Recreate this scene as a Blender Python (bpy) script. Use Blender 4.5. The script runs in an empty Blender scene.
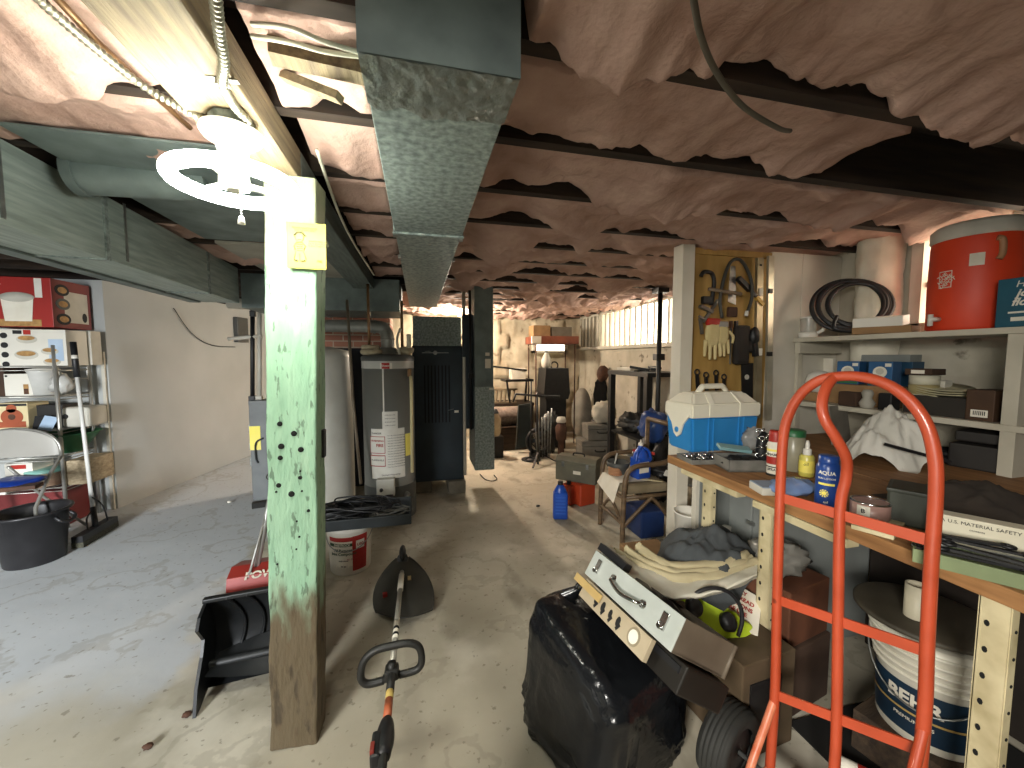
import bpy, bmesh, math, random
from mathutils import Vector, Matrix, Euler, noise
scn = bpy.context.scene
# ------------------------------------------------------------------ camera
F = 390.0; PITCH = math.radians(3.96); YAW = math.atan(93/390*math.cos(PITCH)); CAM_H = 1.5
cam = bpy.data.objects.new('camera', bpy.data.cameras.new('camera'))
scn.collection.objects.link(cam)
cam.data.sensor_width = 36; cam.data.lens = F/1024*36; cam.data.clip_start = .02; cam.data.clip_end = 60
cam.location = (0, 0, CAM_H); cam.rotation_euler = (math.pi/2-PITCH, 0, -YAW)
scn.camera = cam
# ------------------------------------------------------------------ world, exposure, lights
w = bpy.data.worlds.new('world'); scn.world = w; w.use_nodes = True
w.node_tree.nodes['Background'].inputs[0].default_value = (.55, .65, .8, 1)
w.node_tree.nodes['Background'].inputs[1].default_value = .3
vs = scn.view_settings; vs.view_transform = 'Standard'; vs.look = 'None'; vs.gamma = 1; vs.use_curve_mapping = False
vs.exposure = 1.0
LAMP_E = 46          # circular fluorescent tube
WIN_E = 3.2             # daylight in the high windows
def lamp(name, kind, loc, power, col, size=.1, rot=(0,0,0), sy=None):
    l = bpy.data.lights.new(name, kind); l.energy = power; l.color = col
    if kind == 'AREA':
        l.size = size
        if sy: l.shape = 'RECTANGLE'; l.size_y = sy
    else: l.shadow_soft_size = size
    o = bpy.data.objects.new(name, l); o.location = loc; o.rotation_euler = rot
    scn.collection.objects.link(o); return o
lamp('bulb_far_light', 'POINT', (.62, 6.15, 2.06), 100, (1, .86, .68), .06)          # bare bulb behind the furnace
hl_ = lamp('fill_bench', 'AREA', (-1.9, -1.6, 2.1), 17, (1, .96, .88), .9, Vector((3.2, 3.0, -1.75)).to_track_quat('-Z', 'Y').to_euler(), .8)  # added fill aimed at the bench, unseen behind the camera
hl_.data.spread = math.radians(62)
dl_ = lamp('fill_shelving', 'AREA', (-2.5, -2.7, 1.3), 112, (.93, .97, 1), 1.0, (math.radians(64), 0, .16), 1.7); dl_.data.spread = math.radians(76)  # added cool fill for the shelving side, unseen behind the camera
# ------------------------------------------------------------------ pixel to world
cy_, sy_, cp_, sp_ = math.cos(YAW), math.sin(YAW), math.cos(PITCH), math.sin(PITCH)
FWD = Vector((sy_*cp_, cy_*cp_, -sp_)); RGT = Vector((cy_, -sy_, 0)); UPV = RGT.cross(FWD); CPOS = Vector((0, 0, CAM_H))
def ray(x, y): return FWD+RGT*((x-512)/F)+UPV*((384-y)/F)
def pz(x, y, z): d = ray(x, y); return CPOS+d*((z-CAM_H)/d.z)
def py(x, y, Y): d = ray(x, y); return CPOS+d*(Y/d.y)
def px(x, y, X): d = ray(x, y); return CPOS+d*(X/d.x)
def pd(x, y, d): return CPOS+ray(x, y)*d
# ------------------------------------------------------------------ materials
def lin(h):
    if isinstance(h, str):
        h = h.lstrip('#'); v = [int(h[i:i+2], 16)/255 for i in (0, 2, 4)]
        return tuple(c/12.92 if c <= .04045 else ((c+.055)/1.055)**2.4 for c in v)
    return h
def mat(name, c1, c2=None, rough=.6, metal=0, scale=6, detail=4, lo=.3, hi=.7, bump=0, bscale=30, stretch=(1, 1, 1), emit=0, alpha=1, trans=0, spec=.5, coat=0):
    m = bpy.data.materials.new(name); m.use_nodes = True; nt = m.node_tree; N = nt.nodes; L = nt.links
    b = N['Principled BSDF']; a = lin(c1)
    if c2 is None: a2 = tuple(min(1, x*.78) for x in a)
    else: a2 = lin(c2)
    tc = N.new('ShaderNodeTexCoord'); mp = N.new('ShaderNodeMapping'); mp.inputs['Scale'].default_value = stretch
    L.new(tc.outputs['Object'], mp.inputs['Vector'])
    n = N.new('ShaderNodeTexNoise'); n.inputs['Scale'].default_value = scale; n.inputs['Detail'].default_value = detail
    L.new(mp.outputs[0], n.inputs['Vector'])
    r = N.new('ShaderNodeValToRGB'); r.color_ramp.elements[0].position = lo; r.color_ramp.elements[1].position = hi
    r.color_ramp.elements[0].color = (*a, 1); r.color_ramp.elements[1].color = (*a2, 1)
    L.new(n.outputs['Fac'], r.inputs[0]); L.new(r.outputs[0], b.inputs['Base Color'])
    b.inputs['Roughness'].default_value = rough; b.inputs['Metallic'].default_value = metal
    b.inputs['Specular IOR Level'].default_value = spec
    if coat: b.inputs['Coat Weight'].default_value = coat
    if bump:
        n2 = N.new('ShaderNodeTexNoise'); n2.inputs['Scale'].default_value = bscale; n2.inputs['Detail'].default_value = 5
        L.new(mp.outputs[0], n2.inputs['Vector'])
        bp = N.new('ShaderNodeBump'); bp.inputs['Strength'].default_value = min(1, bump); bp.inputs['Distance'].default_value = .02
        L.new(n2.outputs['Fac'], bp.inputs['Height']); L.new(bp.outputs[0], b.inputs['Normal'])
    if emit:
        b.inputs['Emission Color'].default_value = (*a, 1); b.inputs['Emission Strength'].default_value = emit
    if trans: b.inputs['Transmission Weight'].default_value = trans; b.inputs['IOR'].default_value = 1.3
    if alpha < 1: b.inputs['Alpha'].default_value = alpha
    m['ramp'] = r.name; m['map'] = mp.name
    return m
def mix_layers(m, layers):
    """lay masks over the base colour: each layer = (hex, function(nodes, links, coord) -> factor socket)"""
    nt = m.node_tree; N = nt.nodes; L = nt.links; b = N['Principled BSDF']
    tc = N.new('ShaderNodeTexCoord')
    for col, fn in layers:
        src = b.inputs['Base Color'].links[0].from_socket
        mx = N.new('ShaderNodeMix'); mx.data_type = 'RGBA'
        L.new(src, mx.inputs[6]); mx.inputs[7].default_value = (*lin(col), 1)
        L.new(fn(N, L, tc.outputs['Object']), mx.inputs[0]); L.new(mx.outputs[2], b.inputs['Base Color'])
    return m
def mathn(N, L, op, a, b=None, c=None):
    n = N.new('ShaderNodeMath'); n.operation = op
    for i, v in enumerate((a, b, c)):
        if v is None: continue
        if isinstance(v, (int, float)): n.inputs[i].default_value = v
        else: L.new(v, n.inputs[i])
    return n.outputs[0]
def smooth(N, L, v, lo, hi, a=0., b=1.):
    n = N.new('ShaderNodeMapRange'); n.interpolation_type = 'SMOOTHSTEP'
    L.new(v, n.inputs[0])
    for i, x in enumerate((lo, hi, a, b)): n.inputs[1+i].default_value = x
    return n.outputs[0]
def nz(N, L, co, scale, stretch=(1, 1, 1), detail=4):
    mp = N.new('ShaderNodeMapping'); mp.inputs['Scale'].default_value = stretch; L.new(co, mp.inputs[0])
    n = N.new('ShaderNodeTexNoise'); n.inputs['Scale'].default_value = scale; n.inputs['Detail'].default_value = detail
    L.new(mp.outputs[0], n.inputs['Vector']); return n.outputs['Fac']
def xyz(N, L, co):
    s = N.new('ShaderNodeSeparateXYZ'); L.new(co, s.inputs[0]); return s.outputs
# ------------------------------------------------------------------ mesh builder
def spl(pts, k=6, closed=False):
    P = [Vector(p) for p in pts]; n = len(P); out = []
    rng = range(n) if closed else range(n-1)
    for i in rng:
        if closed: a, b, c, d = P[(i-1) % n], P[i], P[(i+1) % n], P[(i+2) % n]
        else: a, b, c, d = P[max(i-1, 0)], P[i], P[i+1], P[min(i+2, n-1)]
        for j in range(k):
            t = j/k
            out.append(.5*((2*b)+(c-a)*t+(2*a-5*b+4*c-d)*t*t+(3*b-a-3*c+d)*t**3))
    if not closed: out.append(P[-1].copy())
    return out
def frame(o, x, y):
    x = Vector(x).normalized(); y = Vector(y); z = x.cross(y).normalized(); y = z.cross(x)
    return Matrix(((x.x, y.x, z.x, o[0]), (x.y, y.y, z.y, o[1]), (x.z, y.z, z.z, o[2]), (0, 0, 0, 1)))
def TR(loc=(0, 0, 0), rot=(0, 0, 0)): return Matrix.Translation(loc) @ Euler(rot).to_matrix().to_4x4()
class B:
    def __init__(s, *mats):
        s.bm = bmesh.new(); s.mats = []; s.cur = 0; s.T = Matrix.Identity(4)
        for m in mats: s.use(m)
        s.cur = 0
    def use(s, m):
        if m not in s.mats: s.mats.append(m)
        s.cur = s.mats.index(m); return s
    def at(s, M=None): s.T = M if M is not None else Matrix.Identity(4); return s
    def add(s, verts, faces, sm=False):
        vs = [s.bm.verts.new(s.T @ Vector(v)) for v in verts]
        for f in faces:
            try: fc = s.bm.faces.new([vs[i] for i in f])
            except ValueError: continue
            fc.material_index = s.cur; fc.smooth = sm
        return s
    def box(s, c, d, rot=(0, 0, 0), bev=0, seg=2):
        t = bmesh.new(); bmesh.ops.create_cube(t, size=1)
        for v in t.verts: v.co = Vector((v.co.x*d[0], v.co.y*d[1], v.co.z*d[2]))
        if bev: bmesh.ops.bevel(t, geom=list(t.edges), offset=bev, segments=seg, profile=.6, affect='EDGES')
        M = TR(c, rot); t.verts.index_update()
        s.add([M @ v.co for v in t.verts], [[v.index for v in f.verts] for f in t.faces], False); t.free(); return s
    def b6(s, lo, hi, bev=0):
        c = [(a+b)/2 for a, b in zip(lo, hi)]; return s.box(c, [abs(b-a) for a, b in zip(lo, hi)], bev=bev)
    def lathe(s, prof, n=24, M=None, cap=True, sm=True, arc=None):
        T0 = s.T
        if M is not None: s.T = s.T @ M
        k = len(prof); full = arc is None; a0, a1 = arc if arc else (0, 2*math.pi); m = n if full else n+1
        V = [(r*math.cos(a0+(a1-a0)*i/n), r*math.sin(a0+(a1-a0)*i/n), z) for i in range(m) for r, z in prof]; Fc = []
        for i in range(n):
            j = (i+1) % m
            for q in range(k-1): Fc.append((i*k+q, j*k+q, j*k+q+1, i*k+q+1))
        s.add(V, Fc, sm)
        if cap and full:
            for q, rev in ((0, True), (k-1, False)):
                if prof[q][0] > 1e-5:
                    ring = [V[i*k+q] for i in range(n)]
                    if rev: ring = ring[::-1]
                    s.add(ring, [list(range(n))], False)
        s.T = T0; return s
    def cyl(s, p0, p1, r0, r1=None, n=16):
        p0, p1 = Vector(p0), Vector(p1); d = p1-p0; L = d.length; q = d.to_track_quat('Z', 'Y').to_matrix().to_4x4()
        return s.lathe([(r0, 0), (r0 if r1 is None else r1, L)], n, Matrix.Translation(p0) @ q)
    def tube(s, pts, r, n=8, closed=False, cap=True, flat=1.0):
        P = [Vector(p) for p in pts]; m = len(P); rr = r if callable(r) else (lambda t: r)
        tang = []
        for i in range(m):
            a = P[(i-1) % m] if (closed or i > 0) else P[i]; b = P[(i+1) % m] if (closed or i < m-1) else P[i]
            t = (b-a); tang.append(t.normalized() if t.length > 1e-9 else Vector((0, 0, 1)))
        u = tang[0].orthogonal().normalized(); V = []
        for i in range(m):
            t = tang[i]; u = (u-t*u.dot(t)); u = u.normalized() if u.length > 1e-6 else t.orthogonal().normalized(); v = t.cross(u); R_ = rr(i/max(1, m-1))
            for j in range(n):
                a = 2*math.pi*j/n; V.append(P[i]+u*(R_*math.cos(a))+v*(R_*flat*math.sin(a)))
        Fc = []
        for i in range(m if closed else m-1):
            k = (i+1) % m
            for j in range(n): Fc.append((i*n+j, i*n+(j+1) % n, k*n+(j+1) % n, k*n+j))
        if cap and not closed: Fc += [list(range(n))[::-1], [(m-1)*n+j for j in range(n)]]
        return s.add(V, Fc, True)
    def bar(s, p0, p1, w, h, up=(0, 0, 1)):
        p0, p1 = Vector(p0), Vector(p1); d = (p1-p0); x = d.normalized(); z = (Vector(up)-x*x.dot(Vector(up))).normalized(); y = z.cross(x)
        V = [p+y*(a*w/2)+z*(b*h/2) for p in (p0, p1) for a, b in ((-1, -1), (1, -1), (1, 1), (-1, 1))]
        return s.add(V, [(0, 3, 2, 1), (4, 5, 6, 7), (0, 1, 5, 4), (1, 2, 6, 5), (2, 3, 7, 6), (3, 0, 4, 7)])
    def prism(s, poly, h, M=None, sm=False):
        T0 = s.T
        if M is not None: s.T = s.T @ M
        n = len(poly); V = [(x, y, 0) for x, y in poly]+[(x, y, h) for x, y in poly]
        s.add(V, [list(range(n))[::-1], list(range(n, 2*n))])
        s.add(V, [(i, (i+1) % n, n+(i+1) % n, n+i) for i in range(n)], sm)
        s.T = T0; return s
    def grid(s, fn, nu, nv, cu=False, cv=False, sm=True):
        V = [fn(i/(nu if cu else nu-1), j/(nv if cv else nv-1)) for i in range(nu) for j in range(nv)]; Fc = []
        for i in range(nu if cu else nu-1):
            for j in range(nv if cv else nv-1):
                a, b = (i+1) % nu, (j+1) % nv; Fc.append((i*nv+j, a*nv+j, a*nv+b, i*nv+b))
        return s.add(V, Fc, sm)
    def torus(s, c, R_, r, n=28, m=8, M=None, flat=1):
        q = M or Matrix.Identity(4)
        return s.tube([Vector(c)+q.to_3x3() @ Vector((R_*math.cos(2*math.pi*i/n), R_*math.sin(2*math.pi*i/n), 0)) for i in range(n)], r, m, True, flat=flat)
    def blob(s, c, rad, amp=.15, f=2., seed=0, nu=20, nv=12, floor=None, power=1.):
        def fn(u, v):
            a = 2*math.pi*u; b = math.pi*(v-.5)
            sg = lambda x: math.copysign(abs(x)**power, x)
            d = Vector((sg(math.cos(a))*sg(math.cos(b)), sg(math.sin(a))*sg(math.cos(b)), sg(math.sin(b))))
            k = 1+amp*noise.fractal(d*f+Vector((seed*7.3, seed*1.7, seed)), .8, 2, 3)
            p = Vector((c[0]+d.x*rad[0]*k, c[1]+d.y*rad[1]*k, c[2]+d.z*rad[2]*k))
            if floor is not None and p.z < floor: p.z = floor
            return p
        return s.grid(fn, nu, nv, cu=True)
    def text(s, txt, size, M, bold=0., bend=None, squash=1., align='CENTER', shear=0., ext=.0006):
        c = bpy.data.curves.new('lettering', 'FONT'); c.body = txt; c.size = size; c.align_x = align; c.align_y = 'CENTER'
        c.offset = bold*size; c.shear = shear; c.extrude = ext; c.resolution_u = 3
        o = bpy.data.objects.new('lettering', c); me = bpy.data.meshes.new_from_object(o)
        V = []
        for v in me.vertices:
            x, y, z = v.co.x*squash, v.co.y, v.co.z
            if bend: a = x/bend; V.append(M @ Vector(((bend+z)*math.sin(a), y, (bend+z)*math.cos(a)-bend)))
            else: V.append(M @ Vector((x, y, z)))
        s.add(V, [list(p.vertices) for p in me.polygons])
        bpy.data.objects.remove(o); bpy.data.curves.remove(c); bpy.data.meshes.remove(me); return s
    def quad(s, M, w, h, t=.0008): # thin printed patch, frame x-right y-up z-out
        return s.add([M @ Vector(v) for v in [(-w/2, -h/2, 0), (w/2, -h/2, 0), (w/2, h/2, 0), (-w/2, h/2, 0), (-w/2, -h/2, t), (w/2, -h/2, t), (w/2, h/2, t), (-w/2, h/2, t)]],
                     [(4, 5, 6, 7), (0, 1, 5, 4), (1, 2, 6, 5), (2, 3, 7, 6), (3, 0, 4, 7)])
    def obj(s, name, parent=None, loc=None, rot=None):
        bmesh.ops.recalc_face_normals(s.bm, faces=s.bm.faces)
        me = bpy.data.meshes.new(name); s.bm.to_mesh(me); s.bm.free()
        for m in s.mats: me.materials.append(m)
        o = bpy.data.objects.new(name, me); scn.collection.objects.link(o)
        if parent: o.parent = parent
        if loc is not None: o.location = loc
        if rot is not None: o.rotation_euler = rot
        return o
def tag(o, label, cat, group=None, kind=None):
    o['label'] = label; o['category'] = cat
    if group: o['group'] = group
    if kind: o['kind'] = kind
    return o
def thing(name, label, cat, loc=(0, 0, 0), rot=(0, 0, 0), group=None):
    o = bpy.data.objects.new(name, None); scn.collection.objects.link(o); o.location = loc; o.rotation_euler = rot; o.empty_display_size = .1
    return tag(o, label, cat, group)
def solo(name, label, cat, b, loc=(0, 0, 0), rot=(0, 0, 0), group=None): return tag(b.obj(name, None, loc, rot), label, cat, group)
def struct(name, b, parent=None):
    o = b.obj(name, parent)
    if not parent: o['kind'] = 'structure'
    return o
def copy_thing(o, label, loc=None, rot=None, parent=None):
    c = o.copy(); scn.collection.objects.link(c)
    if parent: c.parent = parent
    else:
        c['label'] = label
        if loc is not None: c.location = loc
        if rot is not None: c.rotation_euler = rot
    for ch in [x for x in scn.objects if x.parent == o]: copy_thing(ch, None, parent=c)
    return c
rnd = random.Random(7)
# palette
WOOD_OLD = mat('old_wood', '#4a3a2a', '#2b2119', rough=.85, scale=3, stretch=(1, 12, 12), bump=.3, bscale=20)
JOIST = mat('joist_wood', '#3a2c21', '#1d1510', rough=.9, scale=3, stretch=(1, 10, 10))
PINK = mat('fibreglass', '#cbada0', '#a58578', rough=.97, scale=4, detail=7, bump=.5, bscale=26, spec=.1)
GALV = mat('galvanised_steel', '#9aa6a2', '#66726f', rough=.5, metal=.1, scale=48, detail=6, lo=.36, hi=.66, bump=.04, bscale=60)
GALV_D = mat('dull_ducting', '#74817e', '#55605f', rough=.55, metal=.05, scale=7, detail=6)
STEEL = mat('steel', '#a7a9a6', '#7c7f7d', rough=.35, metal=.8, scale=20)
CHROME = mat('chrome', '#d5d6d4', rough=.15, metal=1)
IRON = mat('black_iron', '#1b1b1c', '#0d0d0e', rough=.5, scale=20)
BLACK = mat('black_plastic', '#141416', '#1f1f21', rough=.45, scale=8)
RUBBER = mat('rubber', '#1d1d1b', '#262622', rough=.75, scale=20)
WHITE = mat('white_plastic', '#e4e1d8', '#d0ccc0', rough=.4, scale=5)
WPAINT = mat('white_paint', '#cfcabc', '#b3ad9d', rough=.6, scale=4, bump=.05)
CREAM = mat('cream_metal', '#cbbf9a', '#9a8c66', rough=.55, scale=9, lo=.4, hi=.75)
CARD = mat('cardboard', '#9c7a52', '#7d6040', rough=.85, scale=6)
DCARD = mat('dark_cardboard', '#4a3527', '#35261c', rough=.9, scale=5)
RED = mat('red_plastic', '#b32a1d', '#8e1f16', rough=.45, scale=5)
BLUE = mat('blue_plastic', '#1f55b5', '#163f8c', rough=.3, scale=5)
PAPER = mat('paper', '#e6e1d3', '#d6cfbd', rough=.8, scale=8)
INK = mat('ink', '#1a1a1a', rough=.7)
INKRED = mat('red_ink', '#a82620', rough=.7)
INKGREEN = mat('green_ink', '#1f4a2c', rough=.7)
YEL = mat('yellow_card', '#f3e35a', '#efe07a', rough=.6, scale=4)
BROWN_ID = mat('brown_rust', '#5a3a28', '#3a2419', rough=.8, scale=10)
# ================================================================== SETTING
FLOOR = mat('floor_concrete', '#beb7a4', '#9d9582', rough=.75, scale=1.3, detail=8, bump=.12, bscale=9)
def paint_mask(N, L, co):
    s = xyz(N, L, co); n = nz(N, L, co, 1.6, detail=6)
    a = smooth(N, L, mathn(N, L, 'ADD', mathn(N, L, 'MULTIPLY', s[0], -1.), mathn(N, L, 'MULTIPLY', n, .9)), 1.62, 1.72)
    b = smooth(N, L, mathn(N, L, 'ADD', s[1], mathn(N, L, 'MULTIPLY', n, 1.2)), 2.3, 2.9)
    return mathn(N, L, 'MULTIPLY', mathn(N, L, 'MULTIPLY', a, b), .92)
def pale_mask(N, L, co): return smooth(N, L, nz(N, L, co, 1.5, (1, 1, 1), 8), .50, .66, 0, .85)
def stain_mask(N, L, co): return smooth(N, L, nz(N, L, co, 2.3, (1, .6, 1), 9), .55, .68, 0, .6)
def dust_mask(N, L, co): return smooth(N, L, nz(N, L, co, 30, (1, 1, 1), 3), .64, .70, 0, .55)
def crust_mask(N, L, co): return mathn(N, L, 'MULTIPLY', smooth(N, L, nz(N, L, co, 2.1, (1, 1, 1), 9), .535, .55, 0, .3), smooth(N, L, nz(N, L, co, 2.1, (1, 1, 1), 9), .58, .565))
mix_layers(FLOOR, [('#d2ccbb', pale_mask), ('#6a6250', stain_mask), ('#bcc0c2', paint_mask), ('#6f6756', dust_mask), ('#8a8271', crust_mask)])
def fl(u, v):
    x, y = -4.9+8.1*u, -3+10.4*v
    return (x, y, .006*noise.fractal(Vector((x*1.3, y*1.3, 0)), 1, 2, 4)-.004)
struct('floor', B(FLOOR).grid(fl, 110, 140))
def stone_wall(name, m, fn, nu, nv): return struct(name, B(m).grid(fn, nu, nv))
STONE = mat('whitewashed_stone', '#c9bfa9', '#9c8f77', rough=.9, scale=3, detail=8, bump=.35, bscale=12)
mix_layers(STONE, [('#6d5f4b', lambda N, L, co: smooth(N, L, nz(N, L, co, 5, (1, 1, 1), 6), .6, .72, 0, .7))])
RWALL = mat('whitewashed_block', '#c4bdac', '#a59d8b', rough=.85, scale=4, detail=6, bump=.2, bscale=15)
mix_layers(RWALL, [('#54493b', lambda N, L, co: smooth(N, L, nz(N, L, co, 7, (1, 1, 1), 5), .63, .72, 0, .8))])
PLASTER = mat('grey_plaster', '#b4b6b3', '#a5a7a4', rough=.8, scale=1.2, detail=4, bump=.05)
nf = lambda x, y, s, a: a*noise.fractal(Vector((x*s, y*s, 3.3)), .9, 2, 4)
def block(u, k, w): # recessed joints
    return -.012 if (u*k) % 1 < w else 0
stone_wall('wall_back', STONE, lambda u, v: (-4.9+8.1*u, 7.2-.05*noise.cell(Vector((u*26+math.floor(v*9)*.5, v*9, 1)))+nf(u*8, v*3, 3, .03), 2.5*v), 200, 60)
# wall with the high window band: below, above, before and behind the opening
wr = B(RWALL)
def rw(y0, y1, z0, z1, n, m):
    wr.grid(lambda u, v: (3.07-nf(y0+(y1-y0)*u, z0+(z1-z0)*v, 3, .02), y0+(y1-y0)*u, z0+(z1-z0)*v), n, m)
rw(-3, 7.3, 0, 1.66, 120, 24); rw(-3, 7.3, 2.26, 2.55, 100, 4)
rw(-3, 1.22, 1.66, 2.26, 30, 8); rw(1.82, 4.2, 1.66, 2.26, 30, 8); rw(7.1, 7.3, 1.66, 2.26, 4, 8)
wr.b6((3.1, 1.2, 1.64), (3.3, 7.15, 1.67)); wr.b6((3.1, 1.2, 2.25), (3.3, 7.15, 2.3)); wr.b6((3.1, 1.82, 1.6), (3.25, 4.2, 2.3))
struct('wall_right', wr)
struct('wall_left', B(PLASTER).b6((-5, -3, 0), (-4.9, 7.4, 2.55)))
struct('wall_front', B(PLASTER).b6((-5, -3.1, 0), (3.3, -3, 2.55)))
pw = B(PLASTER)
pw.prism([(-2.93, 4.58), (-2.40, 7.25), (-4.9, 7.25), (-4.9, 4.58)], 2.23)
struct('wall_partition', pw)
SUB = mat('subfloor', '#32271d', '#1a130e', rough=.95, scale=3, stretch=(1, 8, 1))
struct('ceiling', B(SUB).b6((-5, -3.1, 2.5), (3.3, 7.4, 2.6)))
# joists across the room
JY = [-2.73+.41*k for k in range(25)]
for y in JY:
    jb = B(JOIST).b6((-4.9, y-.023, 2.245), (3.1, y+.023, 2.51))
    struct('ceiling_joist', jb)
# partition behind the workbench: white boards and the plywood tool board
WB = mat('board_paint', '#d6d1c4', '#c2bcab', rough=.55, scale=3)
PLY = mat('plywood', '#b3904f', '#94733a', rough=.7, scale=2.5, stretch=(6, 6, 1))
p = B(WB); p.b6((2.43, 2.30, 0), (2.70, 2.34, 2.24), .003); p.b6((2.704, 2.30, 0), (3.06, 2.34, 2.24), .003)
struct('wall_board', p)
# the white post and tool board
solo('white_post', 'white painted square timber post at the edge of the plywood tool board', 'post', B(WB).b6((-.045, -.05, 0), (.045, .05, 2.24), .003), (1.735, 2.32, 0))
tb = thing('tool_board', 'plywood board hung with hand tools behind the blue cooler', 'tool board', (2.1, 2.33, 0))
B(PLY).b6((-.32, -.01, .9), (.33, .012, 2.23)).obj('board', tb)
B(PLY).b6((-.32, -.03, 2.19), (.33, -.01, 2.23)).obj('top_rail', tb)
# painted pilaster of rough stone on the window wall
PIL = mat('limewash', '#e8e2d2', '#cfc8b4', rough=.9, scale=6, bump=.3, bscale=14)
def pil(u, v):
    a = -math.pi/2+math.pi*u; k = 1+.10*noise.fractal(Vector((math.cos(a)*2, math.sin(a)*2, v*5)), .8, 2, 4)
    return (3.06-.16*math.cos(a)*k, 2.03+.125*math.sin(a)*k, 1.4+.88*v)
o = B(PIL).grid(pil, 22, 30).obj('trim_1'); o['kind'] = 'structure'
# ---------------------------------------------------------------- windows
GLOW = mat('daylight_glass', '#fff4dc', '#fbe9c4', rough=.3, scale=2, emit=WIN_E)
GLOWB = mat('daylight_glass_bright', '#fffaf0', '#fff3dd', rough=.3, scale=2, emit=WIN_E*2.6)
DIMG = mat('dim_glass', '#7d7460', '#544c3c', rough=.4, scale=3, emit=.12)  # browner pane with weak emission
wf = B(WPAINT)
wf.b6((3.0, 4.16, 1.63), (3.12, 7.12, 1.68), .004); wf.b6((3.04, 4.16, 2.22), (3.12, 7.12, 2.27)); wf.b6((3.04, 4.14, 1.66), (3.12, 4.22, 2.26))
win = struct('window_1', wf)
sl = B(WPAINT)
y = 4.32
while y < 7.1:
    sl.b6((3.05, y, 1.67), (3.10, y+.05, 2.23)); y += .155
sl.obj('slats', win)
B(GLOWB).b6((3.18, 4.25, 1.68), (3.20, 5.0, 2.24)).obj('pane', win)
B(GLOW).b6((3.18, 5.02, 1.68), (3.20, 6.1, 2.24)).obj('pane', win)
B(DIMG).b6((3.18, 6.12, 1.68), (3.20, 7.12, 2.24)).obj('pane', win)
wf = B(WPAINT)
for lo, hi in (((3.02, 1.2, 1.66), (3.12, 1.26, 2.26)), ((3.02, 1.79, 1.66), (3.12, 1.85, 2.26)), ((3.02, 1.2, 1.66), (3.12, 1.85, 1.71)), ((3.02, 1.2, 2.21), (3.12, 1.85, 2.26)), ((3.06, 1.2, 1.93), (3.1, 1.85, 1.96))): wf.b6(lo, hi)
win = struct('window_2', wf)
B(GLOW).b6((3.16, 1.22, 1.68), (3.18, 1.83, 2.24)).obj('pane', win)
wf = B(WPAINT); a, b = py(532, 341, 7.14), py(566, 353, 7.14)
for lo, hi in (((a.x, 7.05, b.z), (a.x+.05, 7.2, a.z)), ((b.x-.05, 7.05, b.z), (b.x, 7.2, a.z)), ((a.x, 7.05, b.z), (b.x, 7.2, b.z+.04)), ((a.x, 7.05, a.z-.04), (b.x, 7.2, a.z))): wf.b6(lo, hi)
win = struct('window_3', wf)
B(GLOW).b6((a.x+.04, 7.10, b.z+.03), (b.x-.04, 7.12, a.z-.03)).obj('pane', win)
# ---------------------------------------------------------------- insulation batts
ORD = 'first second third fourth fifth sixth seventh eighth ninth tenth eleventh twelfth thirteenth fourteenth fifteenth sixteenth seventeenth eighteenth nineteenth twentieth'.split()
def batt(x0, x1, yc, w, mid, sag, seed, nu=None):
    b = B(PINK); nu = nu or max(14, int((x1-x0)/.016)); nv = 26
    def fn(u, v):
        x = x0+(x1-x0)*u
        big = noise.fractal(Vector((x*1.3, seed*3.1, 0)), .9, 2, 3)
        z0 = mid-sag*(.3+1.1*big)
        lump = noise.fractal(Vector((x*5.5, v*2.6, seed*5.7)), .8, 2.1, 4)
        rg = 1-abs(noise.noise(Vector((x*2.6+v*2.2, v*1.7-x*.8, seed*9.1))))*2.2
        rg2 = 1-abs(noise.noise(Vector((x*7+v*3, v*4-x*2, seed*4.3))))*2
        c = math.cos(math.pi*v); pr = min(1., max(0., math.sin(math.pi*v))*2.1)
        lip = math.exp(-((v-.72)/.16)**2)*max(0, noise.fractal(Vector((x*2.6, seed*2.3, 4)), .7, 2.2, 4)+.3)
        z = 2.47+(z0-2.47)*pr**.8+(.024*lump-.016*max(0, rg)-.008*max(0, rg2)-.085*lip*(sag/.07))*pr
        yy = yc-(w/2-.022+.012*noise.noise(Vector((x*6, v*3, seed))))*math.copysign(abs(c)**.85, c)+.07*lip*pr
        if u < .003 or u > .997: z = min(2.47, z+.10)
        return (x, yy, z)
    return b.grid(fn, nu, nv)
k = 0
ys = [JY[i]+.205 for i in range(len(JY)-1)]
ri = 0
for i, yc in enumerate(ys):
    if yc < -.5 or yc > 7.05: continue
    dep = 2.285
    x1_ = 3.02 if not .95 < yc < 1.4 else 1.62
    b = batt(.24 if yc < 4.6 else -.4, x1_, yc, .385, dep, .06, i)
    solo('insulation_batt', f'pink batt sagging from the {ORD[ri]} joist bay from the camera, window side of main duct', 'insulation', b, group='insulation batts on the window side of the main duct')
    ri += 1
ri = 0
for i, yc in enumerate(ys):
    if yc < .0 or yc > 3.7: continue
    solo('insulation_batt', f'short pink batt in the {ORD[ri]} joist bay between the post beam and main duct', 'insulation', batt(-.39, -.11, yc, .385, 2.28, .04, i+40), group='short insulation batts between beam and duct')
    ri += 1
ri = 0
for i, yc in enumerate(ys):
    if yc < .8 or yc > 3.6: continue
    if yc < 1.85 or yc > 2.7:
        solo('insulation_batt', f'pink batt in the {ORD[ri]} joist bay above the ring lamp and grey trunk duct', 'insulation', batt(-4.3 if yc < 1.85 else -2.9, -.6, yc, .39, 2.28, .035, i+80), group='insulation batts on the partition wall side')
        ri += 1
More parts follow.
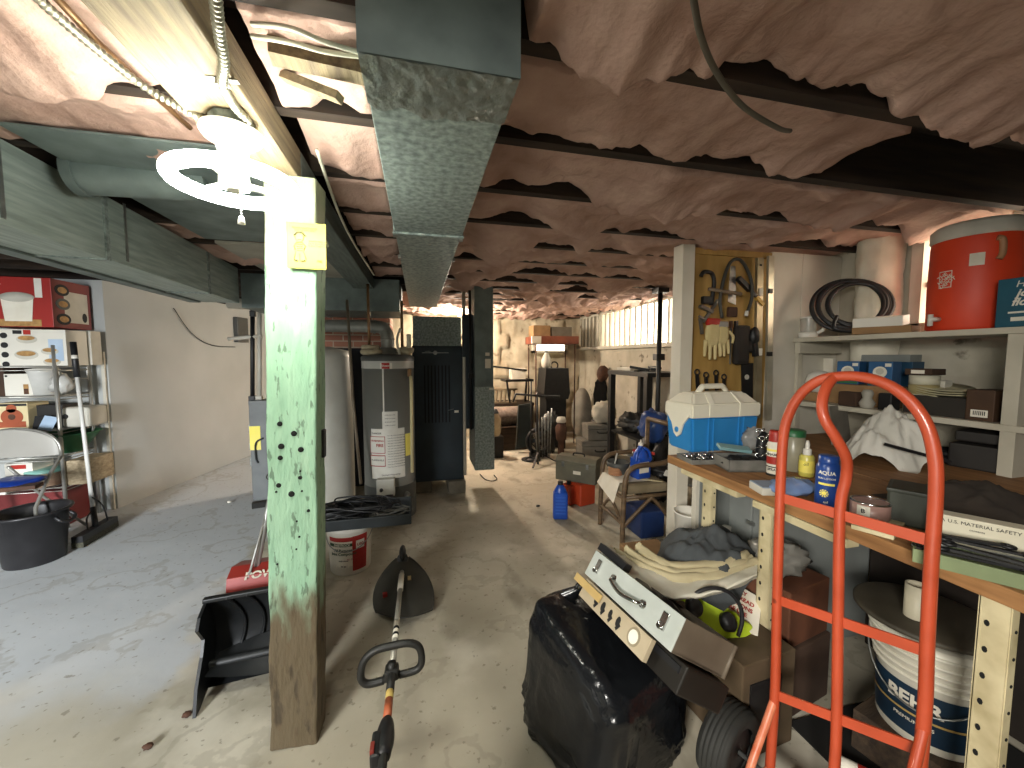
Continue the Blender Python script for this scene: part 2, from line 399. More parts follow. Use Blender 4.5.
# ================================================================== POST, BEAM, LAMP
BEAMW = mat('beam_wood', '#8a7a5c', '#5e5140', rough=.8, scale=4, detail=8, stretch=(14, 1, 14), bump=.25, bscale=12)
BEAMP = mat('beam_grey_paint', '#67716c', '#4b5450', rough=.7, scale=5, detail=8, stretch=(10, 1, 10), bump=.1, bscale=12)
POSTM = mat('post_paint', '#a3c8aa', '#8db698', rough=.7, scale=5, detail=8, stretch=(4, 4, 1), bump=.35, bscale=16)
mix_layers(POSTM, [
    ('#4e6350', lambda N, L, co: smooth(N, L, nz(N, L, co, 26, (2.2, 2.2, .6), 7), .60, .66, 0, .7)),
    ('#c4dcbf', lambda N, L, co: smooth(N, L, nz(N, L, co, 5, (2.5, 2.5, .6), 5), .58, .72, 0, .5)),
    ('#8d876d', lambda N, L, co: smooth(N, L, mathn(N, L, 'ADD', xyz(N, L, co)[2], mathn(N, L, 'MULTIPLY', nz(N, L, co, 9, (1, 1, 1), 4), .12)), 1.86, 1.95, 0, .8)),
    ('#5c4b35', lambda N, L, co: smooth(N, L, mathn(N, L, 'ADD', xyz(N, L, co)[2], mathn(N, L, 'MULTIPLY', nz(N, L, co, 6, (3, 3, .8), 5), .5)), .95, .73, 0, .97)),
    ('#33291d', lambda N, L, co: mathn(N, L, 'MULTIPLY', smooth(N, L, nz(N, L, co, 8, (3, 3, .8), 8), .55, .66, 0, .7), smooth(N, L, xyz(N, L, co)[2], .75, .6)))])
t = thing('timber_post', 'square timber post in chipped mint green paint, brown at its foot, below the ring lamp', 'post', (-.49, 1.62, 0), (0, .029, -.04))
pb = B(POSTM)
def pface(u, v):
    per = [(-.084, -.062), (.084, -.062), (.084, .062), (-.084, .062)]
    q = u*4; i = int(q) % 4; f = q-int(q); a, c = per[i], per[(i+1) % 4]
    x = a[0]+(c[0]-a[0])*f; y_ = a[1]+(c[1]-a[1])*f; z = 2.135*v
    n = .0035*noise.fractal(Vector((x*14, y_*14, z*5)), .9, 2, 4)
    r = 1-.03*(1 if f < .02 or f > .98 else 0)
    return ((x+n)*r, (y_+n)*r, z)
pb.grid(pface, 80, 90, cu=True, sm=False); pb.obj('shaft', t)
HOLEM = mat('hole_dark', '#0b0c0a', rough=.9)
for hx, hy, r in [(279.6, 424, 2.1), (294, 433.5, 2.4), (281, 446.5, 2.5), (301, 449.5, 2.4), (280, 458, 2), (300.3, 477.5, 1.7), (278.5, 485.5, 2.1), (291.5, 494, 2.6), (308.5, 510.5, 1.3), (276, 492, .9), (300.5, 471, .8), (302, 491, .8), (299.5, 536.5, 1.0), (296.5, 549, .8), (297, 521, .9), (277, 564.5, .8)]:
    q = py(hx, hy, 1.557); l = Matrix.Translation((-.49, 1.62, 0)) @ Euler((0, .029, -.04)).to_matrix().to_4x4(); q = l.inverted() @ q
    r *= 1.6/390; B(HOLEM).lathe([(r*1.05, 0), (r, .004), (r*.7, .006)], 10, frame((q.x, -.0605, q.z), (1, 0, 0), (0, 0, 1))).obj('bolt_hole', t)
q = py(327, 441, 1.66); B(BLACK).box((.088, .02, q.z), (.012, .03, .11), bev=.004).obj('switch_bracket', t)
# overhead beam: bare timber near the lamp, grey painted beyond
t = thing('ceiling_beam', 'heavy timber girder resting on the green post, carrying the joists and the ring lamp', 'beam', (-.492, 0, 2.135))
B(BEAMW).box((0, -.55, .0535), (.176, 4.3, .107), bev=.006).obj('beam_timber', t)
B(BEAMP).box((0, 2.8, .0535), (.178, 2.4, .108), bev=.006).obj('painted_beam', t)
# yellow card
YC = mat('yellow_sign', '#dccb48', '#d6c440', rough=.6, scale=3)
q = py(306.5, 246, 1.535); t = thing('yellow_sign', 'small yellow notice card with a child drawing pinned on the green post', 'sign', (q.x, 1.535, q.z), (0, .015, -.04))
b = B(YC); b.box((0, 0, 0), (.128, .003, .158)); b.obj('card', t)
SG = mat('sign_ink', '#5d5a3a', rough=.8); M0 = frame((0, -.0018, 0), (1, 0, 0), (0, 0, 1)); b = B(SG)
for s_, x_, z_ in (('PLEASE DON\'T LEAVE', -.005, .06), ('ANY LIGHTS ON!', -.005, .052), ('WHEN YOU ARE', .04, .016), ('NOT IN A ROOM', .04, .008), ('TURN THEM OUT', .04, 0)): b.text(s_, .0085, M0 @ TR((x_, z_, 0)))
L2 = lambda pts, r=.0011: b.tube([M0 @ Vector((x_, z_, .0004)) for x_, z_ in pts], r, 5)
ring = lambda cx, cz, rx, rz, n=14: [(cx+rx*math.cos(6.283*i/n), cz+rz*math.sin(6.283*i/n)) for i in range(n+1)]
L2(ring(-.022, .028, .014, .015)); L2([(-.04, .033), (-.03, .045), (-.012, .045), (-.002, .032)], .003); L2([(-.027, .021), (-.022, .019), (-.017, .021)])
L2([(-.03, .012), (-.04, -.002), (-.036, -.016)], .002); L2([(-.014, .012), (-.003, -.002), (-.008, -.016)], .002)
for z_ in (.01, .003, -.004, -.011, -.018): L2([(-.032, z_), (-.012, z_)], .0014)
L2([(-.034, -.02), (-.04, -.048)]); L2([(-.022, -.028), (-.022, -.052)]); L2([(-.01, -.02), (.0, -.05)]); L2([(-.04, -.05), (-.028, -.054)], .003); L2([(-.018, -.054), (-.004, -.052)], .003)
b.text('nu', .016, M0 @ TR((.042, -.05, 0)), bold=.02); b.obj('print', t)
# ring lamp with junction box
TUBE = mat('lit_tube', '#fdfff2', '#fbffef', rough=.3, emit=LAMP_E)
PORC = mat('porcelain', '#f1eee2', '#e6e2d3', rough=.35)
t = thing('ring_lamp', 'lit circular fluorescent lamp on a white porcelain holder under the beam', 'lamp', (-.478, 1.235, 2.135))
B(PORC).lathe([(.072, -.032), (.074, -.04), (.066, -.052), (.04, -.068), (.032, -.1), (.028, -.105)], 28).obj('lamp_holder', t)
B(GALV).lathe([(.052, 0), (.052, -.034), (.04, -.034)], 8, Euler((0, 0, .39)).to_matrix().to_4x4()).obj('junction_box', t)
B(TUBE).torus((0, 0, -.168), .138, .0185, 48, 14).obj('ring_tube', t)
b = B(PORC); b.lathe([(.027, -.10), (.034, -.13), (.036, -.178), (.02, -.186)], 20)
for a in (.5, .5+math.pi*2/3, .5+math.pi*4/3): b.bar((.02*math.cos(a), .02*math.sin(a), -.166), (.128*math.cos(a), .128*math.sin(a), -.168), .016, .012)
b.obj('adapter', t)
pc = B(CHROME)
for i in range(30): pc.blob((.035, -.06, -.06-.007*i), (.0028,)*3, 0, 1, 0, 6, 4)
pc = pc.obj('pull_chain', t); B(PORC).lathe([(.002, 0), (.006, -.006), (.009, -.022), (.0, -.024)], 10).obj('chain_bell', pc, (.035, -.06, -.268))
# armoured cables to the lamp box
ARM = mat('armoured_cable', '#a5a190', '#7f7b6a', rough=.4, metal=.6, scale=20)
def armoured(name, label, pts, r=.0095):
    P = spl(pts, 30); D = [P[0]]; acc = 0
    for a_, b_ in zip(P, P[1:]):
        L_ = (b_-a_).length; n = max(1, int(L_/.0022))
        for i in range(1, n+1): D.append(a_.lerp(b_, i/n))
    n = len(D); s = [0]
    for a_, b_ in zip(D, D[1:]): s.append(s[-1]+(b_-a_).length)
    return solo(name, label, 'cable', B(ARM).tube(D, lambda t_: r*(1+.2*math.sin(2*math.pi*s[min(n-1, int(t_*(n-1)+.5))]/.0125)), 10))
armoured('armoured_cable', 'ribbed steel armoured cable slanting down to the lamp box from the joists', [pz(20, -25, 2.2), pz(42, 2, 2.2), pz(100, 52, 2.19), pz(150, 90, 2.17), pz(213, 124, 2.115)])
armoured('armoured_cable', 'ribbed armoured cable clipped under the beam, entering the far side of the lamp box', [pz(213, -25, 2.123), pz(219, 30, 2.123), pz(224, 62, 2.122), pz(223, 85, 2.122), pz(236, 108, 2.12), pz(248, 122, 2.115), pz(245, 131, 2.11)])
q = pz(223, 85, 2.122); solo('cable_strap', 'small two-hole metal strap holding the armoured cable under the beam', 'strap', B(STEEL).box((0, 0, -.012), (.024, .014, .003)).box((-.012, 0, -.006), (.003, .014, .014)).box((.012, 0, -.006), (.003, .014, .014)).box((-.022, 0, 0), (.02, .014, .002)).box((.022, 0, 0), (.02, .014, .002)), (q.x, q.y, 2.133))
COPPER = mat('dull_copper', '#8d6a47', '#6b4f36', rough=.5, metal=.5)
solo('copper_pipe', 'thin brown copper pipe running beside the armoured cable under the joists', 'pipe', B(COPPER).tube([pz(45, -15, 2.225), pz(95, 40, 2.225), pz(190, 128, 2.225)], .008))
WIREW = mat('pale_cable', '#cfcbb8', '#b5b09c', rough=.5)
# ================================================================== DUCTS
def duct_box(b, lo, hi): return b.b6(lo, hi, .003)
t = thing('main_duct', 'long galvanised rectangular duct running down the ceiling to the furnace plenum', 'duct', (.052, 0, 2.05))
b = B(GALV); b.b6((-.148, .79, 0), (.148, 1.83, .19), .003); b.obj('near_section', t)
b = B(GALV); b.b6((-.146, 1.85, .004), (.146, 4.5, .19), .003); b.obj('far_section', t)
b = B(GALV_D); b.b6((-.152, .783, -.002), (.152, .789, .195)); b.obj('end_cap', t)
TAPE = mat('foil_tape', '#8b908b', '#6a706c', rough=.42, metal=.4, scale=12, bump=.5, bscale=25)
def tape(u, v):
    return (-.151+.302*u, .785+(.145+.03*noise.noise(Vector((u*6, 1, 0)))+.02*math.sin(u*3))*v, -.003-.004*abs(noise.fractal(Vector((u*9, v*5, 2)), .8, 2, 4)))
b = B(TAPE).grid(tape, 50, 20); b.obj('foil_tape', t)
b = B(GALV); b.box((0, 1.84, -.004), (.312, .03, .01), bev=.002); b.box((-.15, 1.84, .095), (.008, .03, .19)); b.box((.15, 1.84, .095), (.008, .03, .19)); b.obj('drive_cleat', t)
b = B(STEEL)
for x_ in (-.147, .147):
    b.box((x_, 2.3, .006), (.018, .04, .016)); b.box((x_, 1.88, .0), (.02, .03, .012))
b.obj('hanger_clips', t)
# large grey trunk duct with streaks
STREAK = mat('streaked_ducting', '#a8b5b0', '#82908a', rough=.55, metal=.05, scale=6, detail=9, stretch=(8, .7, 8), bump=.06)
mix_layers(STREAK, [('#a9b3ad', lambda N, L, co: smooth(N, L, nz(N, L, co, 7, (6, .9, 9), 9), .64, .72, 0, .6))])
t = thing('trunk_duct', 'big grey-green metal trunk duct running toward the plaster partition wall', 'duct', (-1.42, 0, 1.95), (0, 0, .045))
b = B(STREAK); b.b6((-.13, .2, 0), (.13, 3.75, .29), .004); b.obj('trunk', t)
b = B(GALV_D); b.b6((-.2, .2, -.012), (-.125, 3.7, 0)); b.obj('bottom_ledge', t)

for y_ in (2.2, 3.2): b = B(GALV); b.b6((-.137, y_, -.006), (.137, y_+.025, .285)); b.obj('drive_cleat', t)
for y_ in (1.72, 2.35): b = B(STEEL); b.box((.132, y_, .16), (.004, .016, .28)); b.obj('hanger_strap', t)
# sheet-metal joist pan and the round branch with its strap
t = thing('joist_panning', 'flat sheet metal panning nailed under the joists behind the ring lamp', 'sheet metal', (0, 0, 2.232))
b = B(GALV_D); b.b6((-1.28, 1.62, 0), (-.6, 2.03, .008)); b.b6((-1.28, 2.05, 0), (-.6, 2.85, .008)); b.b6((-1.28, 2.03, -.01), (-.6, 2.05, .01)); b.obj('pan', t)
PALEP = mat('pale_panel', '#a6a296', '#8b877b', rough=.8, scale=3)
b = B(PALEP).b6((-1.25, 2.9, -.01), (-.6, 3.9, .008)); b.obj('pale_board', t)
q = py(108, 160, 1.75)
t = thing('round_duct', 'round branch duct crossing from the trunk duct under the pink batts', 'duct', (0, 0, 0))
b = B(GALV_D); b.cyl((-1.29, 1.93, 2.215), (-.85, 1.96, 2.235), .075, n=28); b.cyl((-1.295, 1.93, 2.215), (-1.26, 1.93, 2.216), .082, n=28); b.obj('pipe', t)
b = B(WIREW); b.tube([pd(92, 122, 2.0), pd(104, 152, 1.98), pd(150, 165, 1.95), pd(165, 178, 1.97)], .006); b.obj('strap', t)
# cross plenum, furnace, return
t = thing('cross_duct', 'dark grey duct crossing above the water heater between beam and furnace', 'duct', (-.75, 4.0, 1.93))
b = B(GALV_D); b.b6((-.75, -.1, 0), (.58, .6, .3), .003); b.obj('box', t)
b = B(GALV); b.b6((-.2, -.108, -.004), (-.17, .61, .3)); b.obj('drive_cleat', t)
FURN = mat('furnace_blue', '#27343c', '#1c272e', rough=.45, scale=4, metal=.1)
t = thing('furnace', 'tall dark blue-grey furnace cabinet with a louvred front, under the main duct', 'furnace', (.20, 4.28, 0))
FD = .0
b = B(FURN); b.b6((-.27, 0, .14), (.27, .65, 1.62), .008); b.obj('cabinet', t)
b = B(FURN); b.b6((-.265, -.015, .16), (.255, -.001, 1.6), .004)
b.obj('front_panel', t)
b = B(mat('furnace_slot', '#0a1016', rough=.8))
for i in range(8): b.box((-.145+.037*i, -.0165, 1.1), (.014, .006, .62), bev=.002)
b.obj('louvres', t)
b = B(STEEL); b.box((-.03, -.018, 1.545), (.28, .003, .008)); b.lathe([(.022, 0), (.02, .006)], 16, frame((-.03, -.017, 1.545), (1, 0, 0), (0, 0, 1))); b.text('comfort', .02, frame((-.11, -.018, 1.56), (1, 0, 0), (0, 0, 1))); b.obj('brand_strip', t)
b = B(PAPER); b.box((.19, -.017, .905), (.045, .002, .025)); b.use(STEEL).tube([(.1, -.018, .92), (.16, -.02, .935)], .003); b.obj('tag', t)
b = B(GALV); b.b6((-.26, .0, 1.62), (.25, .62, 1.93), .003); b.b6((-.265, -.006, 1.70), (.255, .0, 1.72)); b.b6((-.265, -.006, 1.62), (.255, .0, 1.64)); b.obj('plenum', t)
CONC = mat('concrete_block', '#7f786a', '#676153', rough=.9, scale=10, bump=.3, bscale=30)
b = B(CONC); b.box((0, 0, .07), (.19, .39, .138), bev=.006)
solo('concrete_block', 'concrete block under the open corner of the dark furnace', 'block', b, (.385, 4.42, 0)); 
solo('concrete_block', 'concrete block under the heater side of the furnace', 'block', B(CONC).box((0, 0, .07), (.19, .39, .138), bev=.006), (.02, 4.52, 0))
# return air duct and pipes beside it
t = thing('return_duct', 'tall galvanised return duct beside the furnace with white tags', 'duct', (.66, 4.1, 0))
b = B(GALV); b.b6((-.09, 0, .28), (.12, .5, 1.18), .003); b.obj('lower_box', t)
b = B(GALV_D); b.b6((-.085, .02, 1.18), (.115, .5, 2.24), .003); b.obj('riser', t)
for c_, d_ in (((.055, .016, 1.43), (.06, .006, .1)), ((.05, .016, 1.53), (.045, .006, .035)), ((.09, -.002, 1.16), (.05, .005, .022))): b = B(PAPER); b.box(c_, d_); b.obj('tag', t)
b = B(FURN); b.b6((-.17, .1, .72), (-.09, .45, 1.95), .003); b.b6((-.21, .06, 1.5), (-.1, .1, 1.95), .003); b.obj('filter_rack', t)
solo('white_pipe', 'pale vertical pipe on the edge of the furnace cabinet', 'pipe', B(WPAINT).tube([(.475, 4.24, .2), (.475, 4.24, 1.5), (.475, 4.24, 2.2)], .018).box((.475, 4.235, 1.72), (.05, .05, .05), bev=.008), (0, 0, 0))
solo('iron_pipe', 'thin dark iron pipe standing between furnace and return duct', 'pipe', B(IRON).tube([(.535, 4.16, .72), (.53, 4.16, 2.2)], .014).box((.535, 4.15, 1.3), (.05, .04, .05)), (0, 0, 0))
# ================================================================== WATER HEATER
HG = mat('heater_grey', '#86867f', '#777771', rough=.38, metal=.15, scale=2)
HD = mat('heater_dark', '#4f504d', '#434441', rough=.5)
HL = mat('heater_label', '#dcd9cf', '#d2cec2', rough=.6, scale=20)
hx, hy, hr = -.275, 3.72, .225
t = thing('water_heater', 'tall grey gas water heater with white warning labels beside the furnace', 'water heater', (hx, hy, 0))
b = B(HG); b.lathe([(hr-.01, .045), (hr, .06), (hr, .06), (hr, 1.47), (hr, 1.47)], 48); b.obj('tank', t)
b = B(HD); b.lathe([(hr+.003, .05), (hr+.003, .36)], 48, cap=False); b.obj('base_band', t)
b = B(mat('heater_pale', '#b9b8b0', '#aaa9a1', rough=.4)); b.lathe([(hr+.002, 1.40), (hr+.002, 1.47)], 48, cap=False); b.obj('pale_band', t)
b = B(HD); b.lathe([(hr+.006, 1.465), (hr+.006, 1.50), (hr-.02, 1.52), (.05, 1.53)], 48); b.obj('top_cap', t)
b = B(HD)
for a in (.6, 2.2, 3.9, 5.3): b.cyl((.17*math.cos(a), .17*math.sin(a), 0), (.17*math.cos(a), .17*math.sin(a), .05), .02)
b.obj('feet', t)
def cyl_patch(b, a, z, w_, h_, r, m, n=14): # printed patch wrapped on a cylinder, angle a from -Y
    b.use(m)
    b.grid(lambda u, v: (r*math.sin(a+(u-.5)*w_/r), -r*math.cos(a+(u-.5)*w_/r), z+(v-.5)*h_), n, 2)
def cyl_text(b, txt, size, a, z, r, m, **k):
    b.use(m); M_ = frame((r*math.sin(a), -r*math.cos(a), z), (math.cos(a), math.sin(a), 0), (0, 0, 1)); b.text(txt, size, M_, bend=r, **k)
vw = -math.atan2(hx, hy)*-1 # toward the camera
r_ = hr+.003
lb = B(HL)
cyl_patch(lb, .0, .66, .30, .44, r_, HL); cyl_patch(lb, .10, .95, .13, .16, r_, HL)
cyl_patch(lb, -.40, .74, .14, .15, r_+.001, INKRED); cyl_patch(lb, -.40, .74, .13, .14, r_+.0016, HL)
cyl_patch(lb, -.40, .60, .14, .10, r_+.001, INKRED); cyl_patch(lb, -.40, .60, .13, .085, r_+.0016, HL)
cyl_text(lb, 'WARNING', .024, -.40, .775, r_+.002, INKRED, bold=.02); cyl_text(lb, 'FIRE', .035, -.30, .735, r_+.002, INKRED, bold=.03)
for i in range(13): cyl_text(lb, 'keep clear of the vent and air inlet', .011, .33, .82-.023*i, r_+.001, INK)
cyl_text(lb, 'FLAMMABLE', .022, -.4, .605, r_+.002, INK); cyl_text(lb, 'DANGER', .022, -.42, .84, r_+.001, INK)
for i in range(4): cyl_text(lb, 'model and serial', .013, .1, 1.0-.03*i, r_+.001, INK)
cyl_text(lb, 'Limited Warranty', .022, .1, .475, r_+.001, INK)
cyl_patch(lb, .0, 1.425, .10, .052, r_+.0002, HL); cyl_patch(lb, -.02, 1.425, .066, .05, r_+.001, INKRED); cyl_text(lb, 'Rheem', .026, -.02, 1.425, r_+.0016, HL, bold=.02)
cyl_patch(lb, .86, .72, .08, .2, r_+.001, YEL)
cyl_patch(lb, -.12, 1.16, .012, .5, r_+.0002, HL)
lb.obj('labels', t)
vb = B(mat('valve_grey', '#c3c1b6', '#aeaca0', rough=.5)); vb.box((-.02, -hr-.045, .385), (.15, .07, .15), bev=.012); vb.obj('gas_valve', t)
vb = B(BLACK); vb.lathe([(.016, 0), (.013, .02)], 14, frame((-.055, -hr-.08, .37), (1, 0, 0), (0, 0, 1))); vb.obj('valve_knob', t)
vb = B(STEEL); vb.tube([(-.02, -hr-.05, .31), (.02, -hr-.07, .26), (.02, -hr-.06, .2)], .008); vb.lathe([(.03, 0), (.03, .012), (.012, .016), (.012, .05)], 16, frame((.15, -hr+.05, .27), (1, 0, 0), (0, 0, 1))); vb.obj('fittings', t)
vb = B(PAPER); vb.box((.02, -hr-.085, .15), (.11, .05, .04), bev=.004); vb.use(INKRED).box((.02, -hr-.112, .14), (.09, .002, .018)); vb.obj('burner_door', t)
GVP = mat('flue_pipe', '#8f8f87', '#6c6d67', rough=.45, metal=.4, scale=8)
fp = B(GVP); fp.lathe([(.11, 1.53), (.075, 1.58), (.06, 1.585)], 24)
fp.tube(spl([(0, 0, 1.57), (0, 0, 1.66), (-.02, .02, 1.735), (-.10, .05, 1.775), (-.5, .25, 1.79), (-1.0, .5, 1.80)], 8), .058, 18)
fp.torus((-.115, .06, 1.775), .059, .006, 24, 6, Euler((0, math.pi/2, .46)).to_matrix().to_4x4()); fp.torus((0, 0, 1.66), .059, .006, 24, 6)
fp.obj('flue', t)
fp = B(COPPER); fp.tube([(.13, -.06, 1.52), (.13, -.06, 2.0)], .013); fp.obj('outlet_pipe', t)
fp = B(COPPER); fp.tube([(-.15, -.07, 1.52), (-.15, -.07, 2.15)], .012); fp.obj('inlet_pipe', t)
WRAP = mat('pipe_wrap', '#b9ad92', '#94876c', rough=.95, scale=15, bump=.4, bscale=40)
fp = B(WRAP); fp.torus((-.13, -.07, 1.545), .07, .028, 24, 8); fp.torus((-.14, -.06, 1.585), .06, .022, 24, 8); fp.blob((.16, -.07, 1.555), (.075, .06, .04), .2, 2, 3); fp.obj('cloth_wrap', t)
fp = B(WIREW); fp.tube(spl([(.11, -.12, 1.52), (.09, -.14, 1.65), (.12, -.13, 1.75)], 5), .011); fp.box((.19, -.14, 1.64), (.04, .04, .12), bev=.01); fp.obj('shutoff_valve', t)
CPVC = mat('cpvc', '#ddd3a6', '#cfc393', rough=.45)
rel = B(CPVC); rel.tube([(.20, -.17, 1.33), (.205, -.19, 1.28), (.20, -.21, .48)], .014); rel.obj('relief_pipe', t)
rel = B(COPPER); rel.box((.19, -.14, 1.36), (.035, .04, .07), bev=.008); rel.obj('relief_valve', t)
# slender pipe standing by the heater, leaning
solo('iron_pipe', 'thin rusty pipe leaning past the water heater from the duct to the floor tray', 'pipe', B(mat('rusty_pipe', '#8a7f6e', '#6d5f4d', rough=.5, metal=.4)).tube([pd(347, 300, 3.3), pd(353, 400, 3.25), pd(361, 484, 3.2)], .012))
# second tank, chimney behind
TK = mat('old_tank', '#aeaba0', '#9a968a', rough=.5, scale=3)
t = thing('old_tank', 'pale cylindrical tank standing half hidden behind the green post', 'tank', (-.9, 4.15, 0))
b = B(TK); b.lathe([(.24, .06), (.245, .08), (.245, 1.5), (.22, 1.56), (.05, 1.6)], 40); b.obj('body', t)
b = B(HD); b.lathe([(.2, 0), (.2, .06)], 24); b.obj('base_ring', t)
BRICK = mat('chimney_brick', '#a8705a', '#8a5a48', rough=.9, scale=8, bump=.2)
def brick_on(m):
    nt = m.node_tree; N = nt.nodes; L = nt.links; bt = N.new('ShaderNodeTexBrick'); tc = N.new('ShaderNodeTexCoord'); mp = N.new('ShaderNodeMapping')
    mp.inputs['Rotation'].default_value = (math.pi/2, 0, 0); L.new(tc.outputs['Object'], mp.inputs[0]); L.new(mp.outputs[0], bt.inputs[0])
    bt.inputs['Scale'].default_value = 1; bt.inputs['Brick Width'].default_value = .21; bt.inputs['Row Height'].default_value = .07; bt.inputs['Mortar Size'].default_value = .006
    bt.inputs['Color1'].default_value = (*lin('#b07a62'), 1); bt.inputs['Color2'].default_value = (*lin('#8f5c49'), 1); bt.inputs['Mortar'].default_value = (*lin('#b5a690'), 1)
    L.new(bt.outputs[0], N['Principled BSDF'].inputs['Base Color']); return m
brick_on(BRICK)
t = thing('chimney', 'brick chimney behind the water heater, painted nearly black below', 'chimney', (-.62, 4.75, 0))
b = B(BRICK); b.b6((-.42, 0, 1.6), (.30, .5, 2.24)); b.obj('brick_top', t)
b = B(mat('black_paint', '#191b22', '#12131a', rough=.7)); b.b6((-.425, -.005, 0), (.305, .505, 1.6)); b.obj('painted_base', t)
# ================================================================== WALL RUN ON THE PARTITION
u_ = Vector((.53, 2.67, 0)).normalized(); 
def on_wall(px_, py__): # point on the slanted partition face
    d = ray(px_, py__); n = Vector((u_.y, -u_.x, 0)); p0 = Vector((-2.93, 4.58, 0)); return CPOS+d*((p0-CPOS).dot(n)/d.dot(n))
q = on_wall(239, 330); a = math.atan2(u_.y, u_.x)
solo('wall_box', 'small grey metal box mounted high on the plaster partition wall', 'electrical box', B(HD).box((0, -.03, 0), (.24, .06, .36), bev=.006).box((0, -.062, 0), (.21, .006, .32)), q, (0, 0, a))
solo('bell_wire', 'thin dark wire drooping along the plaster partition wall', 'wire', B(IRON).tube(spl([on_wall(172, 308)+Vector((.015, 0, 0)), on_wall(190, 333)+Vector((.015, 0, 0)), on_wall(210, 345)+Vector((.015, 0, 0)), on_wall(234, 347)+Vector((.015, 0, 0))], 6), .005))
t = thing('electrical_panel', 'grey electrical cabinet with a yellow label, half hidden behind the green post', 'panel', py(270, 445, 4.6), (0, 0, 0)); EPZ = t.location.z
b = B(mat('panel_grey', '#6d706f', '#5d6060', rough=.5)); b.b6((-.15, -.1, -EPZ+.003), (.15, .1, .49), .008); b.obj('box', t)
b = B(YEL); b.box((-.1, -.102, .1), (.1, .003, .25)); b.obj('warning_label', t)
b = B(STEEL)
for z_ in (.2, .02, -.15): b.box((-.155, -.08, z_), (.012, .03, .09), bev=.003)
b.obj('hinges', t)
t2 = B(BLACK).tube(spl([(-.02, -.115, .1), (-.09, -.12, .05), (-.095, -.12, -.1), (-.08, -.115, -.16)], 6), .008).obj('lead', t)
for i, (x_, lab) in enumerate([(252.5, 'dark vertical conduit rising from the grey electrical cabinet'), (259.5, 'pale vertical conduit rising from the electrical cabinet, nearer the green post')]):
    p0, p1 = py(x_, 402, 4.62), py(x_, 306, 4.62)
    b = B(IRON if i == 0 else WPAINT).tube([p0, p1], .022 if i == 0 else .02); b.box(p0+Vector((0, 0, .03)), (.06, .05, .07), bev=.006)
    if i == 0: b.box(p1-Vector((0, 0, .08)), (.05, .05, .06), bev=.006)
    solo('conduit', lab, 'conduit', b)
p0 = py(240, 338, 4.6); solo('conduit', 'short white pipe elbow crossing beside the green post near the wall box', 'conduit', B(WPAINT).tube([py(228, 339, 4.62), py(262, 336, 4.62)], .02))
solo('cross_pipe', 'pale horizontal pipe end under the trunk duct near the partition wall', 'pipe', B(PALEP).tube([py(228, 303, 4.3), py(262, 305, 4.3)], .05, 14))
# thin cables along the beam side
solo('pale_cable', 'thin pale cable running along the girder side from the joists to the heater pipes', 'cable', B(WIREW).tube(spl([pz(317, 150, 2.2), pz(331, 192, 2.18), pz(342, 220, 2.15), pz(355, 245, 2.13), pz(374, 275, 2.1)], 6), .006))
b = B(WIREW)
for dz in (0, 12): b.tube(spl([pz(252, 24+dz, 2.24), pz(290, 28+dz*1.2, 2.2), pz(325, 42+dz*.8, 2.19), pz(362, 53+dz*.3, 2.21)], 6), .0055)
solo('pale_cable', 'pair of white cables crossing between girder and main duct', 'cable', b)
solo('wood_lath', 'short broken lath poking from the pink batt between girder and duct', 'lath', B(BEAMW).bar(pz(284, 76, 2.24), pz(340, 98, 2.17), .03, .02))
JB = B(BEAMW); JB.bar(pz(270, 50, 2.235), pz(366, 72, 2.235), .05, .04); solo('wood_lath', 'wider wooden strip crossing between girder and main duct', 'lath', JB)
# ================================================================== FLOOR ITEMS, CENTRE
def printed_cyl(b, a, z, w_, h_, r, m, n=12, slope=0.):
    b.use(m); b.grid(lambda u, v: ((r+slope*(v-.5)*h_)*math.sin(a+(u-.5)*w_/r), -(r+slope*(v-.5)*h_)*math.cos(a+(u-.5)*w_/r), z+(v-.5)*h_), n, 3)
q = pz(351, 566, 0)
BUCK = mat('bucket_white', '#dcd8cd', '#c9c4b6', rough=.45, scale=4)
t = thing('compound_bucket', 'white joint compound bucket with red and green label under the black tray', 'bucket', (q.x, q.y, 0))
b = B(BUCK); b.lathe([(.128, 0), (.133, .01), (.15, .345), (.152, .35)], 40); b.obj('body', t)
b = B(BUCK); b.lathe([(.155, .30), (.158, .305), (.155, .318), (.155, .335), (.161, .34), (.161, .372), (.155, .378), (.0, .378)], 40); b.obj('lid', t)
lb = B(PAPER); sl_ = .065
printed_cyl(lb, .10, .155, .34, .255, .1415, PAPER, 20, sl_); printed_cyl(lb, .62, .155, .105, .25, .1422, INKRED, 10, sl_); printed_cyl(lb, -.2, .262, .20, .03, .1492, INKRED, 10, sl_)
printed_cyl(lb, -.2, .222, .20, .022, .1462, INKGREEN, 10, sl_)
for s_, z_, sz, m_ in (('All Purpose', .185, .026, INKGREEN), ('Joint Compound', .158, .026, INKGREEN), ('ready mixed', .11, .013, INK), ('4.5 gal', .07, .014, INK)): cyl_text(lb, s_, sz, -.18, z_, .139+sl_*(z_-.12)+.002, m_, bold=.02)
cyl_text(lb, 'SHEETROCK', .02, -.22, .222, .1475, PAPER, bold=.02)
printed_cyl(lb, .62, .215, .06, .06, .147, PAPER, 8, sl_); cyl_text(lb, 'USG', .026, .62, .215, .149, INKRED, bold=.02); cyl_text(lb, 'ALL JOINTS', .014, .25, .12, .1415, INKRED)
lb.obj('label', t)
b = B(STEEL); b.tube([(.157*math.cos(a), -.157*math.sin(a), .30-.12*math.sin(a)) for a in [math.pi*i/16*.98+.03 for i in range(17)]], .003, 6)
b.obj('bail_handle', t)
a0, a1 = pz(300, 524, .385), pz(413, 524, .385)
tx, tw = (a0.x+a1.x)/2, (a1.x-a0.x); ty = a1.y+.17
